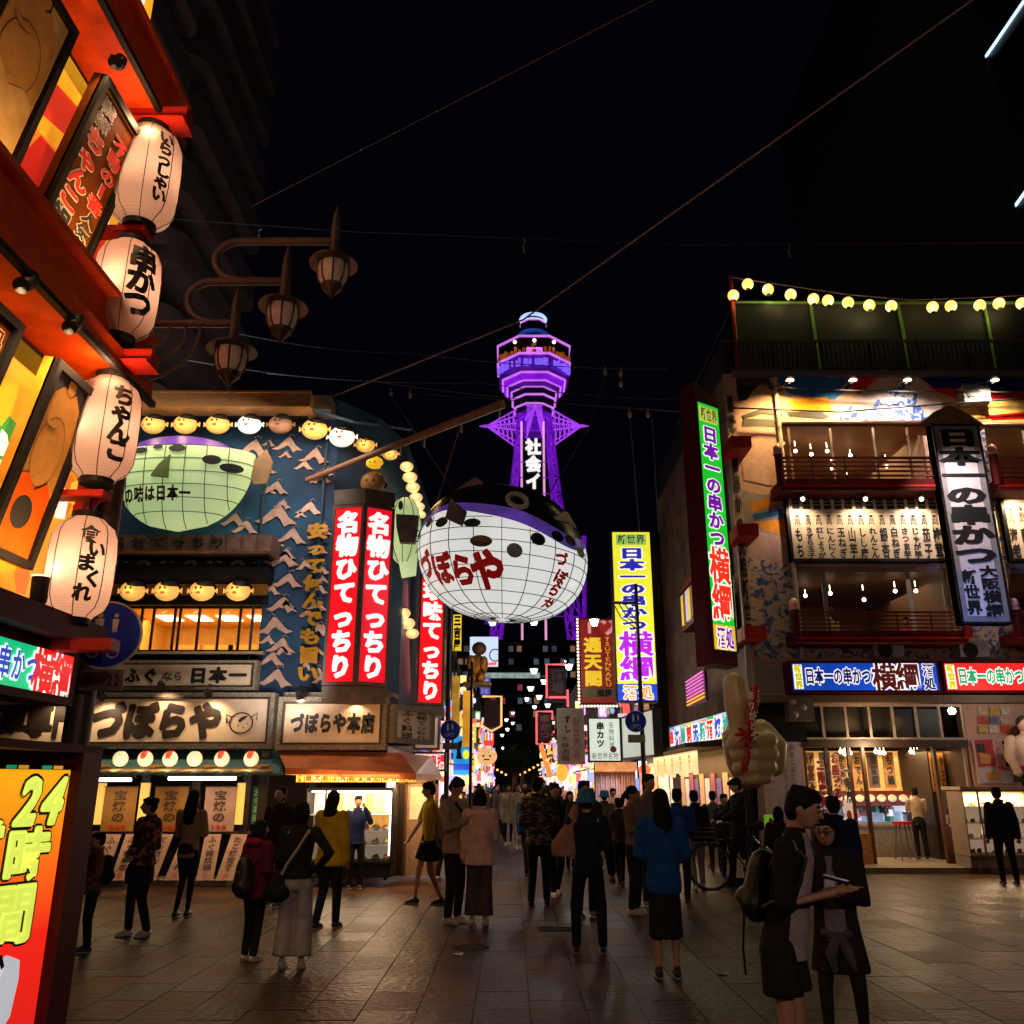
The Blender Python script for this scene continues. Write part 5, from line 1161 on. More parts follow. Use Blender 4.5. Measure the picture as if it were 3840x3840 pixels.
tag(mb.build('window_glow', G('deck_amber', (.50, .12, .02), .45, .8, .8), tw), kind='stuff')
mb = MB(); r_ = tr(139, 1320)
for x in (-70, 0, 70): mb.ball((tx + tr(abs(x), 1315) * (1 if x > 0 else -1), TY - r_ - .2, tz(1352 if x else 1346)), .42, 8, 6)
mb.build('deck_lamp', G('deck_lampc', (1, .8, .6), 3, 0), tw)
mb = MB(); 
for x in (-24, -14, 12, 24): mb.box(tx + tr(x, 1325) - .35, TY - r_ - .3, tz(1392), tx + tr(x, 1325) + .35, TY - r_, tz(1372))
mb.box(tx + tr(-24, 1320), TY - r_ - .3, tz(1376), tx + tr(24, 1320), TY - r_, tz(1372)); mb.build('crest_neon', PP, tw)
# lattice legs
def leg_x(v): return 60 + (v - 1600) * .112 if v < 1900 else 94 + (v - 1900) * .14
mb = MB(); mc = MB()
vs_l = [1575, 1640, 1700, 1760, 1820, 1880, 1940, 2000, 2080, 2160, 2250, 2340, 2420]
for sx_ in (-1, 1):
    for sy in (-1, 1):
        for w_ in (0, 1):
            P = []
            for v in vs_l:
                px = leg_x(v) - (w_ * (15 + (v - 1600) * .02)); r = tr(px, v); P.append(Vector((tx + sx_ * r, TY + sy * r, tz(v))))
            mb.tube(P, .30, 5)
            if w_ == 0: A = P
            else:
                for i in range(len(P) - 1): mc.tube([A[i], P[i + 1]], .16, 4); mc.tube([P[i], A[i + 1]], .16, 4); mc.tube([A[i], P[i]], .16, 4)
mb.build('leg', G('leg_violet', (.20, .008, .60), .62, .7, .3), tw); mc.build('lattice', G('neon_lattice', (.22, .02, .62), .55, .6, .4), tw)
mb = MB()
for sy in (-1,):
    for i in range(0, len(vs_l) - 1, 1):
        v = vs_l[i]; r = tr(leg_x(v), v); mb.tube([(tx - r, TY + sy * r, tz(v)), (tx + r, TY + sy * r, tz(v))], .13, 4)
mb.build('cross_beam', G('neon_lattice', (.22, .02, .62), .55, .6, .4), tw)
for xx in (-183, 183): mb = MB(); mb.tube([(tx + tr(xx, 1930) if xx > 0 else tx - tr(183, 1930), TY, tz(2010)), (tx + (1 if xx > 0 else -1) * tr(183, 2340), TY, tz(2340))], .5, 5); mb.build('neon_tube', G('leg_violet', (.20, .008, .60), .62, .7, .3), tw)
# spiked collar
zc = 1598
mb = MB()
for k in range(4):
    q = R(90 * k); d = Vector((math.cos(q), math.sin(q), 0)); n_ = Vector((-math.sin(q), math.cos(q), 0)); L_t = tr(178, zc) ; cc = Vector((tx, TY, 0))
    tip = cc + d * tr(205, zc) + Vector((0, 0, tz(zc))); tip0 = cc + d * L_t + Vector((0, 0, tz(zc)))
    mb.tube([tip0, tip], [.45, .1], 5)
    for sgn in (-1, 1):
        up = cc + d * tr(60, 1545) + n_ * sgn * tr(30, 1545) + Vector((0, 0, tz(1545))); dn = cc + d * tr(64, 1668) + n_ * sgn * tr(30, 1668) + Vector((0, 0, tz(1668)))
        mb.tube([up, tip0], .2, 4); mb.tube([dn, tip0], .2, 4)
        mid = cc + d * tr(64, 1600) + n_ * sgn * tr(34, 1600) + Vector((0, 0, tz(1600))); mb.tube([mid, tip0], .2, 4)
        pv = None
        for t in range(1, 7): a_ = up.lerp(tip0, t / 7); b_ = dn.lerp(tip0, t / 7); c_ = mid.lerp(tip0, t / 7); mb.tube([a_, c_], .1, 4); mb.tube([c_, b_], .1, 4); mb.tube([a_, dn.lerp(tip0, (t - 1) / 7)], .09, 4)
mb.build('collar_spike', G('neon_lattice2', (.42, .06, .85), .9, .3, .4), tw)
octseg('collar', [(66, 1560), (70, 1600), (64, 1625)], PMID)
ring(72, 1585, .2, PG); 
# advertisement column with white lettering
x0, x1 = 1985 - 22, 2045 - 2
pc = PF(1966, 1645, 2034, 2340, TY - tr(104, 1900)); pc.box('letter_board', 0, 0, 1, 1, -1, 0, mat('letter_navy', (.004, .006, .03), .5), tw)
for xx in (1957, 2043): q = PF(xx - 4, 1580, xx + 4, 2420, TY - tr(74, 1700)); q.box('neon_tube', 0, 0, 1, 1, -.5, 0, G('neon_rose', (.80, .35, .62), 1.0, .05), tw)
pt_ = PF(1970, 1645, 2030, 1905, TY - tr(104, 1900)); pt_.text('社会イン', 0, 0, 1, 1.0, WG, tw, bold=.06, d=.3, fill=.96)
# main street hall under the tower and the dark building beyond
mb = MB(); mb.box(tx - 30, TY + 8, 0, tx + 30, TY + 30, tz(2420)); mb.build('base_block', mat('far_dark', (.012, .01, .018), .8), tw)

# ------------------------------------------------------------------ far end of the street
def slab(name, label, cat, x0, y0, x1, y1, Y, dpt, m, grp=None):
    p = PF(x0, y0, x1, y1, Y); r = thing(name, label, cat, (p.base().x, Y + dpt / 2, max(0, p.base().z)), grp); p.box('body', 0, 0, 1, 1, -dpt, 0, m, r); return p, r
FDK = mat('far_building', (.035, .030, .040), .8, var=.4, scale=.5)
p, r = slab('apartment_block', 'dark building with lit balcony rows closing the far end of the street', 'building', 1690, 2400, 2240, 2935, 110, 12, FDK)
p.V = Vector((0, 0, -p.O.z)); p.h = p.V.length
for j in range(7):
    v = .02 + j * .085
    p.box('balcony', .02, v, .98, v + .012, 0, 1.2, mat('balcony_dim', (.10, .09, .10), .8), r)
    for k in range(16):
        if random.random() < .62:
            u = .03 + k * .06 + random.uniform(-.012, .012); cch = random.choice([('w1', (.10, .09, .13), .5), ('w2', (.35, .20, .10), .5), ('w3', (.10, .14, .19), .5), ('w4', (.4, .06, .10), .5), ('w5', (.06, .06, .10), .5)])
            f_ = p.box('window', u, v + .016, u + .04, v + .062, 0, .05, GREY, r); p.box('pane', u + .003, v + .02, u + .037, v + .058, .05, .08, G(*cch), f_)
light_row = PF(1800, 2520, 2025, 2550, 95)
s = thing('footbridge', 'dim crossing canopy with a row of pale lights over the street', 'canopy', (light_row.base().x, 95, 0)); light_row.box('deck', -.2, -.6, 1.2, 0, -3, 0, FDK, s); light_row.box('light_strip', 0, .1, 1, .75, -.2, .05, G('pale_green', (.35, .45, .42), .8, .8, 1.5), s)
for sx_ in (-.2, 1.15): light_row.box('column', sx_, 0, sx_ + .05, 1 + light_row.base().z / light_row.h, -1, 0, FDK, s)
# low far treetops
def tree(cx, cy, r_, Y, label):
    c = pt(cx, cy, Y); r = px_size(r_, c); s = thing('street_tree', label, 'tree', (c.x, Y, 0))
    mb = MB(); mb.tube([(c.x, Y, 0), (c.x + .1, Y, c.z * .6), (c.x, Y, c.z)], [.22, .16, .06], 8)
    for k in range(5): a = k * 1.26; mb.tube([(c.x, Y, c.z * .65), (c.x + math.cos(a) * r * .7, Y + math.sin(a) * r * .7, c.z + r * .3)], [.08, .02], 5)
    mb.build('trunk', mat('bark', (.05, .03, .02), .9), s)
    mb = MB()
    for k in range(2600):
        v = Vector((random.gauss(0, 1), random.gauss(0, 1), random.gauss(0, 1))).normalized() * (random.random() ** .4); lump = 1 + .22 * math.sin(v.x * 7 + k % 3) * math.cos(v.z * 6)
        q = c + Vector((v.x * r * lump, v.y * r * lump, v.z * r * .95 * lump)); s_ = random.uniform(.07, .14)
        u = Vector((random.gauss(0, 1), random.gauss(0, 1), random.gauss(0, 1))).normalized(); w_ = u.orthogonal().normalized()
        mb.add([q - u * s_, q + w_ * s_ * .5, q + u * s_, q - w_ * s_ * .5], [(0, 1, 2, 3)])
    mb.build('crown', mat('leaves', (.02, .03, .012), .8, var=.5, spec=.1), s)
tree(1925, 2850, 52, 70, 'dark round street tree at the end of the street, nearest')
tree(1955, 2830, 40, 82, 'dark street tree rising behind the round one at the street end')
# street side building rows: plain volumes with shopfronts
def side_block(side, Y0, Y1, x, z, label, c_, seed, bands=True):
    random.seed(seed); r = thing('shop_building', label, 'building', (x, (Y0 + Y1) / 2, 0), 'shop houses along the street')
    m = mat('shop_wall_%d' % seed, c_, .8, var=.4, scale=1.5); mb = MB(); mb.box(x, Y0, 2.6, x + side * 6, Y1, z); mb.build('upper_wall', m, r)
    mb = MB(); mb.box(x + side * .8, Y0, 0, x + side * 6, Y1, 2.6); mb.build('lower_wall', DWOOD, r)
    pf = Panel((x, Y0 if side < 0 else Y1, z), (0, (Y1 - Y0) * (1 if side < 0 else -1), 0), (0, 0, -z))
    pf.N = Vector((-side, 0, 0))
    n = max(1, int((Y1 - Y0) / 2.2))
    for fl in range(int((z - 3.2) / 2.7)):
        for k in range(n):
            u0 = (k + .2) / n; u1 = (k + .8) / n; zt_ = 3.4 + fl * 2.7 + 1.5; v0 = 1 - zt_ / z; v1 = 1 - (zt_ - 1.3) / z
            if v0 < .02: continue
            f_ = pf.box('window', u0, v0, u1, v1, -.02, .04, DARK, r); lit = random.random() < .35
            pf.box('pane', u0 + .02, v0 + .01, u1 - .02, v1 - .01, .04, .05, G('win_warm', (.6, .3, .08), .5, .6, 3) if lit else mat('dark_pane', (.01, .01, .015), .1), f_)
    for k in range(n):     # shopfront: glowing interior, awning, goods
        u0, u1 = (k + .06) / n, (k + .94) / n; hv = lambda zz: 1 - zz / z
        cc = random.choice([('shop_a', (1, .55, .2), .9), ('shop_b', (1, .75, .5), .9), ('shop_c', (.9, .4, .3), .7), ('shop_d', (.8, .75, .9), .8), ('shop_e', (1, .4, .08), .8)])
        pf.box('shopfront', u0, hv(2.3), u1, hv(.3), -.85, -.78, G(cc[0], cc[1], cc[2], .75, 2.5), r)
        pf.box('fascia', u0, hv(3.05), u1, hv(2.5), 0, .12, G(*random.choice([('fs_r', (.7, .03, .03), .8, .3), ('fs_w', (.9, .8, .7), .8, .4, 6), ('fs_y', (.95, .5, .05), .8, .3), ('fs_b', (.05, .1, .6), .7, .3), ('fs_o', (.9, .25, .03), .8, .3)])), r)
        mb = MB(); a = pf.P(u0, hv(2.5), .05); b = pf.P(u1, hv(2.5), .05); e_ = Vector((-side * .9, 0, -.35)); mb.hexa([a + e_ - Vector((0, 0, .04)), b + e_ - Vector((0, 0, .04)), b - Vector((0, 0, .04)), a - Vector((0, 0, .04))], [a + e_, b + e_, b, a]); mb.build('awning', [REDP, WOOD, mat('awn_blue', (.02, .08, .3), .6), mat('awn_white', (.5, .45, .4), .6)][(k + seed) % 4], r)
        for j_ in range(9):
            zz = random.choice([random.uniform(1.5, 2.4), random.uniform(2.0, 3.2), random.uniform(3.2, 6)]); u = random.uniform(u0, u1); o_ = random.uniform(.25, 1.25); hh = random.uniform(.15, .7); cg = random.choice([('hs_w', (1, .9, .95), 1.3), ('hs_o', (1, .45, .1), 1.3), ('hs_y', (1, .75, .3), 1.3), ('hs_r', (1, .12, .1), 1.1), ('hs_b', (.25, .4, 1), 1.1), ('hs_p', (.8, .5, 1), 1.1)])
            if random.random() < .4: mb = MB(); mb.ball(pf.P(u, hv(zz), o_), (.09, .09, .12), 8, 6); mb.build('hanging_lantern', G(*cg), r, True)
            else: pf.box('hanging_sign', u - .03 / pf.w, hv(zz), u + .03 / pf.w, hv(max(1.2, zz - hh)), o_ - .25, o_, G(*cg), r)
        light('POINT', pf.P((u0 + u1) / 2, hv(2.15), .5), 30, random.choice([(1, .7, .4), (1, .8, .6), (1, .6, .3)]), .1, parent=r)
    return pf, r
SX = -2.4
side_block(-1, 25.5, 33, -2.75, 8.6, 'dark shop house behind the single red lit sign', (.05, .04, .05), 11)
side_block(-1, 33, 46, -2.9, 9.5, 'left shop house halfway down the street', (.09, .06, .04), 12)
side_block(-1, 46, 66, -3.0, 8.0, 'left shop house near the street end', (.06, .05, .05), 13)
side_block(-1, 66, 96, -3.0, 9.0, 'farthest left shop house of the street', (.05, .04, .06), 14)
side_block(1, 27.5, 37, 4.4, 9.0, 'right shop house behind the bulb framed sign', (.05, .04, .035), 15)
side_block(1, 37, 52, 4.2, 8.5, 'right shop house halfway down the street', (.06, .05, .05), 16)
side_block(1, 52, 74, 4.0, 7.5, 'right shop house near the street end', (.07, .05, .04), 17)
side_block(1, 74, 98, 4.0, 9.0, 'farthest right shop house of the street', (.04, .04, .05), 18)
random.seed(5)
# street lamps hung over the street: pale trapezoid shades
LS = [(2002, 2330, 24, 19), (1847, 2333, 22, 18), (2228, 2333, 20, 19), (2002, 2516, 38, 16), (2040, 2556, 44, 13), (1990, 2582, 48, 14), (2076, 2593, 42, 14), (2022, 2614, 52, 13), (1976, 2622, 58, 10), (2054, 2645, 56, 12), (2004, 2651, 62, 9), (1923, 2674, 66, 8), (1899, 2700, 70, 8), (1923, 2712, 74, 8), (1903, 2735, 78, 8), (1883, 2757, 82, 8), (2133, 2500, 34, 16), (1768, 2445, 34, 8), (1885, 2805, 88, 5), (1985, 2820, 90, 5), (1950, 2835, 92, 5), (1720, 2425, 32, 5), (2120, 1920 + 560, 36, 3)]
pos_w = ['under the balloon belly, left', 'beside the yellow neon board', 'on top of the bulb framed heart sign']
for k, (x, y, Y, r_) in enumerate(LS):
    c = pt(x, y, Y); r = px_size(r_, c)
    s = thing('hanging_lamp', 'pale glowing lamp hung over the street, %s' % ('%s in the row going away' % ['nearest', 'second', 'third', 'fourth', 'fifth', 'sixth', 'seventh', 'eighth', 'ninth', 'tenth', 'eleventh', 'twelfth', 'thirteenth', 'fourteenth', 'fifteenth', 'sixteenth', 'seventeenth', 'eighteenth', 'nineteenth', 'twentieth', 'twenty first', 'twenty second', 'twenty third'][k]), 'street lamp', (c.x, c.y, c.z - r), 'hanging lamps over the street')
    mb = MB(); mb.tube([c + Vector((0, 0, -r * .7)), c + Vector((0, 0, r * .45))], [r * .55, r], 10); mb.build('diffuser', G('lamp_pale', (.95, 1.0, .82), 1.6, .05), s, True)
    mb = MB(); mb.tube([c + Vector((0, 0, r * .46)), c + Vector((0, 0, r * .8))], [r * 1.15, r * .5], 10); mb.tube([c + Vector((0, 0, r * .8)), c + Vector((0, 0, r * 1.6))], r * .06, 5); mb.build('cap', mat('cap_green', (.02, .08, .03), .5), s)
    if k % 2 == 0: light('POINT', c + Vector((0, -r, -r)), 60 if Y < 50 else 40, (1, .95, .8), r, parent=s)
# neon and board signs down the street
def board(name, label, x0, y0, x1, y1, Y, m, cat='sign', fr=None, ft=.04, dpt=.25):
    p = PF(x0, y0, x1, y1, Y); return p, sign(name, label, cat, p, m, fr, ft, dpt)
def neon_frame(label, x0, y0, x1, y1, Y, m, seg):
    p = PF(x0, y0, x1, y1, Y); s = thing('neon_sign', label, 'neon sign', p.base()); p.box('board', .1, .08, .95, .9, -.2, -.05, mat('neon_board', (.04, .02, .03), .6, var=.6), s); r = px_size(4.2, p.P(.5, .5))
    for sg in seg: mb = MB(); mb.tube([p.P(*a, .02) for a in sg], r, 6); mb.build('neon_tube', m, s, True)
    return p, s
NR = G('neon_red', (1, .12, .14), 1.3, .1)
p, s = neon_frame('red neon outlined sign board above the street, the higher one', 2050, 2492, 2128, 2650, 40, NR, [[(0, .8), (0, 0), (1, 0)], [(.1, .78), (.95, .78)], [(1, .6), (1, 1.0)]]); p.text('酒場', .2, .1, .85, .7, mat('neon_grey', (.2, .18, .22), .6), s)
p, s = neon_frame('red neon outlined sign board lower down beside the grey menu board', 2012, 2668, 2072, 2790, 46, NR, [[(1, .25), (1, 0), (0, 0), (0, 1), (1, 1), (1, 1.12)]]); p.text('串かつ', .2, .1, .85, .85, mat('neon_dim', (.3, .1, .12), .6), s)
p, s = neon_frame('shield shaped dark board outlined in orange neon', 1808, 2612, 1880, 2742, 36, G('neon_orange', (1, .50, .18), 1.2, .1), [[(0, 0), (1, 0), (1, .85), (.5, 1), (0, .85), (0, .7)]])
p, r = board('menu_board', 'pale grey tall menu board with small black writing by the street', 2090, 2656, 2192, 2866, 27, mat('board_pale', (.5, .42, .40), .6), fr=STEEL); p.text('すし', .25, .12, .5, .45, INK, r, bold=.04); p.text('大衆酒場', .1, .5, .45, .95, INK, r, bold=.0); p.text('新世界店', .55, .15, .85, .9, mat('ink_red2', (.4, .05, .04), .6), r, bold=.0)
p, r = board('lit_sign', 'greenish white lit box sign with black characters beside the round blue sign', 2205, 2690, 2330, 2858, 24, G('sign_pale', (.72, .80, .70), .8, .1), fr=DARK); p.text('串カツ', .25, .1, .5, .68, INK, r, bold=.05); p.text('名物料理', .62, .1, .8, .7, INK, r, bold=-.0); p.text('新世界名物', .1, .78, .9, .95, INK, r, vert=False, bold=.0); p.poly('red_mark', ell(.75, .72, .10, .07), mat('ink_red2', (.4, .05, .04), .6), r, .01)
p = PO(2330, 2690, 24, 2452, 20.6, 2850); p = Panel(pt(2330, 2690, 24), Vector((pt(2450, 2680, 21).x - pt(2330, 2690, 24).x, -3, 0)), (0, 0, -1.1)); sign('lit_sign', 'blank pale side of the lit box sign behind the round blue sign', 'sign', p, G('sign_pale2', (.55, .58, .5), .7, .2), DARK, .04, .2)
p, r = board('lit_sign', 'yellow vertical lit sign with blue and purple characters right of the balloon', 2302, 1992, 2455, 2632, 22.5, G('sign_lemon', (.86, .82, .04), .95, .08), fr=DRED, ft=.03, dpt=.5)
def banner_txt(p, r, c1, c2, boxc, lowc, top='新世界'):
    p.box('title_strip', .12, .02, .88, .085, .003, .006, boxc, r); p.text(top, .15, .02, .85, .083, mat('ink_olive', (.25, .3, .02), .5, var=0), r, vert=False, bold=.02, d=.02)
    p.text('日本一の串かつ', .22, .10, .78, .60, c1, r, bold=.05, outline=.11, omat=WG, fill=.98, sx=1.15); p.text('横綱', .10, .60, .92, .885, c2, r, bold=.032, outline=.08, omat=WG, fill=1.02)
    p.box('bottom_strip', 0.02, .90, .98, .995, .003, .006, lowc, r)
banner_txt(p, r, G('ink_navy', (.03, .03, .42), .8), G('ink_violet', (.48, .02, .80), .9), G('strip_green', (.35, .62, .15), .8), G('strip_blue', (.02, .08, .7), .8)); p.text('酒処', .15, .905, .88, .99, G('ink_orange', (.95, .4, .1), .9), r, vert=False, bold=.04, outline=.1, omat=WG, d=.02)
light('AREA', p.P(.5, .6, .3), 18, (1, .95, .4), .8, to=p.P(.5, 1, 3), parent=r, size_y=3)
p, r = board('bulb_sign', 'dark red vertical sign with a heart framed by rows of small bulbs', 2172, 2318, 2312, 2642, 25, G('sign_maroon', (.22, .012, .01), .6, .2), fr=DRED); p.text('I♥', .08, .02, .95, .2, G('pink_out', (.7, .25, .22), .8), r, vert=False, bold=.02)
p.poly('heart', [(.70, .185), (.52, .11), (.50, .07), (.56, .045), (.63, .05), (.70, .08), (.77, .05), (.84, .045), (.90, .07), (.88, .11)], G('heart_red', (.35, .02, .02), .6), r, .018)
p.text('通天閣', .12, .22, .62, .80, G('ink_gold', (.80, .52, .02), .8), r, bold=.05); p.text('TSUTENKAKU', .68, .22, .86, .80, G('ink_gold2', (.7, .35, .02), .7), r, bold=.02); p.box('lower_strip', .08, .82, .92, .92, .003, .006, mat('strip_khaki', (.3, .27, .15), .6), r); p.text('横綱', .45, .825, .85, .915, INK, r, vert=False, bold=.03, d=.015)
blb = None
for k in range(64):
    if k < 26: u, v = -.03, (k + .5) / 26
    elif k < 52: u, v = 1.03, (k - 26 + .5) / 26
    else: u, v = (k - 52 + .5) / 12, 1.02
    q = p.P(u, v, .06)
    if blb is None: mb = MB(); mb.ball(q, .035, 8, 6); blb = mb.build('bulb', G('bulb_small', (1, .72, .5), 2.2, 0), r, True); b0q = q
    else: o = blb.copy(); col.objects.link(o); o.parent = r; o.location = q - b0q
# left side of the street mouth
p, r = board('blank_sign', 'blank pinkish white board beside the corner of the blowfish restaurant', 1552, 2684, 1648, 2812, 19, mat('blank_pink', (.62, .42, .38), .5), fr=DARK)
light('SPOT', p.P(.6, -.3, 1.2), 30, (1, .8, .75), .1, to=p.P(.5, .5), spot=80, parent=r)
p, r = board('lit_sign', 'small blurred red and white lit shop sign under the blank pink board', 1548, 2820, 1672, 2892, 19.5, G('sign_blush', (.9, .55, .5), 1.0, .6, 6), fr=DARK); p.text('名物串揚', .03, .1, .97, .9, G('ink_red3', (.8, .03, .05), .8), r, vert=False, bold=.05, outline=.1, omat=WG)
GB = G('banner_gold', (.80, .38, .03), .55, .7, 1.5)
p, r = board('banner', 'gold hanging banner on the left side of the street', 1695, 2535, 1722, 2720, 23, GB, 'banner'); p, r = board('banner', 'wider gold hanging banner right of the dark pole', 1735, 2590, 1762, 2800, 26, GB, 'banner')
p, r = board('lit_sign', 'bright blue and cyan lit shopfront sign on the left of the street', 1700, 2760, 1768, 2905, 28, G('sign_cyan', (.02, .35, .8), .9, .6, 1.5)); p.box('blue_strip', 0, .72, 1, .88, .003, .01, G('strip_blue', (.02, .08, .7), .8), r); p.poly('yellow_mark', ell(.7, .48, .18, .12), G('sign_lemon', (.86, .82, .04), .95), r, .02); p.poly('dark_mark', [(.1, .2), (.5, .1), (.4, .4), (.5, .6), (.15, .6), (.2, .4)], INK, r, .015)
p, r = board('lit_sign', 'white square lit sign with a thin circle high on the left of the street', 1762, 2388, 1868, 2500, 30, G('sign_icewhite', (.62, .75, .95), 1.0, .1)); mb = MB(); mb.tube([p.P(.9 + .2 * math.cos(R(t)), .62 + .2 * math.sin(R(t)), .03) for t in range(60, 301, 20)], .02, 5); mb.build('circle_mark', INK, r); p.poly('red_mark', [(.55, .88), (.95, .84), (.95, .95), (.6, .97)], G('neon_red', (1, .12, .14), 1.3), r, .03)
p, r = board('lit_sign', 'thin yellow vertical sign with black characters left of the white square sign', 1699, 2305, 1730, 2440, 27, G('sign_lemon2', (.9, .6, .03), .9)); p.text('三吉屋', .05, 0, .95, 1, INK, r, bold=.06)
p, r = board('lit_sign', 'small blue vertical sign down the left side of the street', 1800, 2540, 1838, 2605, 50, G('sign_indigo', (.10, .1, .5), .7, .4)); p.text('居酒', .1, .05, .9, .95, G('ink_pale', (.5, .5, .8), .6), r)
p, r = board('lit_sign', 'small red white and yellow striped sign above the round cake lantern', 1814, 2748, 1852, 2795, 40, G('sign_stripe_red', (.85, .05, .05), .9))
for k in range(3): p.box('stripe', .1 + k * .3, 0, .25 + k * .3, .6, .003, .01, WG if k else G('sign_lemon', (.86, .82, .04), .95), r)
mb = MB(); c = pt(1826, 2836, 33); r_ = px_size(38, c); s = thing('ball_lantern', 'round orange dumpling shaped lantern with a painted face hanging left of the street', 'lantern', (c.x, c.y, c.z - r_)); mb.ball(c, (r_, r_, r_ * .85), 18, 12); mb.build('shell', G('ball_peach', (.95, .52, .22), .8, .2), s, 'all')
mb = MB(); mb.ball(c + Vector((-.12, -r_ * .95, 0)), .04, 6, 4); mb.ball(c + Vector((.12, -r_ * .95, 0)), .04, 6, 4); mb.build('eye', INK, s); mb = MB(); mb.tube([c + Vector((-.1, -r_ * .93, -.12)), c + Vector((.1, -r_ * .93, -.12))], .025, 5); mb.build('mouth', REDP, s)
# stacked statue: seated golden figure with a dark ball on its head
c = pt(1795, 2450, 26); s = thing('rooftop_statue', 'seated golden brown statue with a ball shaped head on a bracket over the street', 'statue', pt(1790, 2560, 26)); BRG = mat('statue_gold', (.45, .20, .04), .4, .3)
mb = MB(); mb.ball(pt(1797, 2432, 26), (.22, .22, .20), 14, 10); mb.build('head', mat('statue_dark', (.12, .06, .03), .5), s, True)
mb = MB(); a = pt(1790, 2500, 26); mb.ball(a, (.30, .26, .36), 14, 10); mb.ball(a + Vector((-.18, -.2, .1)), (.14, .14, .22), 10, 8); mb.ball(a + Vector((.2, -.2, .05)), (.13, .14, .24), 10, 8); mb.ball(a + Vector((-.14, -.3, -.35)), (.13, .3, .13), 10, 8); mb.ball(a + Vector((.14, -.3, -.35)), (.13, .3, .13), 10, 8); mb.build('body', BRG, s, True)
mb = MB(); b = pt(1790, 2560, 26); mb.box(b.x - .4, 25.7, b.z - .1, b.x + .4, 26.4, b.z); mb.tube([(b.x - .1, 26, b.z), (-2.7, 26.0, b.z - .3)], .06, 6); mb.build('bracket', WOOD, s)
light('POINT', pt(1810, 2600, 24.5), 30, (1, .6, .25), .1, parent=s)
# orange slanted neon bar on the right, round orange lantern
a, b = pt(2030, 2800, 44), pt(2062, 2905, 40); mb = MB(); mb.tube([a, b], .13, 6); one(mb.build('neon_bar', G('neon_tangerine', (1, .22, .05), 1.1), None), 'slanted orange glowing bar on the right side of the street', 'neon sign')
c = pt(2108, 2898, 30); mb = MB(); mb.ball(c, (.20, .2, .28), 14, 10); one(mb.build('round_lantern', G('lant_orange', (1, .42, .05), 1.2, .3, 5), None, 'all'), 'glowing orange paper lantern under the pale grey menu board', 'lantern')
for k in range(7):        # rows of warm eave lights that converge
    for sd in (-1, 1):
        c = pt(1925 + sd * (28 + k * 16), 2905 - k * 9, 84 - k * 8); mb = MB(); r_ = px_size(4, c); mb.ball(c, (r_ * 1.2, r_, r_), 8, 6)
        one(mb.build('eave_lamp', G('eave_orange', (1, .45, .12), 2.0, 0), None, True), 'small orange eave lamp, %s from the far end on the %s side' % (['first', 'second', 'third', 'fourth', 'fifth', 'sixth', 'seventh'][k], 'left' if sd < 0 else 'right'), 'lamp', 'orange eave lamps down the street')
# small shop clutter sprinkled along both sides: banners and cards
random.seed(21)
cc = [G('cl_w', (.8, .75, .8), .8), G('cl_r', (.9, .1, .1), .8), G('cl_y', (.95, .65, .1), .8), G('cl_b', (.1, .25, .8), .8), G('cl_o', (1, .4, .08), .9), G('cl_g', (.2, .6, .2), .7), G('cl_p', (.7, .4, .8), .7)]
for k in range(90):
    Y = random.uniform(28, 94); sd = random.choice([-1, 1]); x = (-2.5 if sd < 0 else 3.9) + random.uniform(-.3, .5) * -sd; z = random.choice([random.uniform(1.7, 3.2), random.uniform(1.8, 3.0), random.uniform(2.6, 6.5)])
    w_, h_ = random.uniform(.2, .8), random.uniform(.3, 1.3)
    mb = MB(); mb.box(x - w_ / 2, Y, z, x + w_ / 2, Y + .12, z + h_); m_i = random.randrange(7)
    p = Panel((x - w_ / 2, Y - .003, z + h_), (w_, 0, 0), (0, 0, -h_)); o = one(mb.build('street_sign', cc[m_i], None), 'small lit sign', 'sign', 'small lit signs down the street')
    o['label'] = 'small %s lit sign %s on the %s side, %s' % (['white', 'red', 'yellow', 'blue', 'orange', 'green', 'lilac'][m_i], 'low' if z < 2.5 else 'high', 'left' if sd < 0 else 'right', ['at the street mouth', 'before the dumpling lantern', 'halfway down the street', 'beyond the neon frames', 'by the street trees', 'at the far end'][min(5, int((Y - 28) / 11))])
    t_ = p.text(random.choice(['酒', '串', '寿司', '鍋', '麺', '焼肉', '将棋']), .1, .1, .9, .9, random.choice([INK, WG]), o, bold=.04)

# lit vaulted shop entrance on the right below the pale box sign
p = PF(2235, 2858, 2390, 3090, 26.5); s = thing('shop_entrance', 'curtained shop entrance glowing pink and orange below the pale box sign', 'shopfront', (p.base().x, 26.5, 0)); p.V = Vector((0, 0, -p.O.z)); p.h = p.O.z
mb = MB()
for k in range(16):
    u = k / 16; p.boxm(mb, u, .12, u + .045, .95, -.1 - .04 * (k % 2), -.06 - .04 * (k % 2))
mb.build('curtain', mat('curtain_pink', (.6, .38, .34), .7), s); p.box('backing', 0, 0, 1, 1, -.5, -.4, mat('curtain_back', (.3, .2, .2), .8), s); p.box('valance', 0, 0, 1, .12, -.1, .1, G('valance_orange', (1, .4, .15), .8, .5, 4), s)
light('SPOT', p.P(.3, -.05, .8), 60, (.95, .85, 1), .1, to=p.P(.3, .6), spot=70, parent=s); light('SPOT', p.P(.8, -.05, .8), 60, (1, .6, .3), .1, to=p.P(.7, .7), spot=80, parent=s)

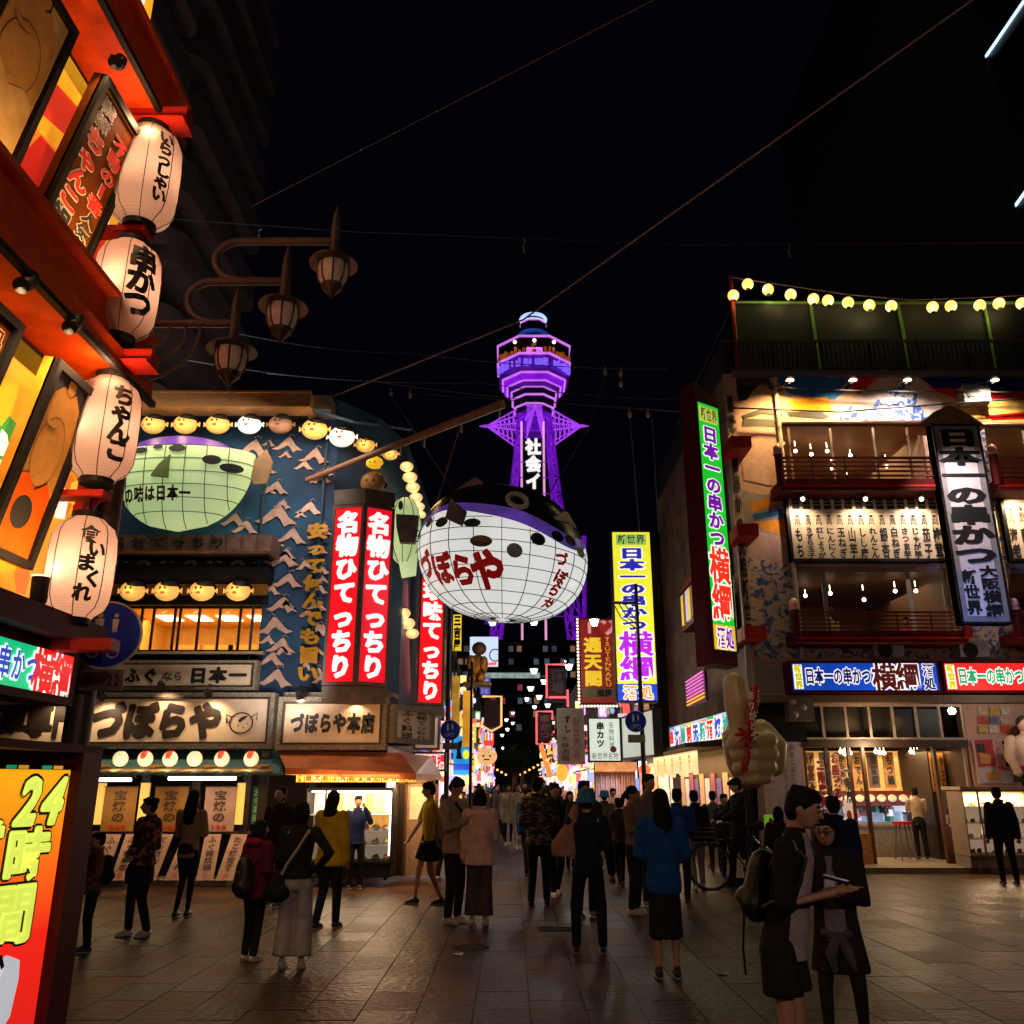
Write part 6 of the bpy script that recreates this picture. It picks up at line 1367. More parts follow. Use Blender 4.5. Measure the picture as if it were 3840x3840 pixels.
# ------------------------------------------------------------------ balcony tower block up left, neon edged block up right
s = thing('apartment_tower', 'dark high block of flats with stacked rounded balconies above the left restaurants', 'building', (-13, 24, 0))
mb = MB(); mb.box(-22, 18, 0, -11.2, 29, 52); mb.build('wall', mat('tower_wall', (.014, .012, .013), .9, var=.3, scale=.6), s)
BLM = mat('balcony_concrete', (.075, .056, .058), .85, var=.45, scale=1.2)
def balc(y0, y1, z, x0=-11.3, x1=-9.9, h=1.15):
    mb = MB(); n = 6; r = .7
    o_ = [(x0, y0)] + [(x1 - r + r * math.sin(R(90 * k / n)), y0 + r - r * math.cos(R(90 * k / n))) for k in range(n + 1)] + [(x1 - .4 + .4 * math.cos(R(90 * k / n)), y1 - .4 + .4 * math.sin(R(90 * k / n))) for k in range(n + 1)] + [(x0, y1)]
    mb.prism([(a, b, z + h) for a, b in o_], (0, 0, h)); return mb.build('balcony', BLM, s)
for k in range(19):
    z = 6.2 + k * 2.55; balc(22.2 - .0 * k, 29.6, z); balc(17.6, 21.8, z + .2)
light('AREA', (-6.5, 19, 9.3), 190, (1, .75, .62), 3, to=(-10.8, 25, 22), parent=s)  # added uplight without a fixture, brings out the dark balconies
s = thing('neon_edged_building', 'dark tall building at the top right corner edged with ice blue neon strips', 'building', (24, 26, 0))
e1, e2 = pt(3700, 208, 24), pt(3812, 765, 24)
mb = MB(); mb.box(e1.x, 24, 0, e1.x + 16, 44, 40); mb.build('wall', mat('maroon_dark', (.03, .010, .010), .8, var=.2), s)
NI = G('neon_iceblue', (.55, .80, 1.0), 1.6, 0); NI2 = G('neon_iceblue2', (.12, .35, .75), .9, 0)
for (xa, ya, xb, yb, Yb) in ((3700, 208, 3870, -40, 20.5), (3812, 765, 3960, 560, 21.0)):
    a, b = pt(xa, ya, 24), pt(xb, yb, Yb); mb = MB(); mb.tube([a, b], .055, 6); mb.build('neon_tube', NI, s); dx_ = Vector((.16, .2, 0)); mb = MB(); mb.tube([a + dx_, b + dx_], .04, 6); mb.build('neon_tube', NI2, s)
    mb = MB(); mb.tube([a, a + dx_ + Vector((-.02, 0, -.02))], .055, 6); mb.build('neon_tube', NI, s); mb = MB(); mb.hexa([a + Vector((.05, .1, -.4)), b + Vector((.05, .1, -.4)), b + Vector((3, .4, -.4)), a + Vector((3, .4, -.4))], [a + Vector((.05, .1, 0)), b + Vector((.05, .1, 0)), b + Vector((3, .4, 0)), a + Vector((3, .4, 0))]); mb.build('canopy', DARK, s)
# ------------------------------------------------------------------ right hand restaurant building
RY = 18.0
XC = pt(2752, 1900, RY).x
kb = thing('skewer_restaurant', 'large corner restaurant with painted walls, red balconies and lit sign bands', 'building', (9, RY + 2, 0))
zT = pt(3200, 1402, RY).z; XE = 16.0
pw = Panel((XC, RY, zT), (XE - XC, 0, 0), (0, 0, -zT))
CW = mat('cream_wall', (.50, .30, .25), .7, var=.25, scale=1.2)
hw1, hw2 = hole(pw, 2918, 1582, 3482, 1840, RY), hole(pw, 2975, 2125, 3572, 2400, RY)
hw1b, hw2b = hole(pw, 3705, 1590, 4200, 1840, RY), hole(pw, 3790, 2130, 4300, 2400, RY)
hs = hole(pw, 3020, 2640, 3650, 3200, RY); hs = (hs[0], hs[1], hs[2], .997)
wall_holes(pw, [hw1, hw2, hw1b, hw2b, hs], 'wall', CW, kb, .3)
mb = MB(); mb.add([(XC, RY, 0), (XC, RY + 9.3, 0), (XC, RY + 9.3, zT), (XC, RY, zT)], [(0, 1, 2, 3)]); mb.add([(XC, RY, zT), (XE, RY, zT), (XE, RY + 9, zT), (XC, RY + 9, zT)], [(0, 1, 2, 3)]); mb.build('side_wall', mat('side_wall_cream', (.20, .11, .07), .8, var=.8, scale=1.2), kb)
def U(x, y): return uv(pw, x, y, RY)
# painted mural: hills, branches, flying sleeves, spray (plain shapes)
BLU = bitex('mural_spray', (.015, .05, .22), (.50, .48, .50), scale=6, thr=.5, soft=.05, dist=1.5)
BLU2 = bitex('mural_spray_dark', (.01, .018, .09), (.30, .22, .24), scale=5, thr=.53, soft=.05, dist=2.5)
MM = [mat('mural_black', (.02, .015, .015), .6), mat('mural_red', (.55, .012, .008), .7, spec=.1), mat('mural_navy', (.008, .018, .16), .7, spec=.1), BLU, mat('mural_pale', (.50, .40, .38), .7, spec=.1), mat('mural_yellow', (.60, .38, .10), .7, spec=.1), BLU2, mat('mural_orange', (.60, .24, .02), .7, spec=.1), mat('mural_pink', (.45, .28, .26), .65), mat('mural_sky', (.03, .14, .40), .7, spec=.1), mat('mural_grey', (.25, .21, .23), .7)]
def mp(L, nm='mural', d=.004): return pw.polys(nm, [([U(x, y) for x, y in pts], k) for pts, k in L], MM, kb, d)
mp([([(2900, 1412), (3160, 1412), (3190, 1450), (3130, 1500), (2960, 1480)], 9), ([(2960, 1500), (3100, 1490), (3120, 1545), (2980, 1545)], 7), ([(3290, 1500), (3420, 1500), (3500, 1578), (3230, 1578)], 3)], d=.025)
mp([([(2760, 1412), (2880, 1412), (2895, 1445), (2850, 1440), (2820, 1470), (2800, 1500), (2770, 1505), (2762, 1470)], 0), ([(2860, 1420), (2895, 1450), (2905, 1465), (2885, 1460)], 0),
    ([(3150, 1412), (3300, 1412), (3330, 1440), (3240, 1500), (3190, 1450)], 1), ([(3100, 1578), (3200, 1500), (3290, 1418), (3440, 1418), (3500, 1470), (3560, 1540), (3580, 1578)], 4),
    ([(3320, 1470), (3360, 1445), (3410, 1440), (3440, 1475), (3435, 1540), (3430, 1578), (3400, 1560), (3380, 1500)], 3), ([(3140, 1540), (3190, 1520), (3225, 1560), (3215, 1578), (3150, 1578)], 3),
    ([(3440, 1412), (4200, 1412), (4200, 1470), (3700, 1500), (3520, 1470)], 2), ([(3480, 1455), (4200, 1480), (4200, 1505), (3600, 1500)], 1), ([(3580, 1500), (4200, 1510), (4200, 1600), (3600, 1578)], 5), ([(3690, 1560), (4200, 1510), (4200, 1560), (3720, 1578)], 1), ([(3600, 1440), (3720, 1430), (3700, 1460), (3620, 1465)], 9)])
mp([([(2780, 1560), (2850, 1535), (2960, 1545), (3080, 1545), (3110, 1565), (3070, 1570), (2950, 1560), (2860, 1552), (2790, 1570)], 0), ([(3030, 1545), (3052, 1515), (3060, 1520), (3045, 1550)], 0), ([(2925, 1545), (2945, 1575), (2960, 1572), (2950, 1550)], 4)], d=.02)
# left pier of the facade: rolls, rays, spray
mp([([(2770, 1835), (2860, 1855), (2935, 1850), (2950, 1960), (2940, 2060), (2790, 2010)], 10), ([(2800, 1890), (2940, 1850), (2945, 1880), (2830, 1920)], 7), ([(2820, 1930), (2945, 1905), (2945, 1930), (2830, 1950)], 9), ([(2820, 1960), (2948, 1945), (2955, 2010), (2870, 1990)], 7), ([(2785, 1990), (2960, 2010), (2965, 2120), (2800, 2090)], 8)])
mp([([(2800, 2120), (2850, 2085), (2900, 2110), (2960, 2130), (2975, 2240), (2965, 2400), (2900, 2370), (2860, 2300), (2815, 2240)], 6), ([(2820, 2350), (2890, 2370), (2960, 2410), (2990, 2470), (2850, 2470), (2835, 2400)], 8), ([(2990, 2412), (4100, 2412), (4100, 2470), (2990, 2470)], 10), ([(3000, 2420), (3300, 2418), (3350, 2468), (3050, 2468)], 8), ([(3400, 2425), (3560, 2412), (3700, 2425), (3750, 2468), (3420, 2468)], 8)], d=.003)
mp([([(2825, 2480), (2955, 2480), (2955, 2600), (2835, 2600)], 10), ([(3575, 2120), (3615, 2120), (3640, 2400), (3600, 2400)], 6), ([(3490, 1600), (3505, 1590), (3530, 1700), (3515, 1700)], 4), ([(3650, 1590), (3690, 1600), (3720, 1840), (3700, 1840)], 6)], d=.003)
BLU3 = bitex('mural_wave', (.03, .07, .20), (.46, .36, .36), scale=3, thr=.47, soft=.06, dist=3, c3=(.55, .30, .10), thr2=.66); MM.append(BLU3)
mp([([(2760, 1590), (2900, 1590), (2915, 1700), (2925, 1830), (2790, 1800)], 8), ([(2800, 2090), (2965, 2120), (2980, 2240), (2990, 2400), (2990, 2470), (2830, 2470), (2815, 2300)], 11), ([(3000, 2412), (4100, 2412), (4100, 2470), (3000, 2470)], 11), ([(3578, 2345), (3800, 2345), (3810, 2412), (3640, 2412)], 11), ([(3490, 1590), (3540, 1590), (3560, 1840), (3500, 1840)], 11), ([(3730, 1845), (3765, 1845), (3790, 2110), (3770, 2400), (3735, 2400)], 11), ([(2790, 1570), (2900, 1575), (2905, 1600), (2780, 1600)], 0)], d=.012)
# rooftop cornice, railing, green net frame with lantern string
p = PF(2745, 1388, 4300, 1408, RY - .12); p.box('cornice', 0, 0, 1, 1, -.4, 0, GREY, kb)
RLM = mat('rail_grey', (.05, .045, .055), .5, .4)
rl = thing('roof_railing', 'dark upright bar railing along the roof edge of the skewer restaurant', 'railing', (10, RY, zT))
zr0, zr1 = pt(3200, 1395, RY).z, pt(3200, 1278, RY).z
mb = MB(); mb.box(XC, RY - .06, zr1 - .05, XE, RY, zr1); mb.build('top_rail', GREY, rl)
mb = MB(); mb.box(XC, RY - .05, zr0 + .02, XE, RY - .01, zr0 + .06); mb.build('bottom_rail', RLM, rl)
for k in range(100):
    x = XC + (XE - XC) * (k + .5) / 100
    mb = MB(); th = .035 if k % 10 == 0 else .014; mb.box(x - th, RY - .045, zr0 + .06, x + th, RY - .02, zr1 - .05); mb.build('bar', RLM, rl)
mb = MB(); mb.box(XC, RY + .05, zr0, XC + .05, RY + 9, zr1); mb.build('side_rail', RLM, rl)
gf = thing('net_frame', 'green steel frame with dark netting above the roof railing', 'fence', (10, RY + .8, zT)); GM = mat('frame_green', (.10, .24, .03), .5); NETM = bitex('net_dark', (.001, .002, .0015), (.003, .007, .004), scale=30, thr=.5, soft=.1, kind='wave', dist=0, stretch=(1, 1, 1))
za, zb = pt(3200, 1395, RY + 1.2).z, pt(3200, 1135, RY + .5).z; xg = pt(2750, 1135, RY + .5).x
for x0, x1 in ((2752, 2752), (3040, 3075), (3368, 3415), (3690, 3740), (4010, 4060)):
    t_, b_ = pt(x0, 1140, RY + .5), pt(x1, 1395, RY + 1.2); mb = MB(); mb.tube([b_, t_], .04, 6); mb.build('post', GM, gf)
mb = MB(); mb.tube([(xg, RY + .5, zb), (XE, RY + .5, zb)], .04, 6); mb.build('top_bar', GM, gf)
mb = MB(); mb.add([(xg, RY + .55, zb), (XE, RY + .55, zb), (XE, RY + 1.25, za), (xg, RY + 1.25, za)], [(0, 1, 2, 3)]); mb.build('netting', NETM, gf)
mb = MB(); mb.tube([(xg, RY + .5, zb), (xg, RY + 8, zb)], .03, 6); mb.add([(xg, RY + .5, zb), (xg, RY + 8, zb), (xg, RY + 8, za), (xg, RY + .5, za)], [(0, 1, 2, 3)]); mb.build('side_netting', NETM, gf)
p0 = pt(2738, 1035, RY + .2); mb = MB(); mb.tube([(p0.x, RY + .2, zT), p0], .045, 6); one(mb.build('flag_pole', REDP, None), 'red pole at the roof corner that holds the lantern string', 'pole')
sl = [(2750, 1108), (2804, 1066), (2880, 1086), (2965, 1105), (3050, 1122), (3105, 1127), (3180, 1135), (3260, 1145), (3342, 1148), (3497, 1152), (3566, 1148), (3674, 1145), (3746, 1138), (3832, 1138)]
prev = None; ordn = ['first', 'second', 'third', 'fourth', 'fifth', 'sixth', 'seventh', 'eighth', 'ninth', 'tenth', 'eleventh', 'twelfth', 'thirteenth', 'fourteenth']
SLM = bitex('string_lantern', (1, .55, .06), (1, .80, .42), scale=5, thr=.5, soft=.15, dist=0, emit=1.5)
for k, (x, y) in enumerate(sl):
    c = pt(x, y, RY + .2); r = px_size(21, c); lab = '%s small round yellow lantern from the pole on the roof string' % ordn[k]
    if prev is None:
        s = thing('string_lantern', lab, 'lantern', (c.x, c.y, c.z - r), 'yellow lanterns on the roof string')
        mb = MB(); mb.ball(c, (r, r, r * 1.05), 16, 10); mb.build('lantern_shade', SLM, s, 'all'); mb = MB(); mb.tube([c + Vector((0, 0, -r * 1.12)), c + Vector((0, 0, -r * .95))], r * .4, 8); mb.tube([c + Vector((0, 0, r * .95)), c + Vector((0, 0, r * 1.2))], r * .4, 8); mb.build('rim', BLACK, s)
        light('POINT', c + Vector((0, -.2, -.25)), 3, (1, .8, .35), r, parent=s)
        prev = s
    else: copy_tree(prev, None, (c.x, c.y, c.z - r), lab, rot=(0, 0, k * 1.3))
wire('lantern string wire sagging along the roof', [pt(2738, 1040, RY + .2), pt(2960, 1072, RY + .2), pt(3180, 1105, RY + .2), pt(3420, 1125, RY + .2), pt(3620, 1118, RY + .2), pt(3900, 1105, RY + .2)], .014, WT, 0, 'cable', 'lantern string')
wire('dark cable hanging in front of the painted wall', [pt(2740, 1530, RY - .4), pt(2900, 1535, RY - .4), pt(3150, 1545, RY - .4), pt(3400, 1525, RY - .4), pt(3900, 1490, RY - .4)], .02, INK)
wire('second dark cable in front of the painted wall', [pt(2790, 1440, RY - .5), pt(3050, 1460, RY - .5), pt(3500, 1470, RY - .5), pt(3900, 1470, RY - .5)], .012, INK)
# wall wash lamps
for k, (x, cl) in enumerate(((2962, (1, .62, .2)), (3198, (1, .72, .38)), (3402, (1, .86, .7)), (3730, (1, .82, .6)))):
    a = pt(x, 1425, RY - .8); s = thing('wall_lamp', '%s small downlight from the left over the painted wall' % on[k], 'lamp', a, 'downlights over the mural')
    mb = MB(); mb.tube([a, a + Vector((0, .05, .08))], [.09, .05], 12); mb.tube([a + Vector((0, .05, .08)), a + Vector((0, .8, .12))], .02, 6); mb.build('lamp_head', DARK, s, True)
    mb = MB(); mb.tube([a + Vector((0, 0, -.015)), a + Vector((0, 0, -.002))], .085, 12); mb.build('bulb', G('downlight', (1, .88, .66), 9, 0), s)
    light('SPOT', a + Vector((0, 0, -.05)), 330 if k == 0 else 260, cl, .04, to=a + Vector((0, .75, -1.0)), spot=130, parent=s)
# dining rooms behind the windows
WW = mat('dining_wood', (.34, .19, .085), .6, var=.3, scale=3)
def dining(h, n, pw_, tables=True, m=WW):
    pw_ *= .5
    q, o = interior(pw, h, 4.5, m, kb)
    for k in range(n):
        c = q.P((k + .5 + random.uniform(-.3, .3)) / n, .04 + .02, -random.uniform(.9, 3.2)); 
        mb = MB(); mb.ball(c + Vector((0, 0, -.12 - random.random() * .25)), .045, 8, 6); mb.tube([c, c + Vector((0, 0, -.12))], .01, 4); mb.build('ceiling_lamp', G('room_bulb', (1, .78, .5), 9, 0), kb)
    light('AREA', q.P(.5, .1, -2), pw_, (1, .66, .34), 4, rot=(0, 0, 0), parent=kb, size_y=2.0)
    if tables:
        mb = MB()
        for k in range(5):
            u = (k + .5) / 5; q.boxm(mb, u - .06, .80, u + .06, .82, -3.2, -1.5); q.boxm(mb, u - .05, .62, u - .035, 1, -3.3, -3.2)
        mb.build('table', mat('table_dark', (.06, .03, .02), .35), kb)
    return q
random.seed(9)
q = dining(hw1, 8, 120); q.box('bright_panel', .22, .52, .80, .75, -4.3, -4.25, mat('panel_pale', (.6, .5, .4), .5), kb); q.poly('hanging_mark', [(.80, .36), (.86, .36), (.83, .46)], G('neon_redorange', (.9, .15, .05), .9), kb, -2.4)
q = dining(hw2, 6, 55, True, mat('dining_brown', (.20, .10, .05), .6, var=.3)); dining(hw1b, 4, 70); dining(hw2b, 4, 40, True, mat('dining_brown', (.20, .10, .05), .6))
FRM = mat('frame_pale', (.35, .30, .28), .45, .3)
window(pw, hw1, 4, 1, mat('frame_brown', (.10, .05, .03), .5), kb, .05, xs=[.10, .38, .67, .90]); window(pw, hw2, 3, 1, FRM, kb, .09, xs=[.22, .76])
window(pw, hw1b, 3, 1, FRM, kb, .06); window(pw, hw2b, 3, 1, FRM, kb, .08)
# red balconies
def balcony(x0, x1, ytop, ybase, ybot, label, posts=(0, 1)):
    Yb = RY - .75; p = PF(x0, ytop, x1, ybot, Yb); s = thing('balcony', label, 'balcony', (p.base().x, RY - .4, p.base().z), 'red balconies')
    vb = (ybase - ytop) / (ybot - ytop)
    p.box('fascia', 0, vb, 1, 1, -.75, 0, DRED, s); p.box('fascia_strip', 0, vb + (1 - vb) * .55, 1, vb + (1 - vb) * .72, .001, .03, REDP, s)
    for k in range(5):
        v = vb * (.02 + k * .2); p.box('rail', 0, v, 1, v + (.075 if k == 0 else .05) * vb * 1.2, -.06, 0, mat('rail_red', (.16, .018, .010), .45), s)
    for k in range(4): u = (k + 1) / 5; p.box('baluster', u - .004, 0, u + .004, vb, -.05, -.01, mat('rail_red', (.16, .018, .010), .45), s)
    for u in posts:
        c = p.P(u, vb * .5); h = p.h * vb; c = p.P(u, vb); mb = MB(); mb.tube([c + Vector((0, 0, -.15)), c + Vector((0, 0, h * 1.08))], .085, 10); mb.build('post', REDP if u else DRED, s)
        mb = MB(); mb.ball(c + Vector((0, 0, h * 1.08 + .09)), (.10, .10, .12), 12, 8, top=1.2); mb.tube([c + Vector((0, 0, h * 1.08 - .02)), c + Vector((0, 0, h * 1.08 + .02))], .11, 12); mb.build('finial', mat('finial_pink', (.55, .25, .2), .4), s, True)
    return s
balcony(2925, 3545, 1710, 1795, 1838, 'upper red balcony railing left of the vertical shop sign'); balcony(3735, 4300, 1710, 1795, 1838, 'upper red balcony railing cut by the right edge')
balcony(2985, 3625, 2290, 2365, 2408, 'lower red balcony railing over the blue lit sign'); balcony(3815, 4400, 2290, 2365, 2408, 'lower red balcony railing cut by the right edge')
# menu board with columns of writing
p = PF(2952, 1850, 3540, 2108, RY - .14); s = thing('menu_board', 'wide cream board with fourteen columns of black menu writing between the balconies', 'menu', p.base())
p.box('board', 0, 0, 1, 1, -.1, 0, CREAM, s); p.frame('board_frame', .07, -.1, .05, DARK, s)
mn = ['もち', 'うずら玉子', '紅しょうが', 'にんにく', '玉ねぎ', '山芋', 'しし唐', 'れんこん', '銀杏', '白ねぎ', 'さつま芋', 'じゃが芋', '茄子', '椎茸']
mb = MB(); mb2 = MB()
for k, t in enumerate(mn):
    u0, u1 = .035 + k * .0675, .035 + (k + 1) * .0675
    p.text(t, u0 + .008, .50, u1 - .008, .95, INK, s, bold=.035, fill=.98); p.text('一本百円', u0 + .013, .26, u1 - .013, .47, INK, s, bold=.015)
    p.boxm(mb, u0 + .010, .08, u1 - .010, .235, .003, .005); p.boxm(mb2, u0 - .001, .07, u0 + .001, .25, .003, .008)
    for w_ in range(2): p.boxm(mb2, u0 + .012, .12 + w_ * .05, u1 - .012, .128 + w_ * .05, .006, .008)
mb.build('price_block', INK, s); mb2.build('divider_line', CREAM, s)
for k, x in enumerate((3010, 3245, 3455)):
    a = pt(x, 1868, RY - .55); l_ = thing('board_lamp', '%s black lamp over the wide cream menu board' % ('left', 'middle', 'right')[k], 'lamp', a, 'lamps over the menu board'); mb = MB(); mb.tube([a, a + Vector((0, .05, .09))], [.08, .04], 10); mb.tube([a + Vector((0, .05, .09)), a + Vector((0, .42, .14))], .012, 5); mb.build('lamp_head', BLACK, l_, True)
    mb = MB(); mb.ball(a + Vector((0, 0, -.02)), .045, 8, 6); mb.build('bulb', G('downlight', (1, .88, .66), 9, 0), l_)
    light('SPOT', a + Vector((0, 0, -.05)), 210, (1, .76, .50), .03, to=a + Vector((0, .46, -.9)), spot=135, parent=l_)
p = PF(3765, 1850, 4300, 2108, RY - .14); s = thing('menu_board', 'cream menu board with black writing cut by the right edge', 'menu', p.base()); p.box('board', 0, 0, 1, 1, -.1, 0, CREAM, s); p.frame('board_frame', .07, -.1, .05, DARK, s)
for k, t in enumerate(('海老', '南瓜', '帆立貝', '若鶏', '牛肉', '豚肉', 'たこ')): p.text(t, .03 + k * .075, .5, .09 + k * .075, .95, INK, s, bold=.035); p.text('一本百円', .035 + k * .075, .1, .085 + k * .075, .45, INK, s, bold=.01)
light('SPOT', pt(3800, 1860, RY - .5), 120, (1, .74, .42), .03, to=pt(3820, 2000, RY), spot=115, parent=s)
# tall vertical board
p = PF(3548, 1592, 3732, 2340, RY - .95); s = thing('vertical_sign', 'tall white vertical board with big black shop lettering and blue light at its foot', 'sign', p.base())
p.box('board', 0, 0, 1, 1, -.25, 0, mat('board_lilac', (.80, .72, .74), .55, var=.15), s); p.frame('board_frame', .035, -.25, .04, DARK, s); p.frame('inner_line', .16, .0, .003, mat('line_grey', (.3, .28, .28), .6), s)
p.text('日本一の串かつ', .12, .02, .90, .72, INK, s, bold=.06, fill=.97, sx=1.15); p.text('大阪', .5, .72, .88, .84, INK, s, bold=.05); p.text('新世界', .14, .74, .46, .96, INK, s, bold=.05); p.text('横綱', .5, .84, .88, .97, INK, s, bold=.05)
mb = MB(); c = p.P(.5, 0); mb.prism([c + Vector((-.75, .1, 0)), c + Vector((-.35, .1, .33)), c + Vector((0, .1, .50)), c + Vector((.35, .1, .33)), c + Vector((.75, .1, 0))], (0, -.5, 0)); mb.build('straw_hood', mat('straw', (.30, .15, .05), .8, var=.6, scale=14), s)
light('SPOT', pt(3560, 1640, RY - 2.2), 240, (1, .82, .80), .1, to=p.P(.5, .45), spot=95, parent=s); light('SPOT', pt(3700, 2450, RY - 3), 160, (.12, .3, 1), .05, to=p.P(.6, .86), spot=38, parent=s)  # both spots added without fixtures: one brightens the board, one tints its foot blue
# narrow decorated banner at the corner
p = PF(2758, 1480, 2790, 2420, RY - .2); s = thing('corner_banner', 'narrow black and white decorated strip down the building corner behind the green sign', 'banner', p.base()); p.box('strip', 0, 0, 1, 1, -.1, 0, mat('strip_pink', (.45, .32, .28), .6), s); p.text('浪花名物串かつ元祖新世界', .1, 0, .9, 1, INK, s, bold=.05)
# lit sign bands above the shopfront
def band(x0, x1, label, m, c1, c2, y0=2478, y1=2598):
    p = PF(x0, y0, x1, y1, RY - .45); s = sign('lit_sign', label, 'sign', p, m, DRED, .05, .4, DRED)
    w_ = 1 / (3525 - 2962) * 563; k = 563 / (x1 - x0)
    e = lambda a: a * k
    p.box('title_strip', e(.025), .12, e(.085), .88, .003, .006, WG, s); p.text('新世界', e(.03), .12, e(.082), .88, G('ink_yellowgreen', (.7, .62, .02), .8), s, bold=.08)
    p.text('日本一の串かつ', e(.10), .22, e(.54), .74, c1, s, vert=False, bold=.035, outline=.11, omat=WG, fill=1.02); p.text('横綱', e(.55), .08, e(.86), .92, c2, s, vert=False, bold=.032, outline=.085, omat=WG, fill=1.05); p.text('酒処', e(.885), .08, e(.965), .92, c1, s, bold=.04, outline=.10, omat=WG)
    return p, s
BG = bitex('sign_blue_grad', (.002, .012, .20), (.01, .12, .80), scale=.45, thr=.5, soft=.25, dist=0, emit=.9)
band(2962, 3525, 'blue lit sign band with brown and white lettering above the shopfront', BG, G('ink_navy2', (.01, .012, .16), .6), G('ink_maroon', (.12, .012, .012), .6))
band(3535, 4098, 'red lit sign band with green lettering cut by the right edge', G('sign_red2', (.90, .02, .02), .95), G('ink_green', (.01, .35, .15), .8), G('ink_blue', (.02, .08, .65), .7))
p = PF(2850, 2606, 4300, 2634, RY - .35); p.box('shopfront_beam', 0, 0, 1, 1, -.35, 0, mat('beam_tan', (.14, .09, .06), .6), kb)
# shopfront opening: transoms above, doors below
q = shopq = pw.sub(*hs)
vt = (uv(pw, 3300, 2775, RY)[1] - hs[1]) / (hs[3] - hs[1])
pt_top = q.sub(0, 0, 1, vt)
f_, qq = window(pt_top, (0, 0, 1, 1), 7, 1, mat('transom_frame', (.35, .27, .24), .45, .3), kb, .05, True, -.02)
q.box('transom_bulkhead', 0, 0, 1, vt * .98, -.9, -.5, mat('bulkhead_black', (.05, .035, .025), .4), kb)
for u_ in (.36, .66): light('SPOT', q.P(u_, .012, -.30), 9, (1, .6, .3), .03, to=q.P(u_, vt, -.48), spot=70, parent=kb)
q.box('door_head', 0, vt, 1, vt + .045, -.3, .03, DWOOD, kb)
# kitchen interior
mb = MB()
for a, b in (((0, 1), (0, vt)), ((0, vt), (1, vt)), ((1, vt), (1, 1))): mb.add([q.P(*a, -.3), q.P(*b, -.3), q.P(*b, -5), q.P(*a, -5)], [(0, 1, 2, 3)])
mb.add([q.P(0, vt, -5), q.P(1, vt, -5), q.P(1, 1, -5), q.P(0, 1, -5)], [(0, 1, 2, 3)]); mb.build('interior_walls', mat('kitchen_wall', (.09, .04, .018), .6, var=.5), kb)
for k in range(9):
    u = .03 + k * .108; vv = vt + .10
    o = q.box('wall_board', u, vt + .05, u + .07, vt + .30, -2.55, -2.5, mat('plaque_wood', (.45, .20, .04), .5) if k % 3 else mat('plaque_dark', (.14, .07, .04), .5), kb); q.text(['天ぷら', '串かつ', 'げそ焼', 'どて焼', 'からあげ', 'おでん', '湯豆腐', 'もつ鍋', '冷やっこ'][k], u + .012, vt + .07, u + .058, vt + .28, INK, kb, bold=.04, d=-2.48)
q.box('lit_back_board', 0, vt + .04, 1, vt + .32, -2.75, -2.7, G('board_amber', (1, .50, .12), .62, .4, 3), kb)
q.box('hood', 0, vt + .32, 1, vt + .42, -2.6, -2.0, mat('hood_maroon', (.12, .015, .012), .5), kb)
for k in range(14): c = q.P((k + .5) / 14, vt + .37, -1.97); mb = MB(); mb.ball(c, (.10, .02, .08), 10, 6); mb.build('round_plaque', mat('plaque_cream', (.7, .6, .4), .5), kb)
random.seed(33)
SB = [mat('ware_steel', (.4, .45, .52), .25, .6), G('ware_blue', (.35, .5, .75), .5), mat('ware_teal', (.05, .4, .3), .5), G('ware_white', (.7, .75, .85), .7), mat('ware_dark', (.05, .05, .07), .4), mat('ware_pink', (.7, .2, .25), .5)]
q.box('kitchen_back', 0, vt + .42, 1, .78, -3.0, -2.95, G('kitchen_back_glow', (.35, .45, .62), .5, .7, 3), kb)
for k in range(52):
    u = random.uniform(.35, .98); v = random.uniform(.60, .76); w_, h_ = random.uniform(.008, .03), random.uniform(.02, .07)
    q.box('kitchen_ware', u, v - h_, u + w_, v, -2.9 + random.random() * .7, -2.85 + random.random() * .8, random.choice(SB), kb)
q.box('counter_top', .33, .765, 1, .78, -2.4, -1.5, WOOD, kb); q.box('counter_front', .33, .78, 1, 1, -2.3, -1.6, mat('counter_bamboo', (.20, .12, .05), .7, var=.6, scale=20), kb)
q.box('cupboard', .88, vt + .04, .984, 1, -2.4, -1.0, DWOOD, kb)
for k in range(2): q.box('wall_board', .89 + k * .05, vt + .07, .925 + k * .05, vt + .32, -.99, -.96, mat('plaque_wood', (.45, .20, .04), .5), kb); q.text(['煮込み', 'やっこ', '枝豆'][k], .893 + k * .05, vt + .09, .922 + k * .05, vt + .30, INK, kb, bold=.04, d=-.94)
q.box('inner_floor', 0, .985, 1, 1, -5, .0, mat('inner_floor', (.12, .07, .04), .4), kb)
for k in range(9):
    c = q.P(.36 + k * .075, vt + .06, -1.2 - (k % 3) * .4); mb = MB(); mb.ball(c, .045 if k != 1 else .08, 8, 6); mb.tube([c, c + Vector((0, 0, .2))], .008, 4); mb.build('bulb', G('shop_bulb', (1, .80, .5), 9, 0), kb)
light('AREA', q.P(.6, vt + .06, -1.4), 90, (1, .66, .32), 3, rot=(0, 0, 0), parent=kb, size_y=1.2); light('AREA', q.P(.6, .5, -2.2), 22, (.75, .85, 1), 3, to=q.P(.6, .7, -2.9), parent=kb); light('POINT', q.P(.42, vt + .05, .5), 60, (1, .68, .36), .08, parent=kb)
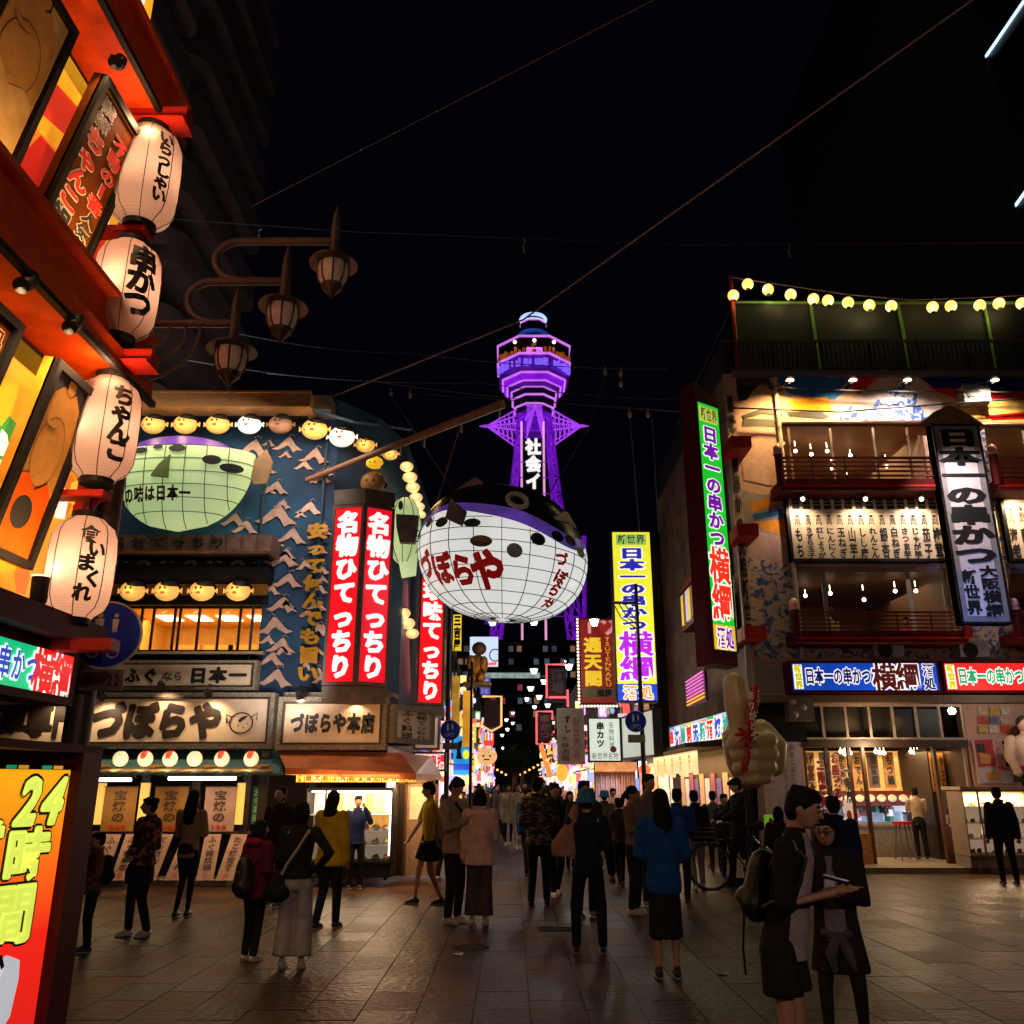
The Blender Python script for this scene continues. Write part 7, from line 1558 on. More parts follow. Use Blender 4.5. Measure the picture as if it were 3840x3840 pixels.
# door leaves and posts
DWD = mat('door_post', (.09, .035, .015), .45, var=.4)
for k, u in enumerate((0, .135, .27, .355, .785, .985)): q.box('door_post', u, vt + .045, u + (.018 if k < 5 else .015), 1, -.12, -.02, DWD, kb)
def door(u0, u1, label=None):
    d_ = q.box('door', u0, .72, u1, .995, -.09, -.04, mat('door_orange', (.40, .16, .04), .5, var=.4, scale=10), kb); mb = MB(); mb.add([q.P(u0, .72, -.06), q.P(u1, .72, -.06), q.P(u1, vt + .05, -.06), q.P(u0, vt + .05, -.06)], [(0, 1, 2, 3)]); mb.build('pane', GLASS, d_); return d_
door(.018, .135); door(.153, .27); DRD = q.box('door', .80, .70, .985, .995, -.09, -.04, mat('door_maroon', (.10, .022, .010), .5, var=.4), kb); mb = MB(); mb.add([q.P(.80, .70, -.06), q.P(.985, .70, -.06), q.P(.985, vt + .05, -.06), q.P(.80, vt + .05, -.06)], [(0, 1, 2, 3)]); mb.build('pane', GLASS, DRD)

d_ = q.box('door', .28, .80, .355, .995, -.1, -.03, mat('door_orange', (.40, .16, .04), .5), kb)
for t, u0, u1, v0, v1, c_ in (('二階席有り', .075, .125, vt + .12, .72, (.4, .03, .05)), ('お座敷あり', .165, .215, vt + .08, .66, (.35, .04, .05)), ('串かつ', .13, .16, vt + .06, vt + .35, (.08, .06, .1)), ('一階席', .235, .27, vt + .15, .62, (.06, .05, .06)), ('宴会場', .02, .06, vt + .15, .7, (.3, .1, .03))):
    q.text(t, u0, v0, u1, v1, mat('door_ink_%s' % t, c_, .5), kb, bold=.05, outline=.1, omat=mat('white_outline', (.75, .7, .66), .5, var=0), d=-.02)
for k, (u0, u1, v0, v1, m_) in enumerate(((.215, .265, .60, .76, G('poster_white', (.75, .55, .45), .45, .3, 8)), (.02, .06, .72, .8, WHITE))):
    o_ = q.box('poster', u0, v0, u1, v1, -.03, -.02, m_, kb); q.poly('round_mark', ell((u0 + u1) / 2, (v0 + v1) / 2 + .01, .015, .03), mat('mark_red', (.5, .05, .03), .5), o_, -.015)
# corner pier in lilac tile
p = PF(2868, 2782, 3018, 3225, RY - .06); p.V = Vector((0, 0, -p.O.z)); p.h = p.O.z; p.box('corner_pier', 0, 0, 1, 1, -.3, 0, bitex('lilac_tile', (.36, .30, .40), (.52, .44, .52), scale=18, thr=.5, soft=.1, dist=1), kb); p.text('大阪新世界名物串かつの店', .52, .02, .64, .75, mat('pier_ink', (.08, .06, .12), .6), kb, bold=0); p.text('創業以来変わらぬ味をどうぞ', .72, .02, .84, .78, mat('pier_ink', (.08, .06, .12), .6), kb, bold=0); p.box('white_notice', 0, .42, .28, .78, .002, .01, mat('notice', (.55, .45, .42), .6), kb)
pr = PF(2560, 2640, 3020, 2780, RY - .02); 
q0 = PF(2752, 2636, 3020, 2782, RY - .03); q0.box('black_header', 0, 0, 1, 1, -.2, 0, BLACK, kb); c = pt(3000, 2665, RY - .3); mb = MB(); mb.box(c.x - .25, RY - .4, c.z - .2, c.x + .25, RY - .1, c.z + .25); sp_ = mb.build('loudspeaker', mat('speaker_grey', (.16, .13, .12), .6), kb)
for dx, dz in ((-.14, .16), (.05, .06), (-.12, -.08)): mb = MB(); mb.ball(c + Vector((dx, -.1, dz)), .06, 8, 6); mb.build('speaker_cone', mat('cone_pale', (.5, .4, .35), .5), sp_)
# poster wall, wrestler figure and showcase at the right edge
p = PF(3662, 2772, 3790, 2940, RY - .1); s = thing('poster_board', 'board of red and white food posters left of the wrestler figure', 'poster', p.base()); p.box('board', 0, 0, 1, 1, -.08, 0, mat('poster_base', (.45, .35, .36), .5), s)
p.polys('poster_print', [([(.02, .02), (.55, .0), (.55, .6), (.05, .62)], 0), ([(.05, .1), (.3, .1), (.3, .3), (.05, .3)], 1), ([(.1, .3), (.45, .35), (.4, .55), (.12, .55)], 2), ([(.0, .64), (.95, .7), (.95, .98), (.0, .98)], 3), ([(.2, .75), (.7, .74), (.6, .92), (.25, .93)], 2)], [mat('pp_red', (.4, .03, .05), .5), mat('pp_dark', (.04, .03, .03), .5), mat('pp_food', (.55, .3, .08), .5), mat('pp_lilac', (.5, .42, .5), .5)], s)
p.text('ちゃんこ鍋', .58, .02, .76, .7, mat('pp_redink', (.6, .03, .04), .5), s, bold=.05, outline=.1, omat=WHO, d=.02); p.text('新世界一番', .80, .02, .98, .62, INK, s, bold=.05, outline=.1, omat=WHO, d=.02)
SKN = mat('figure_skin', (.52, .34, .24), .5, var=.1)
c = pt(3812, 2880, RY - .7); zt = pt(3810, 2690, RY - .7).z; zb = pt(3812, 2930, RY - .7).z; s = thing('wrestler_figure', 'life size wrestler figure with a red belt above the showcase at the right edge', 'statue', (c.x + .12, RY - .6, zb)); X_ = c.x + .36; hh = zt - zb
mb = MB(); Yq = RY - .6; mb.rings([((X_, Yq, zb), .34, .26), ((X_, Yq, zb + hh * .2), .36, .28), ((X_, Yq, zb + hh * .4), .33, .25), ((X_, Yq, zb + hh * .62), .36, .22), ((X_, Yq, zb + hh * .70), .22, .16), ((X_, Yq, zb + hh * .74), .11, .11), ((X_, Yq, zb + hh * .80), .10, .10)], 18)
for sg in (-1, 1): mb.caps([(X_ + sg * .32, Yq, zb + hh * .62), (X_ + sg * .42, Yq - .05, zb + hh * .38), (X_ + sg * .38, Yq - .2, zb + hh * .12)], [.12, .10, .07], 10)
mb.ball((X_, Yq, zb + hh * .88), (.13, .14, .16), 14, 10); mb.build('body', SKN, s, 'all')
mb = MB(); mb.ball((X_, Yq + .03, zb + hh * .93), (.14, .14, .13), 12, 8); mb.ball((X_, Yq + .05, zb + hh * 1.0), (.04, .05, .05), 8, 6); mb.build('hair', INK, s, True)
mb = MB(); mb.rings([((X_, Yq, zb + hh * .16), .372, .292), ((X_, Yq, zb + hh * .24), .38, .30)], 20); mb.build('belt', mat('belt_red', (.4, .02, .03), .5), s, True); mb = MB(); mb.rings([((X_, Yq, zb - .02), .36, .28), ((X_, Yq, zb + hh * .1), .36, .29)], 18); mb.build('apron', BLACK, s, True); mb = MB(); mb.box(X_ - .14, Yq - .3, zb - .3, X_ + .14, Yq + .2, zb); mb.build('mount', DARK, s)
light('POINT', (X_ - .3, RY - 1.5, zt + .3), 30, (1, .8, .65), .08, parent=s)
p = PF(3622, 2962, 4050, 3212, RY - .9); s = thing('food_showcase', 'bright glass food showcase full of dishes at the right edge behind the dark figure', 'showcase', (p.base().x, RY - .6, .1)); mb = MB(); p.boxm(mb, 0, 0, 1, .03, -.6, 0); p.boxm(mb, 0, .97, 1, 1, -.6, 0); p.boxm(mb, 0, .03, .01, .97, -.6, 0); p.boxm(mb, .135, .03, .15, .97, -.03, 0); p.boxm(mb, .985, .03, 1, .97, -.6, 0); mb.build('case_frame', mat('case_frame_tan', (.3, .22, .18), .5), s); p.box('back_panel', .01, .03, .985, .97, -.6, -.58, G('case_back2', (.9, .60, .38), .30), s)
mb = MB()
for v in (.25, .5, .74): p.boxm(mb, .01, v, .985, v + .012, -.58, -.05)
mb.build('shelf', mat('shelf_glass', (.4, .4, .4), .2), s); dishes(p, (.245, .495, .735, .96), 15, s, -.45, -.08); mb = MB(); mb.add([p.P(0, .03, -.01), p.P(1, .03, -.01), p.P(1, .97, -.01), p.P(0, .97, -.01)], [(0, 1, 2, 3)]); mb.build('pane', GLASS, s)
light('AREA', p.P(.5, .05, -.3), 70, (1, .66, .36), p.w * .9, rot=(0, 0, 0), parent=s, size_y=.4); light('AREA', p.P(.4, .4, .03), 26, (1, .6, .3), p.w * .8, to=p.P(.4, .9, 2.5), parent=s, size_y=.7)
mb = MB(); b0 = p.P(0, 1); mb.box(b0.x, b0.y + .02, .10, b0.x + p.w, b0.y + .6, b0.z - .01); mb.build('base_cabinet', mat('base_grey', (.24, .20, .19), .6), s); p.box('top_slab', -.02, -.05, 1, 0, -.7, .06, mat('slab_tan', (.4, .3, .25), .5), s)
# stool in the doorway
a = gp(3340, 3245); a.y = RY + .9; a.x *= a.y / (RY + .1); s = thing('bar_stool', 'red topped bar stool in the lit shop doorway', 'stool', (a.x, a.y, .1)); mb = MB(); mb.tube([(a.x, a.y, .78), (a.x, a.y, .84)], .19, 16); mb.build('seat', mat('seat_red', (.6, .03, .02), .4), s, True)
for k in range(4): q_a = R(45 + 90 * k); mb = MB(); mb.tube([(a.x + .22 * math.cos(q_a), a.y + .22 * math.sin(q_a), .1), (a.x + .12 * math.cos(q_a), a.y + .12 * math.sin(q_a), .78)], .016, 6); mb.build('leg', GREY, s)
# big green lit sign turned 45 degrees at the corner
c0 = pt(2608, 1498, RY - 1.3); dep = c0.y * cP + (c0.z - H0) * sP; zb = pt(2667, 2440, RY - 1.3).z
wd = (2706 - 2608) / F * dep; U_d = Vector((wd * 1.06, wd * .75, 0)); p = Panel(c0, U_d, (0, 0, zb - c0.z)); s = sign('lit_sign', 'tall green vertical lit sign with purple and red lettering on the building corner', 'sign', p, G('sign_leaf', (.015, .58, .03), .9, .12), DARK, .035, .1, DRED)
banner_txt(p, s, G('ink_violet2', (.20, .01, .42), .75), G('ink_scarlet', (.90, .03, .01), .95), G('strip_lime', (.55, .62, .1), .85), G('strip_amber', (.80, .48, .02), .85)); p.text('酒処', .18, .905, .86, .99, G('ink_violet2', (.20, .01, .42), .75), s, vert=False, bold=.04, outline=.1, omat=WG, d=.02)
mb = MB(); A = p.P(0, 0); A2 = A + Vector((-.24, .42, 0)); Bq = p.P(1, 0) + Vector((-.1, .5, 0)); h = Vector((0, 0, zb - c0.z - .25)); up = Vector((0, 0, .45))
mb.hexa([v + h for v in (A + Vector((-.012, .01, 0)), p.P(1, 0) + Vector((0, .05, 0)), Bq, A2)], [v + up * (1 if i in (0, 3) else .3) for i, v in enumerate((A + Vector((-.012, .01, 0)), p.P(1, 0) + Vector((0, .05, 0)), Bq, A2))]); mb.build('sign_casing', DRED, s)
light('AREA', p.P(.5, .5, .4), 22, (.5, 1, .4), .6, to=p.P(.5, .8, 3), parent=s, size_y=4)
for k, (x, y) in enumerate(((2775, 1690), (2800, 2012), (2828, 2388))):
    a = pt(x, y, RY - .4); mb = MB(); mb.box(a.x - .32, RY - .9, a.z - .12, a.x + .12, RY, a.z + .14); one(mb.build('sign_bracket', REDP, None), '%s red beam end that holds the green vertical sign' % ('upper', 'middle', 'lower')[k], 'bracket', 'red beams behind the green sign')
a = pt(2800, 2530, RY - .25); b = pt(2815, 2640, RY - .25); mb = MB(); mb.tube([pt(2800, 2400, RY - .25), (a.x, RY - .25, 2.4)], .06, 8); mb.build('drain_pipe', mat('pipe_pale', (.4, .36, .34), .5), kb)
# side wall items along the street
XS = XC - .02
def side(y0, y1, z1, z0, off_=.1): return Panel((XS - off_, y1, z1), (0, y0 - y1, 0), (0, 0, z0 - z1))
p = side(RY + .1, RY + 4.4, 9.9, 4.2, .05)
L = [([(.1, .1), (.2, .08), (.25, .3), (.18, .5), (.12, .3)], 0), ([(.35, .2), (.42, .15), (.46, .5), (.40, .6)], 0), ([(.55, .05), (.62, .1), (.60, .45), (.54, .4)], 0), ([(.1, .62), (.5, .60), (.5, .98), (.1, .98)], 1), ([(.2, .68), (.35, .65), (.4, .9), (.22, .92)], 2), ([(.7, .3), (.9, .25), (.92, .7), (.72, .7)], 3)]
L += [([(.02, .12), (.08, .1), (.1, .95), (.03, .98)], 4), ([(.62, .62), (.72, .6), (.74, .98), (.6, .98)], 4), ([(.80, .75), (.98, .72), (.98, .98), (.8, .98)], 4)]
p.polys('mural', L, [mat('mural_umber', (.08, .04, .02), .7), mat('mural_grey2', (.28, .25, .2), .7), mat('mural_teal', (.03, .09, .14), .7), mat('mural_brown', (.2, .1, .05), .7), BLU3], kb)
light('SPOT', (XS - 1.4, RY + 3, 9.4), 260, (1, .68, .38), .1, to=(XS, RY + 2.4, 6.5), spot=100, parent=kb)
s = thing('bay_balcony', 'red bracketed side balcony with yellow and white striped panels behind the green sign', 'balcony', (XS - .3, RY + 2.6, 5.2)); p = side(RY + 1.6, RY + 3.6, 6.1, 5.35, .55); 
for k in range(7): p.box('stripe_panel', k / 7, 0, k / 7 + .12, 1, -.05, 0, [G('bp_y', (.8, .6, .1), .5), mat('bp_r', (.3, .02, .02), .5), G('bp_l', (.6, .55, .8), .5)][k % 3], s)
mb = MB(); mb.hexa([(XS - .6, RY + 1.4, 6.15), (XS - .6, RY + 3.8, 6.15), (XS, RY + 3.8, 6.15), (XS, RY + 1.4, 6.15)], [(XS - .3, RY + 1.4, 6.7), (XS - .3, RY + 3.8, 6.7), (XS, RY + 3.8, 6.9), (XS, RY + 1.4, 6.9)]); mb.box(XS - .55, RY + 1.5, 5.2, XS, RY + 3.7, 5.32); mb.build('hood', DRED, s)
p = side(RY + 1.2, RY + 3.2, 3.95, 3.3, .6); s = thing('neon_sign', 'slanted magenta striped neon panel on the side wall above the awning sign', 'neon sign', p.base()); p.box('panel', 0, 0, 1, 1, -.06, 0, mat('np_back', (.15, .03, .15), .5), s)
for k in range(8): mb = MB(); mb.tube([p.P(.02, .06 + k * .12, .03), p.P(.98, .02 + k * .12, .03)], .02, 5); mb.build('neon_tube', G('neon_magenta', (.75, .15, .55), 1.0) if k < 6 else G('neon_amber', (1, .45, .05), 1.1), s)
# coloured awning sign and lit cloth row on the side
p = Panel((XS - .55, RY + 6.2, 3.05), (0.25, -5.9, .0), (0, 0, -.62)); s = sign('awning_sign', 'long multicoloured lit sign running down the side street awning', 'sign', p, G('aw_white', (.75, .85, .85), .75, .2), DARK, .03, .2)
for k in range(9):
    u = k / 9; p.box('colour_patch', u + .005, [.0, .5, .1][k % 3], u + .1, [.4, 1, .6][k % 3], .002, .006, G(*[('ap_b', (.05, .3, .85), .8), ('ap_r', (.85, .15, .12), .8), ('ap_g', (.05, .5, .2), .8), ('ap_y', (.9, .7, .1), .8)][k % 4]), s)
    p.text('串丼鍋刺天麺酒焼揚'[k], u + .01, .15, u + .1, .85, [G('ink_red', (.80, .005, .005), .9), G('ink_blue', (.02, .08, .65), .7), G('ink_teal', (.02, .4, .35), .8)][k % 3], s, bold=.06, outline=.11, omat=WG, d=.02)
mb = MB(); mb.hexa([(XS - 1.35, RY + .0, 2.28), (XS - 1.15, RY + 6.4, 2.28), (XS, RY + 6.4, 2.30), (XS, RY + .0, 2.30)], [(XS - 1.35, RY + .0, 2.36), (XS - 1.15, RY + 6.4, 2.36), (XS, RY + 6.4, 2.5), (XS, RY + .0, 2.5)]); mb.build('side_awning', mat('awning_brown', (.06, .035, .025), .6), kb)
s = thing('cloth_curtain', 'row of glowing cream cloth panels hanging under the side awning', 'curtain', (XS - .9, RY + 3.4, 1.75))
for k in range(11):
    p = Panel((XS - 1.02, RY + 6.2 - k * .52, 2.24), (0.005, -.48, 0), (0, 0, -.44 - .04 * (k % 3))); p.box('cloth_panel', 0, 0, 1, 1, -.015, 0, G('cloth_glow', (1, .70, .30), .95, .3, 2), s)
    if k % 2: p.text('串かつ', .35, .1, .65, .85, mat('ink_soft', (.08, .04, .03), .6, var=0), s, bold=.03)
mb = MB(); mb.box(XS - .25, RY + .05, 0, XS - .2, RY + 6.5, 2.3); mb.build('side_lower_wall', mat('side_lower', (.14, .07, .035), .6, var=.6, scale=2), kb)
p = side(RY + .2, RY + 6.4, 2.2, 0, .28)
for k in range(10):
    p.box('side_poster', .02 + k * .097, .18 + .05 * (k % 2), .09 + k * .097, .55 + .06 * (k % 3), .0, .02, G(*[('sp_o', (.8, .4, .15), .5), ('sp_w', (.8, .65, .55), .5), ('sp_r', (.4, .08, .08), .4), ('sp_b', (.15, .1, .25), .4)][k % 4]), kb)
light('AREA', (XS - .8, RY + 3.3, 2.2), 55, (1, .70, .36), .6, rot=(0, 0, 0), parent=kb, size_y=6)
c = pt(2418, 2885, 23.5); mb = MB(); mb.ball(c, (.17, .17, .13), 12, 8); one(mb.build('round_lantern', G('lant_red2', (1, .16, .04), 1.1, .2), None, 'all'), 'small red orange lantern under the cream cloth row', 'lantern')
# ------------------------------------------------------------------ inflatable thumbs up hand
HY = 15.2
HM = mat('hand_latex', (.50, .36, .20), .38, var=.12, bump=.05)
def hp(x, y, d=0.0): return pt(x, y, HY + d)
hz = pt(2820, 2940, HY).z
s = thing('thumb_sculpture', 'giant cream thumbs up hand sculpture hung with a red garland', 'sculpture', (hp(2820, 2940).x, HY + .2, 0))
mb = MB(); r = lambda px_, y=2800: px_size(px_, pt(2800, y, HY))
mb.caps([hp(2752, 2560, .1), hp(2765, 2640, .12), hp(2768, 2720, .15), hp(2770, 2800, .2)], [r(42), r(50), r(36), r(60)], 18)     # thumb with bulging tip
mb.caps([hp(2770, 2770, .25), hp(2800, 2850, .35), hp(2810, 2900, .35)], [r(66), r(80), r(66)], 16)                # palm block
for i, (y, w0, w1) in enumerate(((2775, 2770, 2880), (2826, 2775, 2890), (2876, 2780, 2885), (2918, 2800, 2872))):   # curled fingers
    rr = r([34, 28, 27, 22][i])
    mb.caps([hp(w0 - 12, y + 8, -.02), hp((w0 + w1) / 2, y + 4, -.16), hp(w1, y, -.02), hp(w1 + 6, y, .30)], [rr * .92, rr, rr * 1.05, rr], 14)
mb.caps([hp(2855, 2740, .28), hp(2905, 2800, .35), hp(2905, 2870, .35)], [r(46), r(50), r(42)], 14)
s2 = D.scenes.new('workbench')
def remesh(mb, vox, name, m, parent, smooth=3, shift=True):
    o0 = origin_of(parent); me = D.meshes.new('t'); me.from_pydata([v - o0 for v in mb.v], [], mb.f); me.update()
    o = D.objects.new('t', me); s2.collection.objects.link(o); md = o.modifiers.new('r', 'REMESH'); md.mode = 'VOXEL'; md.voxel_size = vox
    if smooth: ms = o.modifiers.new('s', 'SMOOTH'); ms.iterations = smooth; ms.factor = .5
    s2.view_layers[0].update(); m2 = D.meshes.new_from_object(o.evaluated_get(s2.view_layers[0].depsgraph)); D.objects.remove(o); D.meshes.remove(me)
    m2.name = name; m2.materials.clear()
    for x in (m if isinstance(m, (list, tuple)) else [m]): m2.materials.append(x)
    m2.polygons.foreach_set('use_smooth', [True] * len(m2.polygons)); r_ = D.objects.new(name, m2); col.objects.link(r_); r_.parent = parent; return r_
remesh(mb, .03, 'hand', HM, s, 4)
mb = MB(); mb.tube([hp(2820, 2930, .3), (hp(2820, 2930).x, HY + .3, 0)], .10, 8); mb.box(hp(2820, 2900).x - .4, HY, 0, hp(2820, 2900).x + .4, HY + .6, .12); mb.build('stand', DARK, s)
g_ = thing('garland', 'red garland with white lettering hanging down the front of the thumbs up hand', 'garland', hp(2790, 2890, -.5))
gl = [(2830, 2578), (2825, 2640), (2812, 2700), (2806, 2760), (2800, 2820), (2795, 2860), (2788, 2890)]
GRD = mat('garland_red', (.38, .012, .010), .4); mb = MB()
random.seed(3)
for i in range(len(gl) - 1):
    for t in range(7):
        x = gl[i][0] + (gl[i + 1][0] - gl[i][0]) * t / 7; y = gl[i][1] + (gl[i + 1][1] - gl[i][1]) * t / 7; q_ = hp(x, y, -.42 + .1 * (i < 3)); rr = r(17 if i < 3 else 11)
        mb.ball(q_ + Vector((random.uniform(-.03, .03), 0, 0)), (rr, rr * .6, rr * .8), 7, 5)
mb.build('beads', GRD, g_, True); mb = MB()
for q_a in range(8): a = R(q_a * 45); mb.caps([hp(2800, 2755, -.5), hp(2800, 2755, -.5) + Vector((.18 * math.cos(a), 0, .15 * math.sin(a)))], [.045, .02], 6)
mb.build('rosette', GRD, g_, True); p = PF(2806, 2590, 2838, 2780, HY - .62); p.text('ありがとう', 0, 0, .9, 1, mat('garland_white', (.7, .6, .6), .5), g_, bold=.04)
light('SPOT', (hp(2700, 2600).x, HY - 3.5, 4.2), 36, (1, .75, .4), .15, to=hp(2810, 2720), spot=50, parent=s)
# green small standing banner
p = PF(2870, 3055, 2922, 3180, 14.0); s = thing('floor_banner', 'small bright green standing banner behind the man with the backpack', 'banner', (p.base().x, 14, 0)); p.box('cloth', 0, 0, 1, 1, -.02, 0, G('banner_lime', (.20, .42, .03), .5), s); p.text('生酒', .25, .1, .75, .8, mat('ink_red2', (.4, .05, .04), .6), s, bold=.05, outline=.1, omat=WHO)
mb = MB(); mb.tube([(p.base().x, 14.03, 0), (p.base().x, 14.03, p.O.z)], .015, 6); mb.box(p.base().x - .2, 13.9, 0, p.base().x + .2, 14.15, .04); mb.build('stand', DARK, s)
# warm fill from the camera side for the people and the paving
# made-up lamp with pole and globe, added unseen behind the viewer
s = thing('fill_lamp', 'added fill lamp standing unseen behind the viewer', 'street lamp', (3.2, -5, 0))
mb = MB(); mb.tube([(3.2, -5, 0), (3.2, -5, 5)], [.1, .06], 10); mb.build('pole', DARK, s); mb = MB(); mb.ball((3.2, -5, 5.15), .16, 14, 10); mb.build('globe', G('globe_warm', (1, .7, .5), 3, 0), s, True)
light('POINT', (3.2, -4.6, 5.0), 560, (1, .70, .50), .3, parent=s)
# ------------------------------------------------------------------ people
SK = mat('skin', (.46, .25, .17), .5, var=.08, scale=10)
HAIR = mat('hair_black', (.012, .009, .008), .75, var=.5, scale=40, spec=.12, bump=.6, bscale=60)
SHOE = mat('shoe_dark', (.02, .02, .022), .5); SHW = mat('shoe_white', (.55, .50, .46), .5); SOLE = mat('sole', (.4, .37, .34), .6)
_c = {}
def cloth(name, c, **k):
    k.setdefault('var', .3); k.setdefault('scale', 9); k.setdefault('bump', .9); k.setdefault('bscale', 9); return mat('cloth_' + name, c, .85, spec=.15, **k)
ARMS = {'down': ((.022, .005, -.165), (.03, -.03, -.325)), 'front': ((.035, .0, -.165), (-.055, -.11, -.235)), 'phone': ((.02, -.035, -.165), (-.06, -.155, -.10)), 'raise': ((.04, -.085, -.10), (-.035, -.125, .06)),
        'hip': ((.115, .05, -.125), (.015, -.01, -.235)), 'swingf': ((.02, -.055, -.155), (.02, -.14, -.275)), 'swingb': ((.03, .06, -.15), (.035, .085, -.30)), 'cross': ((.03, -.01, -.16), (-.12, -.10, -.16)), 'bag': ((.03, .01, -.165), (.05, .0, -.33)), 'point': ((.07, -.07, -.05), (.06, -.22, .02)), 'bars': ((.03, -.09, -.13), (.02, -.20, -.19))}
def person(label, px, pyf, pyt, rot=0, top='jacket', topc=None, bot='trousers', botc=None, hair='short', hairc=None, arms=('down', 'down'), stride=0.0, shoes=None, hem=None, Y=None, X=None, z0=0.0, vox=.017, n=10,
           look=0.0, nod=0.0, spread=.055, wide=1.0, inner=None, near=False, group=None, H=None, girth=1.0, lean=0.0):
    base = gp(px, pyf, z0) if Y is None else Vector((pt(px, (pyf + pyt) / 2, Y).x, Y, z0))
    if H is None: H = pt(px, pyt, base.y).z - z0
    H = max(1.0, min(1.95, H))
    root = thing('person', label, 'person', base, group)
    root.rotation_euler = (0, 0, R(rot))
    O = base
    ln_ = R(lean); H = H / (.5 + .5 * math.cos(ln_))
    def q(x, y, z):
        if z > .5: y, z = y * math.cos(ln_) - (z - .5) * math.sin(ln_), .5 + (z - .5) * math.cos(ln_) + y * math.sin(ln_)
        return O + Vector((x * H, y * H, z * H))
    sh = .108 * wide * (1.0 if hair in ('short', 'cap', 'hat') else .92); shz = .815; hip = .05
    nk = q(0, .005, .86); hc = Vector((0, -.012, .928))
    # joints
    def leg(sg, st):
        kx = sg * (spread * .95 + .002); return [q(sg * hip, 0, .50), q(kx, -.015 - st * .5 - (.03 if st < 0 else 0), .275), q(sg * spread, -st + .01, .05)]
    def arm(sg, pose):
        e, h = ARMS[pose]; s0 = (sg * sh, .005, shz - .012); E_ = (s0[0] + sg * e[0], s0[1] + e[1], s0[2] + e[2]); Hh = (s0[0] + sg * h[0], s0[1] + h[1], s0[2] + h[2]); return [q(*s0), q(*E_), q(*Hh)]
    body = MB(); k = H
    M_h = Matrix.Rotation(R(look), 3, 'Z') @ Matrix.Rotation(R(nod), 3, 'X')
    hq = q(*hc); T = lambda x, y, z: hq + M_h @ (Vector((x, y, z)) * k)
    body.ball(hq, (.044 * k, .054 * k, .062 * k), 14, 10, M=M_h)
    body.ball(T(0, -.014, -.024), (.034 * k, .038 * k, .040 * k), 12, 8, M=M_h)      # jaw
    body.caps([T(0, -.050, .004), T(0, -.062, -.013)], [.006 * k, .0095 * k], 6)      # nose
    for sg in (-1, 1): body.ball(T(sg * .045, .004, -.004), (.006 * k, .010 * k, .016 * k), 6, 5, M=M_h)
    body.caps([q(0, .012, .80), q(0, .008, .86), T(0, .012, -.02)], [.034 * k, .029 * k, .029 * k], 10)
    body.caps([q(-sh * .7, .005, .795), q(sh * .7, .005, .795)], .035 * k, 8); body.caps([q(0, 0, .78), q(0, 0, .52)], [.036 * k, .042 * k], 10)
    A = [arm(-1, arms[0]), arm(1, arms[1])]
    for a in A:
        body.caps(a, [.026 * k, .021 * k, .0145 * k], 8)
        d = (a[2] - a[1]).normalized(); s_ = d.cross(Vector((0, 1, 0)) if abs(d.y) < .8 else Vector((0, 0, 1))).normalized(); u = d.cross(s_).normalized(); hnd = a[2] + d * .028 * k
        body.caps([a[2] + d * .008 * k, hnd], [.014 * k, .020 * k], 7)
        cu = Vector((0, -1, 0)) * .012 * k
        for f in range(4):
            o_ = s_ * (f - 1.5) * .0095 * k; L_ = [.036, .041, .038, .030][f] * k
            body.caps([hnd + o_ + d * .008 * k, hnd + o_ * 1.05 + d * L_ * .6 + cu * .5, hnd + o_ * 1.05 + d * L_ + cu * 1.6], [.0052 * k, .0048 * k, .004 * k], 5)
        body.caps([a[2] + d * .012 * k + s_ * .014 * k, a[2] + d * .034 * k + s_ * .028 * k + cu, a[2] + d * .05 * k + s_ * .028 * k + cu * 1.5], [.0062 * k, .0055 * k, .0046 * k], 5)
    Lg = [leg(-1, stride), leg(1, -stride)]
    for l_ in Lg: body.caps(l_, [.038 * k, .029 * k, .017 * k], 8); body.caps([l_[2], l_[2] + Vector((0, -.04 * k, -.03 * k))], [.018 * k, .014 * k], 6)
    remesh(body, vox * (.62 if near else .8), 'body', SK, root, 2)
    # top garment
    if top != 'none':
        m = topc; g = MB(); wd = girth
        hz_ = hem if hem else {'jacket': .47, 'tshirt': .49, 'coat': .36, 'sweater': .50, 'longcoat': .24}[top]
        fat = {'jacket': 1.12, 'tshirt': 1.0, 'coat': 1.16, 'sweater': 1.04, 'longcoat': 1.12}[top] * wd
        fl = {'coat': .085, 'longcoat': .10}.get(top, .072) * wd
        rg = [((0, .0, hz_), fl * 1.12 * fat, .062 * fat * 1.15), ((0, 0, max(hz_ + .02, .50)), .088 * fat, .060 * fat), ((0, 0, .60), .078 * fat, .052 * fat), ((0, 0, .70), .092 * fat, .058 * fat), ((0, .004, .77), (sh * .98) * (fat * .5 + .5), .055 * fat), ((0, .006, .81), sh * .80, .045 * fat), ((0, .008, .845), .045 * 1.0, .036), ((0, .008, .862), .036, .032)]
        g.rings([(q(*c_), rx_ * k, ry_ * k) for c_, rx_, ry_ in rg], 20)
        for a in A:
            e = a[0].lerp(a[1], 1.0 if near else .75) if top == 'tshirt' else a[2]
            if top == 'tshirt': g.caps([a[0], e], [.036 * k, .036 * k], 10)
            else: g.caps([a[0], a[1], a[1].lerp(a[2], .93)], [.038 * fat * k, .034 * fat * k, .027 * fat * k], 10)
        ob = remesh(g, vox, 'top' if top in ('tshirt', 'sweater') else top, m, root, 2)
        if top in ('jacket', 'coat', 'longcoat'):
            c_ = MB(); c_.caps([q(-.045, .03, .852), q(0, .045, .862), q(.045, .03, .852)], .013 * k, 7); c_.caps([q(-.045, .03, .852), q(-.03, -.035, .83)], .012 * k, 7); c_.caps([q(.045, .03, .852), q(.03, -.035, .83)], .012 * k, 7); c_.build('collar', m, root, True)
    # bottom garment
    g = MB(); m = botc
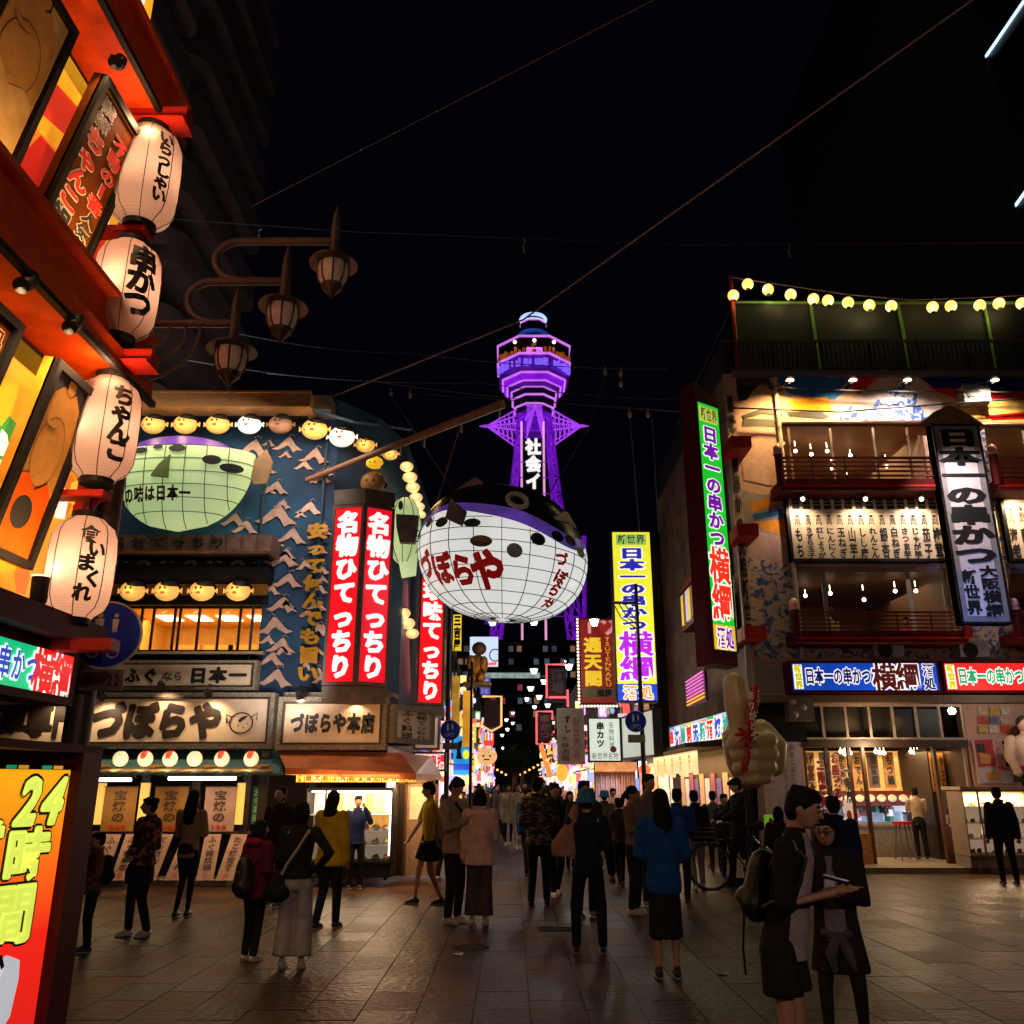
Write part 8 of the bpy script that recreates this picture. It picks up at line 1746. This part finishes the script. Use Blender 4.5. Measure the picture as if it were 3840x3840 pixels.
    g.rings([(q(0, .002, .455), .070 * k * girth, .062 * k), (q(0, .002, .50), .086 * k * girth, .066 * k), (q(0, .002, .56), .080 * k * girth, .058 * k), (q(0, 0, .60), .070 * k * girth, .05 * k)], 16)
    if bot in ('trousers', 'wide', 'shorts', 'leggings'):
        for l_ in Lg:
            if bot == 'trousers': g.caps([l_[0], l_[1], l_[2] + Vector((0, 0, .005 * k))], [.052 * k * girth, .039 * k, .031 * k], 10)
            elif bot == 'wide': g.tube([l_[0], l_[1], l_[2] + Vector((0, 0, .02 * k))], [.054 * k, .052 * k, .066 * k], 12)
            elif bot == 'leggings': g.caps([l_[0], l_[1], l_[2]], [.047 * k, .031 * k, .020 * k], 10)
            else: g.tube([l_[0], l_[0].lerp(l_[1], .68)], [.058 * k, .064 * k], 12)
        remesh(g, vox, bot if bot in ('shorts', 'leggings') else 'trousers', m, root, 2)
    else:
        zt_ = {'skirt': .20, 'midi': .14}.get(bot, .25); g.rings([(q(0, -.004, zt_), .098 * k, .078 * k), (q(0, 0, .36), .092 * k, .075 * k), (q(0, 0, .5), .085 * k, .066 * k), (q(0, 0, .58), .068 * k, .05 * k)], 20); remesh(g, vox, 'skirt', m, root, 2)
    # shoes
    for l_ in Lg:
        f = l_[2]; g = MB(); sh_ = shoes or SHOE; g.mat(0)
        g.caps([Vector((f.x, f.y + .018 * k, z0 + .026 * k)), Vector((f.x, f.y - .03 * k, z0 + .027 * k)), Vector((f.x * 1.0, f.y - .072 * k, z0 + .018 * k))], [.022 * k, .022 * k, .016 * k], 10)
        g.tube([f + Vector((0, 0, -.03 * k)), f + Vector((0, 0, .012 * k))], .021 * k, 10); g.mat(1).rings([(Vector((f.x, f.y - .034 * k, z0 + .001)), .024 * k, .066 * k), (Vector((f.x, f.y - .034 * k, z0 + .012 * k)), .025 * k, .067 * k)], 14); g.build('shoe', [sh_, SOLE], root, 'all')
    # hair and hats
    hm = hairc or HAIR; g = MB()
    g.ball(T(0, .010, .016), (.050 * k, .056 * k, .056 * k), 14, 10, M=M_h)
    g.ball(T(0, .024, -.006), (.047 * k, .042 * k, .052 * k), 12, 8, M=M_h)
    if hair == 'short':
        for t in range(9): a_ = R(t * 40 + look); g.ball(T(.030 * math.cos(a_), .008 + .034 * math.sin(a_), .052), (.017 * k,) * 3, 6, 5)
        g.ball(T(0, -.034, .042), (.034 * k, .018 * k, .017 * k), 8, 6, M=M_h)
    if hair == 'bob': g.rings([(T(0, .024, -.070), .046 * k, .042 * k), (T(0, .020, -.03), .058 * k, .054 * k), (T(0, .016, .01), .054 * k, .052 * k)], 14); g.ball(T(0, -.030, .040), (.036 * k, .02 * k, .02 * k), 8, 6)
    if hair == 'long': g.rings([(T(0, .050, -.235), .030 * k, .016 * k), (T(0, .056, -.19), .056 * k, .024 * k), (T(0, .050, -.10), .058 * k, .032 * k), (T(0, .030, -.03), .054 * k, .048 * k), (T(0, .014, .01), .050 * k, .050 * k)], 14); g.ball(T(0, -.03, .042), (.034 * k, .018 * k, .016 * k), 8, 6)
    if hair == 'bun': g.ball(T(0, .05, .035), (.026 * k,) * 3, 10, 8); g.ball(T(0, -.03, .042), (.034 * k, .016 * k, .015 * k), 8, 6)
    if hair == 'pony': g.caps([T(0, .055, .01), T(0, .08, -.04), T(0, .075, -.12)], [.02 * k, .022 * k, .010 * k], 8)
    ho = remesh(g, vox * .55, 'hair', hm, root, 1)
    if hair in ('hat', 'cap'):
        g = MB()
        if hair == 'hat': g.tube([T(0, .006, -.012), T(0, .006, .012), T(0, .006, .05), T(0, .006, .078)], [.084 * k, .066 * k, .060 * k, .045 * k], 20)
        else: g.ball(T(0, .006, .034), (.054 * k, .06 * k, .044 * k), 14, 8, M=M_h); g.caps([T(-.02, -.055, .03), T(.02, -.055, .03)], [.02 * k, .02 * k], 8)
        g.build('hat', topc if hair == 'cap' else mat('cloth_hat_blue', (.015, .17, .34), .8, var=.2), root, 'all')
    if near:
        for sg in (-1, 1):
            g = MB(); g.ball(T(sg * .017, -.0485, .006), (.0085 * k, .004 * k, .0045 * k), 8, 6, M=M_h); g.build('eye', mat('eye_white', (.5, .46, .42), .3), root, True)
            g = MB(); g.ball(T(sg * .017, -.0525, .005), (.0038 * k,) * 3, 8, 6); g.build('iris', INK, root, True)
            g = MB(); g.caps([T(sg * .008, -.053, .018), T(sg * .018, -.0525, .021), T(sg * .028, -.046, .018)], [.002 * k, .0026 * k, .0015 * k], 5); g.build('eyebrow', HAIR, root, True)
        g = MB(); g.caps([T(-.012, -.0505, -.0335), T(0, -.0555, -.0325), T(.012, -.0505, -.0335)], [.0022 * k, .0038 * k, .0022 * k], 6); g.build('mouth', mat('lips', (.38, .12, .10), .45), root, True)
    return root, T, q, A, k
def backpack(root, q, k, m, back=.095, cz=.68, w_=.075, h_=.135, label='backpack'):
    g = MB(); g.caps([q(0, back, cz - h_ * .6), q(0, back, cz + h_ * .5)], [w_ * .85 * k, w_ * .72 * k], 12); g.caps([q(-w_ * .3, back + .01, cz - h_ * .55), q(w_ * .3, back + .01, cz - h_ * .55)], [w_ * .7 * k] * 2, 10); g.caps([q(-w_ * .35, back + .045, cz - h_ * .45), q(w_ * .35, back + .045, cz - h_ * .45)], [w_ * .42 * k] * 2, 8)
    pk = remesh(g, .018, label, m, root, 2)
    g = MB()
    for sg in (-1, 1): g.tube([q(sg * .05, back - .04, cz + h_ * .5), q(sg * .062, .02, .835), q(sg * .066, -.055, .78), q(sg * .075, -.045, .68), q(sg * .07, back - .04, cz - h_ * .5)], .009 * k, 6)
    g.build('strap', m, root); return pk
def phone_in(A, i, q, root, k, glow_=True):
    h = A[i][2]; d = (A[i][2] - A[i][1]).normalized(); c = h + d * .05 * k
    g = MB(); g.box(c.x - .036, c.y - .004, c.z - .03, c.x + .036, c.y + .004, c.z + .10); o = g.build('phone', BLACK, None, raw=True); return o
NAVY = cloth('navy', (.012, .016, .05)); BLK = cloth('black', (.018, .017, .018)); MRN = cloth('maroon', (.11, .008, .022)); TAN = cloth('tan', (.42, .24, .14)); GRYJ = cloth('grey_denim', (.40, .36, .40)); YEL = cloth('mustard', (.62, .40, .02)); YLT = cloth('yellow', (.68, .50, .03)); BEI = cloth('beige', (.36, .26, .18)); PNK = cloth('pale_pink', (.80, .54, .44)); BRNP = cloth('brown_grey', (.085, .065, .052)); BLUT = cloth('royal_blue', (.012, .08, .32)); DBL = cloth('dark_blue', (.01, .02, .09)); CRM = cloth('cream', (.5, .38, .26)); GRY = cloth('grey', (.16, .14, .14)); DGR = cloth('dark_grey', (.04, .035, .038)); PAT = cloth('dusty', (.20, .14, .13)); JNS = cloth('jeans', (.05, .06, .11))
FLO = bitex('cloth_floral', (.035, .008, .012), (.42, .13, .11), scale=16, thr=.55, soft=.05, dist=.5, rough=.85, c3=(.5, .25, .08), thr2=.72)
CAM = bitex('cloth_camo', (.012, .012, .013), (.17, .13, .12), scale=22, thr=.54, soft=.03, dist=.6, rough=.85, stretch=(.5, .5, 1.3))
person('woman in dark red floral shirt and dark trousers holding her hands together', 507, 3512, 2985, -38, 'jacket', FLO, 'trousers', BLK, 'bun', arms=('front', 'front'), stride=.03, shoes=SHW, look=-25, hem=.50, spread=.075, girth=1.12)
a = gp(490, 3500); mb = MB(); g_ = MB(); z = .78; g_.rings([((a.x - .02, a.y + .1, .50), .16, .07), ((a.x - .02, a.y + .1, .62), .17, .09), ((a.x - .02, a.y + .1, .82), .10, .05)], 12)
s = thing('handbag', 'big black handbag hanging beside the woman in the floral shirt', 'bag', (a.x, a.y + .1, .48)); remesh(g_, .02, 'bag_body', BLK, s, 2); mb.tube([(a.x - .06, a.y + .1, .85), (a.x, a.y + .05, 1.1), (a.x + .07, a.y + .1, .86)], .010, 6); mb.build('strap', BLK, s)
person('woman with long dark hair in a tan sweater seen from behind, looking at the menus', 680, 3440, 2960, 172, 'sweater', TAN, 'leggings', BLK, 'long', arms=('phone', 'phone'), spread=.04, stride=.02, hem=.455)
r_, T, q, A, k = person('dark crouching figure half hidden behind the red frame of the standing sign', 318, 3570, 3118, -60, 'jacket', cloth('brown', (.16, .07, .03)), 'trousers', BLK, 'short', arms=('front', 'front'), spread=.06); backpack(r_, q, k, BLK)
r_, T, q, A, k = person('person in a maroon hooded jacket with a heavy striped backpack', 935, 3605, 3072, 148, 'jacket', MRN, 'trousers', BLK, 'bob', arms=('front', 'front'), shoes=SHW, girth=1.15, hem=.43, look=-20, spread=.045)
PKM = bitex('backpack_striped', (.012, .011, .013), (.35, .32, .34), scale=9, thr=.66, soft=.02, dist=.3, rough=.5, stretch=(.4, .4, 2.4)); backpack(r_, q, k, PKM, .125, .60, .085, .15)
g = MB(); g.caps([q(-.05, .055, .835), q(0, .07, .845), q(.05, .055, .835)], .028 * k, 8); g.build('hood', cloth('crimson', (.28, .01, .04)), r_, True)
r_, T, q, A, k = person('person in a black top and wide grey trousers with a hand on the hip', 1092, 3632, 3000, 178, 'sweater', BLK, 'wide', GRYJ, 'bob', arms=('hip', 'front'), shoes=SHW, spread=.06, hem=.52)
g = MB(); g.tube([q(-.075, .055, .82), q(-.02, .078, .72), q(.06, .072, .60), q(.085, .06, .55)], .010 * k, 6); g.build('strap', mat('strap_pale', (.45, .38, .36), .6), r_)
g = MB(); g.caps([q(.115, .03, .53), q(.125, .03, .44)], [.045 * k, .065 * k], 10); g.caps([q(.08, .04, .44), q(.15, .03, .43)], [.055 * k, .055 * k], 8); s = thing('shoulder_bag', 'round black shoulder bag at the side of the person in wide grey trousers', 'bag', q(.12, .03, .38)); s.rotation_euler = (0, 0, 0)
c_, s_n = math.cos(R(178)), math.sin(R(178)); g.v = [Vector((r_.location.x + (v.x - r_.location.x) * c_ - (v.y - r_.location.y) * s_n, r_.location.y + (v.x - r_.location.x) * s_n + (v.y - r_.location.y) * c_, v.z)) for v in g.v]; s.location = sum(g.v, Vector()) / len(g.v) - Vector((0, 0, .1)); remesh(g, .02, 'bag_body', BLK, s, 2)
person('woman with dark hair in a mustard puffer jacket, turned to the showcase', 1222, 3482, 2962, 158, 'jacket', YEL, 'trousers', BLK, 'long', arms=('down', 'phone'), girth=1.2, hem=.44, stride=.05)
person('man in black looking up, standing before the restaurant posts', 1022, 3400, 2950, -20, 'jacket', cloth('dark_brown', (.03, .015, .012)), 'trousers', BLK, 'short', arms=('down', 'down'), nod=-28, girth=1.05)
r_, T, q, A, k = person('man in a navy jacket holding a phone to his face by the showcase', 1328, 3334, 2982, 12, 'jacket', DBL, 'trousers', BLK, 'short', arms=('down', 'raise'), spread=.06)
person('young man in a yellow T shirt walking with a dark bag', 1600, 3392, 2930, -70, 'tshirt', YLT, 'shorts', BLK, 'short', arms=('swingf', 'swingb'), stride=.10, look=-10, nod=10)
g_ = MB(); a = gp(1590, 3390); g_.caps([(a.x + .02, a.y - .1, .72), (a.x + .14, a.y - .1, .66)], [.11, .12], 10); s = thing('handbag', 'dark checked bag carried by the young man in the yellow T shirt', 'bag', (a.x, a.y - .1, .55)); remesh(g_, .02, 'bag_body', BLK, s, 2)
r_, T, q, A, k = person('man in a beige jacket with a crossbody strap bending over his phone', 1700, 3462, 2915, 55, 'jacket', BEI, 'trousers', BLK, 'short', arms=('phone', 'phone'), nod=30, shoes=SHW, girth=1.08); g = MB(); g.tube([q(-.06, -.05, .82), q(.02, -.075, .72), q(.08, -.06, .6)], .012 * k, 6); g.build('strap', BLK, r_)
person('woman with a dark bob in a pale pink coat seen from behind', 1795, 3470, 2955, 172, 'coat', PNK, 'wide', BRNP, 'bob', arms=('phone', 'down'), shoes=SHW, hem=.43, spread=.05, girth=1.1)
person('man in a camouflage jacket standing with his back to the camera', 2022, 3398, 2912, 168, 'jacket', CAM, 'trousers', BLK, 'short', arms=('front', 'front'), stride=.05, hem=.46, girth=1.1, look=-30)
person('man in a black jacket walking right beside the camouflage jacket', 2085, 3360, 2935, 20, 'jacket', BLK, 'trousers', BLK, 'short', arms=('swingf', 'swingb'), stride=.09, shoes=SHW)
person('person in a blue bucket hat and navy top seen from behind', 2212, 3575, 2962, 178, 'sweater', NAVY, 'trousers', cloth('ink_blue', (.010, .012, .03)), 'hat', arms=('bag', 'cross'), spread=.085, hem=.48)
g_ = MB(); a = gp(2200, 3575); g_.rings([((a.x - .20, a.y + .02, .88), .13, .06), ((a.x - .19, a.y + .02, 1.0), .15, .07), ((a.x - .12, a.y + .0, 1.2), .07, .06), ((a.x - .08, a.y, 1.38), .03, .05)], 12); one(remesh(g_, .02, 'folded_coat', cloth('blush', (.36, .20, .17)), None, 2), 'pale pink coat hanging at the side of the person in the blue hat', 'coat')
person('dark haired man just beyond the person in the blue hat', 2200, 3440, 2925, 20, 'jacket', DGR, 'trousers', BLK, 'short', arms=('down', 'down'))
person('woman in a dusty patterned blouse turned right with her phone', 2385, 3428, 2945, 60, 'sweater', PAT, 'trousers', BLK, 'pony', arms=('phone', 'phone'), shoes=SHW, nod=12, hem=.48)
person('woman with long dark hair in a blue top and black midi skirt seen from behind', 2506, 3668, 2955, 180, 'jacket', BLUT, 'skirt', BLK, 'long', arms=('front', 'front'), shoes=SHOE, spread=.05, hem=.43, look=8, girth=1.05)
person('man in a pale grey shirt facing the camera behind the woman in the blue top', 2452, 3400, 2900, 15, 'tshirt', GRY, 'trousers', BLK, 'short', arms=('down', 'down'), look=20)
person('person in a bright blue jacket to the right of the woman with the black skirt', 2560, 3390, 2955, 150, 'jacket', cloth('bright_blue', (.01, .07, .30)), 'trousers', BLK, 'short', arms=('phone', 'phone'))
person('person in a dark jacket and pale jeans near the bicycle', 2622, 3335, 2962, 190, 'jacket', BLK, 'trousers', cloth('pale_jeans', (.20, .2, .26)), 'short', arms=('down', 'down'), stride=.04, shoes=SHW)
person('person with a grey shirt and tousled hair beyond the bicycle', 2690, 3270, 2965, 160, 'tshirt', GRY, 'trousers', BLK, 'short', arms=('front', 'front'))
person('man in a dark suit standing near the corner pillar behind the bicycle', 2735, 3300, 2975, 10, 'jacket', DGR, 'trousers', BLK, 'short', arms=('down', 'down'))
person('shop worker in a cream T shirt at the kitchen counter seen from behind', 3445, 3225, 2950, 165, 'tshirt', CRM, 'trousers', BLK, 'short', arms=('phone', 'swingf'), Y=RY + 1.1, z0=.1, hem=.47)
person('dark figure standing in front of the bright showcase at the right edge', 3790, 3318, 2950, 175, 'jacket', BLK, 'trousers', BLK, 'short', arms=('bag', 'bag'), spread=.07, girth=1.1, hem=.44)
# two close by with a phone
man, T, q, A, k = person('tall man with a black backpack bending over the phone he taps, in the right foreground', 2985, 4190, 2945, 58, 'tshirt', BLK, 'shorts', BLK, 'short', arms=('phone', 'phone'), nod=16, lean=14, hem=.46, vox=.016, near=True, spread=.06, girth=1.05, shoes=SHOE)
g = MB(); g.rings([(q(.0, -.014, .45), .074 * k, .066 * k), (q(0, -.014, .6), .066 * k, .062 * k), (q(0, -.008, .76), .055 * k, .062 * k), (q(0, .0, .845), .034 * k, .036 * k)], 16); g.build('inner_shirt', cloth('lilac_shirt', (.36, .30, .34)), man, True)
pk = backpack(man, q, k, mat('pack_black', (.012, .012, .013), .45, var=.4, bump=.2), .095, .655, .066, .125)
g = MB(); g.tube([q(.02, .14, .56), q(.03, .14, .46), q(.025, .135, .38)], .004 * k, 5); g.build('loose_strap', BLK, man)
for (x_, z_, c_) in ((.05, .66, (.5, .6, .1)), (.04, .70, (.5, .5, .52))): g = MB(); g.caps([q(x_, .165, z_), q(x_ + .01, .163, z_ - .02)], [.006 * k] * 2, 5); g.build('pack_tag', mat('pack_tag_%d' % int(z_ * 100), c_, .5), man)
wom, T2, q2_, A2, k2 = person('young woman with glasses in a dark open coat looking down at a phone', 3190, 3985, 3045, -22, 'longcoat', cloth('charcoal_coat', (.022, .018, .019)), 'leggings', BLK, 'bob', arms=('phone', 'phone'), nod=10, lean=12, hem=.34, vox=.015, near=True, spread=.07, look=-12, stride=.03)
g = MB()
for sg in (-1, 1):
    g.tube([T2(sg * .019 + .0155 * math.cos(R(t)), -.0585, .006 + .0135 * math.sin(R(t))) for t in range(0, 361, 24)], .0012 * k2, 5, False); g.tube([T2(sg * .034, -.057, .008), T2(sg * .046, -.02, .008)], .0012 * k2, 5)
g.tube([T2(-.004, -.0585, .008), T2(.004, -.0585, .008)], .0012 * k2, 5); g.build('glasses', mat('glasses_rim', (.25, .14, .12), .3, .5), wom)
g = MB()
for sg in (-1, 1): g.add([T2(sg * .019 + .0145 * math.cos(R(t)), -.0583, .006 + .0125 * math.sin(R(t))) for t in range(0, 360, 24)], [tuple(range(15))])
g.build('lens', glass_mat('lens_glass', (.85, .8, 1), .16), wom)
g = MB(); g.rings([(q2_(.0, -.02, .47), .060 * k2, .058 * k2), (q2_(0, -.02, .60), .055 * k2, .05 * k2), (q2_(0, -.018, .72), .05 * k2, .052 * k2), (q2_(0, -.01, .82), .03 * k2, .036 * k2)], 14); g.build('inner_shirt', cloth('grey_shirt', (.20, .19, .24)), wom, True)
g = MB(); g.caps([q2_(-.05, -.062, .50), q2_(0, -.075, .49), q2_(.05, -.062, .50)], .018 * k2, 8); g.caps([q2_(0, -.08, .49), q2_(-.03, -.085, .42), q2_(-.02, -.08, .36)], [.02 * k2, .025 * k2, .012 * k2], 8); g.caps([q2_(.01, -.08, .49), q2_(.04, -.08, .43), q2_(.06, -.078, .37)], [.02 * k2, .024 * k2, .012 * k2], 8); g.build('tied_sleeves', cloth('dark_shirt', (.09, .08, .11)), wom, True)
def held_phone(root, A, rot, k, label, sz=1.0, case=None):
    c_, s_ = math.cos(R(rot)), math.sin(R(rot)); O = root.location
    def W_(v): d = v - O; return O + Vector((d.x * c_ - d.y * s_, d.x * s_ + d.y * c_, d.z))
    m_ = (W_(A[0][2]) + W_(A[1][2])) / 2 + Vector((0, 0, .055)); s = thing('phone', label, 'phone', m_); s.rotation_euler = (R(12), 0, R(rot))
    def bx(nm, x, y, z, m, x0=0): g = MB(); g.box(-x, -y, -z, x, y, z); o = g.build(nm, m, None, raw=True); o.parent = s; o.location = (x0, 0, 0); return o
    sz *= .85; bx('phone_case', .038 * sz, .075 * sz, .006, case or BLACK); o = bx('screen', .034 * sz, .07 * sz, .0008, G('screen_glow', (.30, .26, .34), .12, .2, 30)); o.location = (0, 0, .007)
    return m_
m1 = held_phone(man, A, 58, k, 'dark phone in the hands of the tall man with the backpack'); m2 = held_phone(wom, A2, -22, k2, 'pinkish phone in the hands of the woman with glasses', 1.0, mat('case_pink', (.45, .28, .25), .4))
person('man in a dark jacket with his back turned just behind the woman with glasses', 3180, 3560, 2982, 176, 'jacket', DBL, 'trousers', BLK, 'short', arms=('down', 'down'), girth=1.1)
person('dark haired person whose head shows left of the tall man with the backpack', 2950, 3420, 3022, 165, 'jacket', BLK, 'trousers', BLK, 'bob', arms=('front', 'front'))
# walkers in the middle of the street
mid = [(1905, 3172, 2938, 10, 'coat', CRM, 'leggings', BLK, 'bob', 'woman in a cream coat walking towards the camera in the middle of the street'), (1940, 3185, 2935, 20, 'coat', BEI, 'leggings', SK, 'long', 'woman in a beige coat walking beside the cream coated woman'), (1968, 3165, 2930, 0, 'sweater', BLK, 'skirt', BLK, 'bob', 'woman in a black top and skirt in the middle of the street'), (1982, 3290, 2955, 30, 'jacket', BLUT, 'trousers', BLK, 'short', 'person in a blue jacket left of the camouflage jacket'),
       (2142, 3265, 2965, 10, 'jacket', cloth('red_check', (.35, .06, .05)), 'trousers', BLK, 'bob', 'woman in a red checked top behind the blue hat'), (2100, 3230, 2950, 180, 'jacket', BLK, 'trousers', DGR, 'short', 'dark walker right of the man in black in the street'), (2275, 3260, 2965, 160, 'coat', cloth('olive', (.08, .06, .03)), 'trousers', BLK, 'hat', 'person in a dark hat and olive coat before the curtained entrance'), (2305, 3200, 2955, 20, 'jacket', PNK, 'trousers', JNS, 'short', 'person in a pink jacket at the curtained entrance'),
       (1880, 3150, 2945, 190, 'jacket', GRY, 'trousers', BLK, 'short', 'grey jacketed walker left of the cream coat'), (2040, 3120, 2925, 5, 'jacket', BLK, 'trousers', BLK, 'short', 'dark walker in the distance above the camouflage jacket'), (1660, 3300, 2975, 150, 'jacket', BLK, 'trousers', BLK, 'bob', 'dark person between the yellow T shirt and the beige jacket'), (2330, 3320, 2990, 200, 'jacket', BRNP, 'trousers', BLK, 'short', 'brown jacketed person left of the patterned blouse')]
protos = []
for x, yf, yt, rt, tp_, tc_, bt, bc, hr, lb in mid:
    r_ = person(lb, x, yf, yt, rt, tp_, tc_, bt, bc, hr, arms=random.choice([('swingf', 'swingb'), ('down', 'phone'), ('down', 'down')]), stride=random.uniform(.02, .09), vox=.026, shoes=random.choice([SHOE, SHW]))[0]; protos.append(r_)
random.seed(14)
cnt = 0
fl = ['cream', 'beige', 'black', 'blue', 'red checked', 'dark', 'olive', 'pink', 'grey', 'black', 'black', 'brown']
sg_ = lambda Y: ['near the red lit sign', 'before the round dumpling lantern', 'halfway down the street', 'beyond the neon frames', 'at the tree end'][min(4, int((Y - 27) / 9.7))]
for k in range(44):
    Y = 27 + 48 * (k / 44) ** 1.1; x = random.uniform(-2.0, 3.3); i = random.randrange(len(protos)); b = protos[i]
    copy_tree(b, None, (x, Y, 0), 'distant walker in %s clothes %s, on the %s' % (fl[i], sg_(Y), 'left' if x < 0 else 'middle line' if x < 1.6 else 'right'), rot=(0, 0, random.choice([0, math.pi]) + random.uniform(-.5, .5)))['group'] = 'crowd down the street'
# ------------------------------------------------------------------ bicycle and rider
bw = gp(2668, 3338); bk = thing('bicycle', 'dark city bicycle seen from the side with a big front wheel on the left', 'bicycle', (bw.x + .5, bw.y, 0)); RB = .34
FRB = mat('bike_frame', (.03, .03, .035), .35, .5); RUB = mat('rubber', (.012, .012, .012), .7)
def wheel(cx):
    w_ = D.objects.new('wheel', None); col.objects.link(w_); w_.parent = bk; y = bw.y
    mb = MB(); mb.tube([(cx + RB * math.cos(R(t)), y, RB + RB * math.sin(R(t))) for t in range(0, 361, 12)], .019, 8, False); mb.build('tyre', RUB, w_, True); mb = MB(); mb.tube([(cx + (RB - .025) * math.cos(R(t)), y, RB + (RB - .025) * math.sin(R(t))) for t in range(0, 361, 12)], .010, 6, False)
    mb.tube([(cx, y - .04, RB), (cx, y + .04, RB)], .02, 8)
    for t in range(20): mb.tube([(cx, y + .02 * (-1) ** t, RB), (cx + (RB - .025) * math.cos(R(t * 18)), y, RB + (RB - .025) * math.sin(R(t * 18)))], .0018, 3)
    mb.build('rim', GREY, w_)
wheel(bw.x); wheel(bw.x + 1.08); y = bw.y; X0 = bw.x
mb = MB()
for a_, b_ in (((0, RB), (.17, .86)), ((.17, .84), (.60, .30)), ((.14, .72), (.70, .78)), ((.60, .30), (.72, .88)), ((.60, .30), (1.08, RB)), ((.70, .78), (1.08, RB)), ((.17, .86), (.20, .98))): mb.tube([(X0 + a_[0], y, a_[1]), (X0 + b_[0], y, b_[1])], .017, 8)
mb.build('frame', FRB, bk, True); mb = MB(); mb.tube([(X0 + .34, y - .28, .98), (X0 + .20, y - .2, 1.0), (X0 + .20, y + .2, 1.0), (X0 + .34, y + .28, .98)], .014, 8); mb.build('handlebar', FRB, bk, True)
mb = MB(); mb.caps([(X0 + .62, y, .93), (X0 + .84, y, .95)], [.03, .08], 8); mb.build('saddle', RUB, bk, True); mb = MB(); mb.tube([(X0 + .60, y - .03, .30), (X0 + .60, y + .03, .30)], .09, 14); mb.tube([(X0 + .60, y - .09, .30), (X0 + .66, y - .09, .15)], .01, 6); mb.box(X0 + .61, y - .16, .13, X0 + .71, y - .08, .15); mb.build('crank', FRB, bk)
mb = MB()
for z_ in (.70, .78, .86, .92):
    mb.tube([(X0 - .25, y - .16, z_), (X0 + .06, y - .16, z_), (X0 + .06, y + .16, z_), (X0 - .25, y + .16, z_), (X0 - .25, y - .16, z_)], .006, 5)
mb.build('basket', GREY, bk)
mb = MB(); mb.tube([(X0 + 1.08 + .38 * math.cos(R(t)), y, RB + .38 * math.sin(R(t))) for t in range(20, 171, 15)], .022, 6); mb.build('mudguard', GREY, bk)
person('cyclist in black leaning over the handlebar of the dark bicycle', 2775, 3335, 2918, -86, 'jacket', BLK, 'trousers', BLK, 'cap', arms=('bars', 'bars'), Y=bw.y + .28, stride=.10, girth=1.15, nod=10)
# fittings that break up the plain walls
def small(nm, parts, m, label, cat, grp=None):
    mb = MB()
    for b in parts: mb.box(*b)
    return one(mb.build(nm, m, None), label, cat, grp)
ACM = mat('unit_grey', (.20, .18, .17), .6, var=.4)
for k, (x, y) in enumerate(((3660, 1480), (3650, 2440), (3330, 2440))):
    a = pt(x, y, RY - .3); s = thing('air_conditioner', 'grey outdoor air unit %s' % ('above the tall vertical board', 'below the tall vertical board', 'under the lower balcony over the blue sign')[k], 'air conditioner', (a.x, RY - .2, a.z - .2), 'air units on the painted wall')
    mb = MB(); mb.box(a.x - .3, RY - .35, a.z - .2, a.x + .3, RY - .02, a.z + .2); mb.build('casing', ACM, s); mb = MB(); mb.tube([(a.x - .08, RY - .355, a.z), (a.x - .08, RY - .37, a.z)], .15, 16); mb.build('fan_grille', DARK, s)
for k, x in enumerate((2905, 3945)):
    a, b = pt(x, 1420, RY - .1), pt(x, 2470, RY - .1); mb = MB(); mb.tube([(a.x, RY - .1, a.z), (a.x, RY - .1, b.z)], .05, 8)
    for t in range(5): z = b.z + (a.z - b.z) * t / 4; mb.box(a.x - .08, RY - .12, z - .03, a.x + .08, RY, z + .03)
    mb.build('drain_pipe', mat('pipe_pale', (.4, .36, .34), .5), kb)
for k, x in enumerate((1010, 1228)):
    a, b = W(x, 1660), W(x, 2580); mb = MB(); mb.tube([(a.x, FY - .06, a.z), (a.x, FY - .06, b.z)], .03, 6); mb.build('conduit', mat('conduit_blue', (.02, .05, .08), .5), fb)
# diners behind the upper windows, further copies of the street figures
for k, (px, py, yy) in enumerate(((3060, 1760, 1.6), (3240, 1760, 2.4), (3390, 1760, 1.5), (3120, 2330, 1.8), (3400, 2330, 2.2))):
    a = pt(px, py, RY + yy); zf = pw.P(0, (hw1 if py < 2000 else hw2)[3]).z - .55
    copy_tree(protos[(k * 3 + 4) % len(protos)], None, (a.x, RY + yy, zf), 'diner behind the %s balcony window, %s' % ('upper' if py < 2000 else 'lower', ('at the left', 'near the middle', 'at the right', 'at the left', 'at the right')[k]), rot=(0, 0, k * 1.3))['group'] = 'diners upstairs'
# wall posters and small fittings on both restaurants
random.seed(77)
PCOL = [mat('bill_%d' % i, c, .6, var=.5, scale=12) for i, c in enumerate(((.55, .40, .30), (.45, .05, .04), (.50, .33, .05), (.10, .12, .25), (.5, .45, .42)))]
for k in range(16):
    u = random.uniform(.02, .97); v = random.uniform(vt + .42, .70) if k % 2 else random.uniform(.5, .9); o_ = shopq.box('notice', u, v, u + random.uniform(.012, .03), v + random.uniform(.03, .07), -.025, -.02, random.choice(PCOL), kb) if (u < .14 or .15 < u < .27 or u > .80) else None
for k in range(9):
    x = 3668 + (k % 3) * 42; p_ = PF(x, 2652 + (k // 3) * 34, x + 34, 2680 + (k // 3) * 34, RY - .03); p_.box('notice', 0, 0, 1, 1, -.01, .01, PCOL[(k * 2) % 5], kb)
D.scenes.remove(s2)
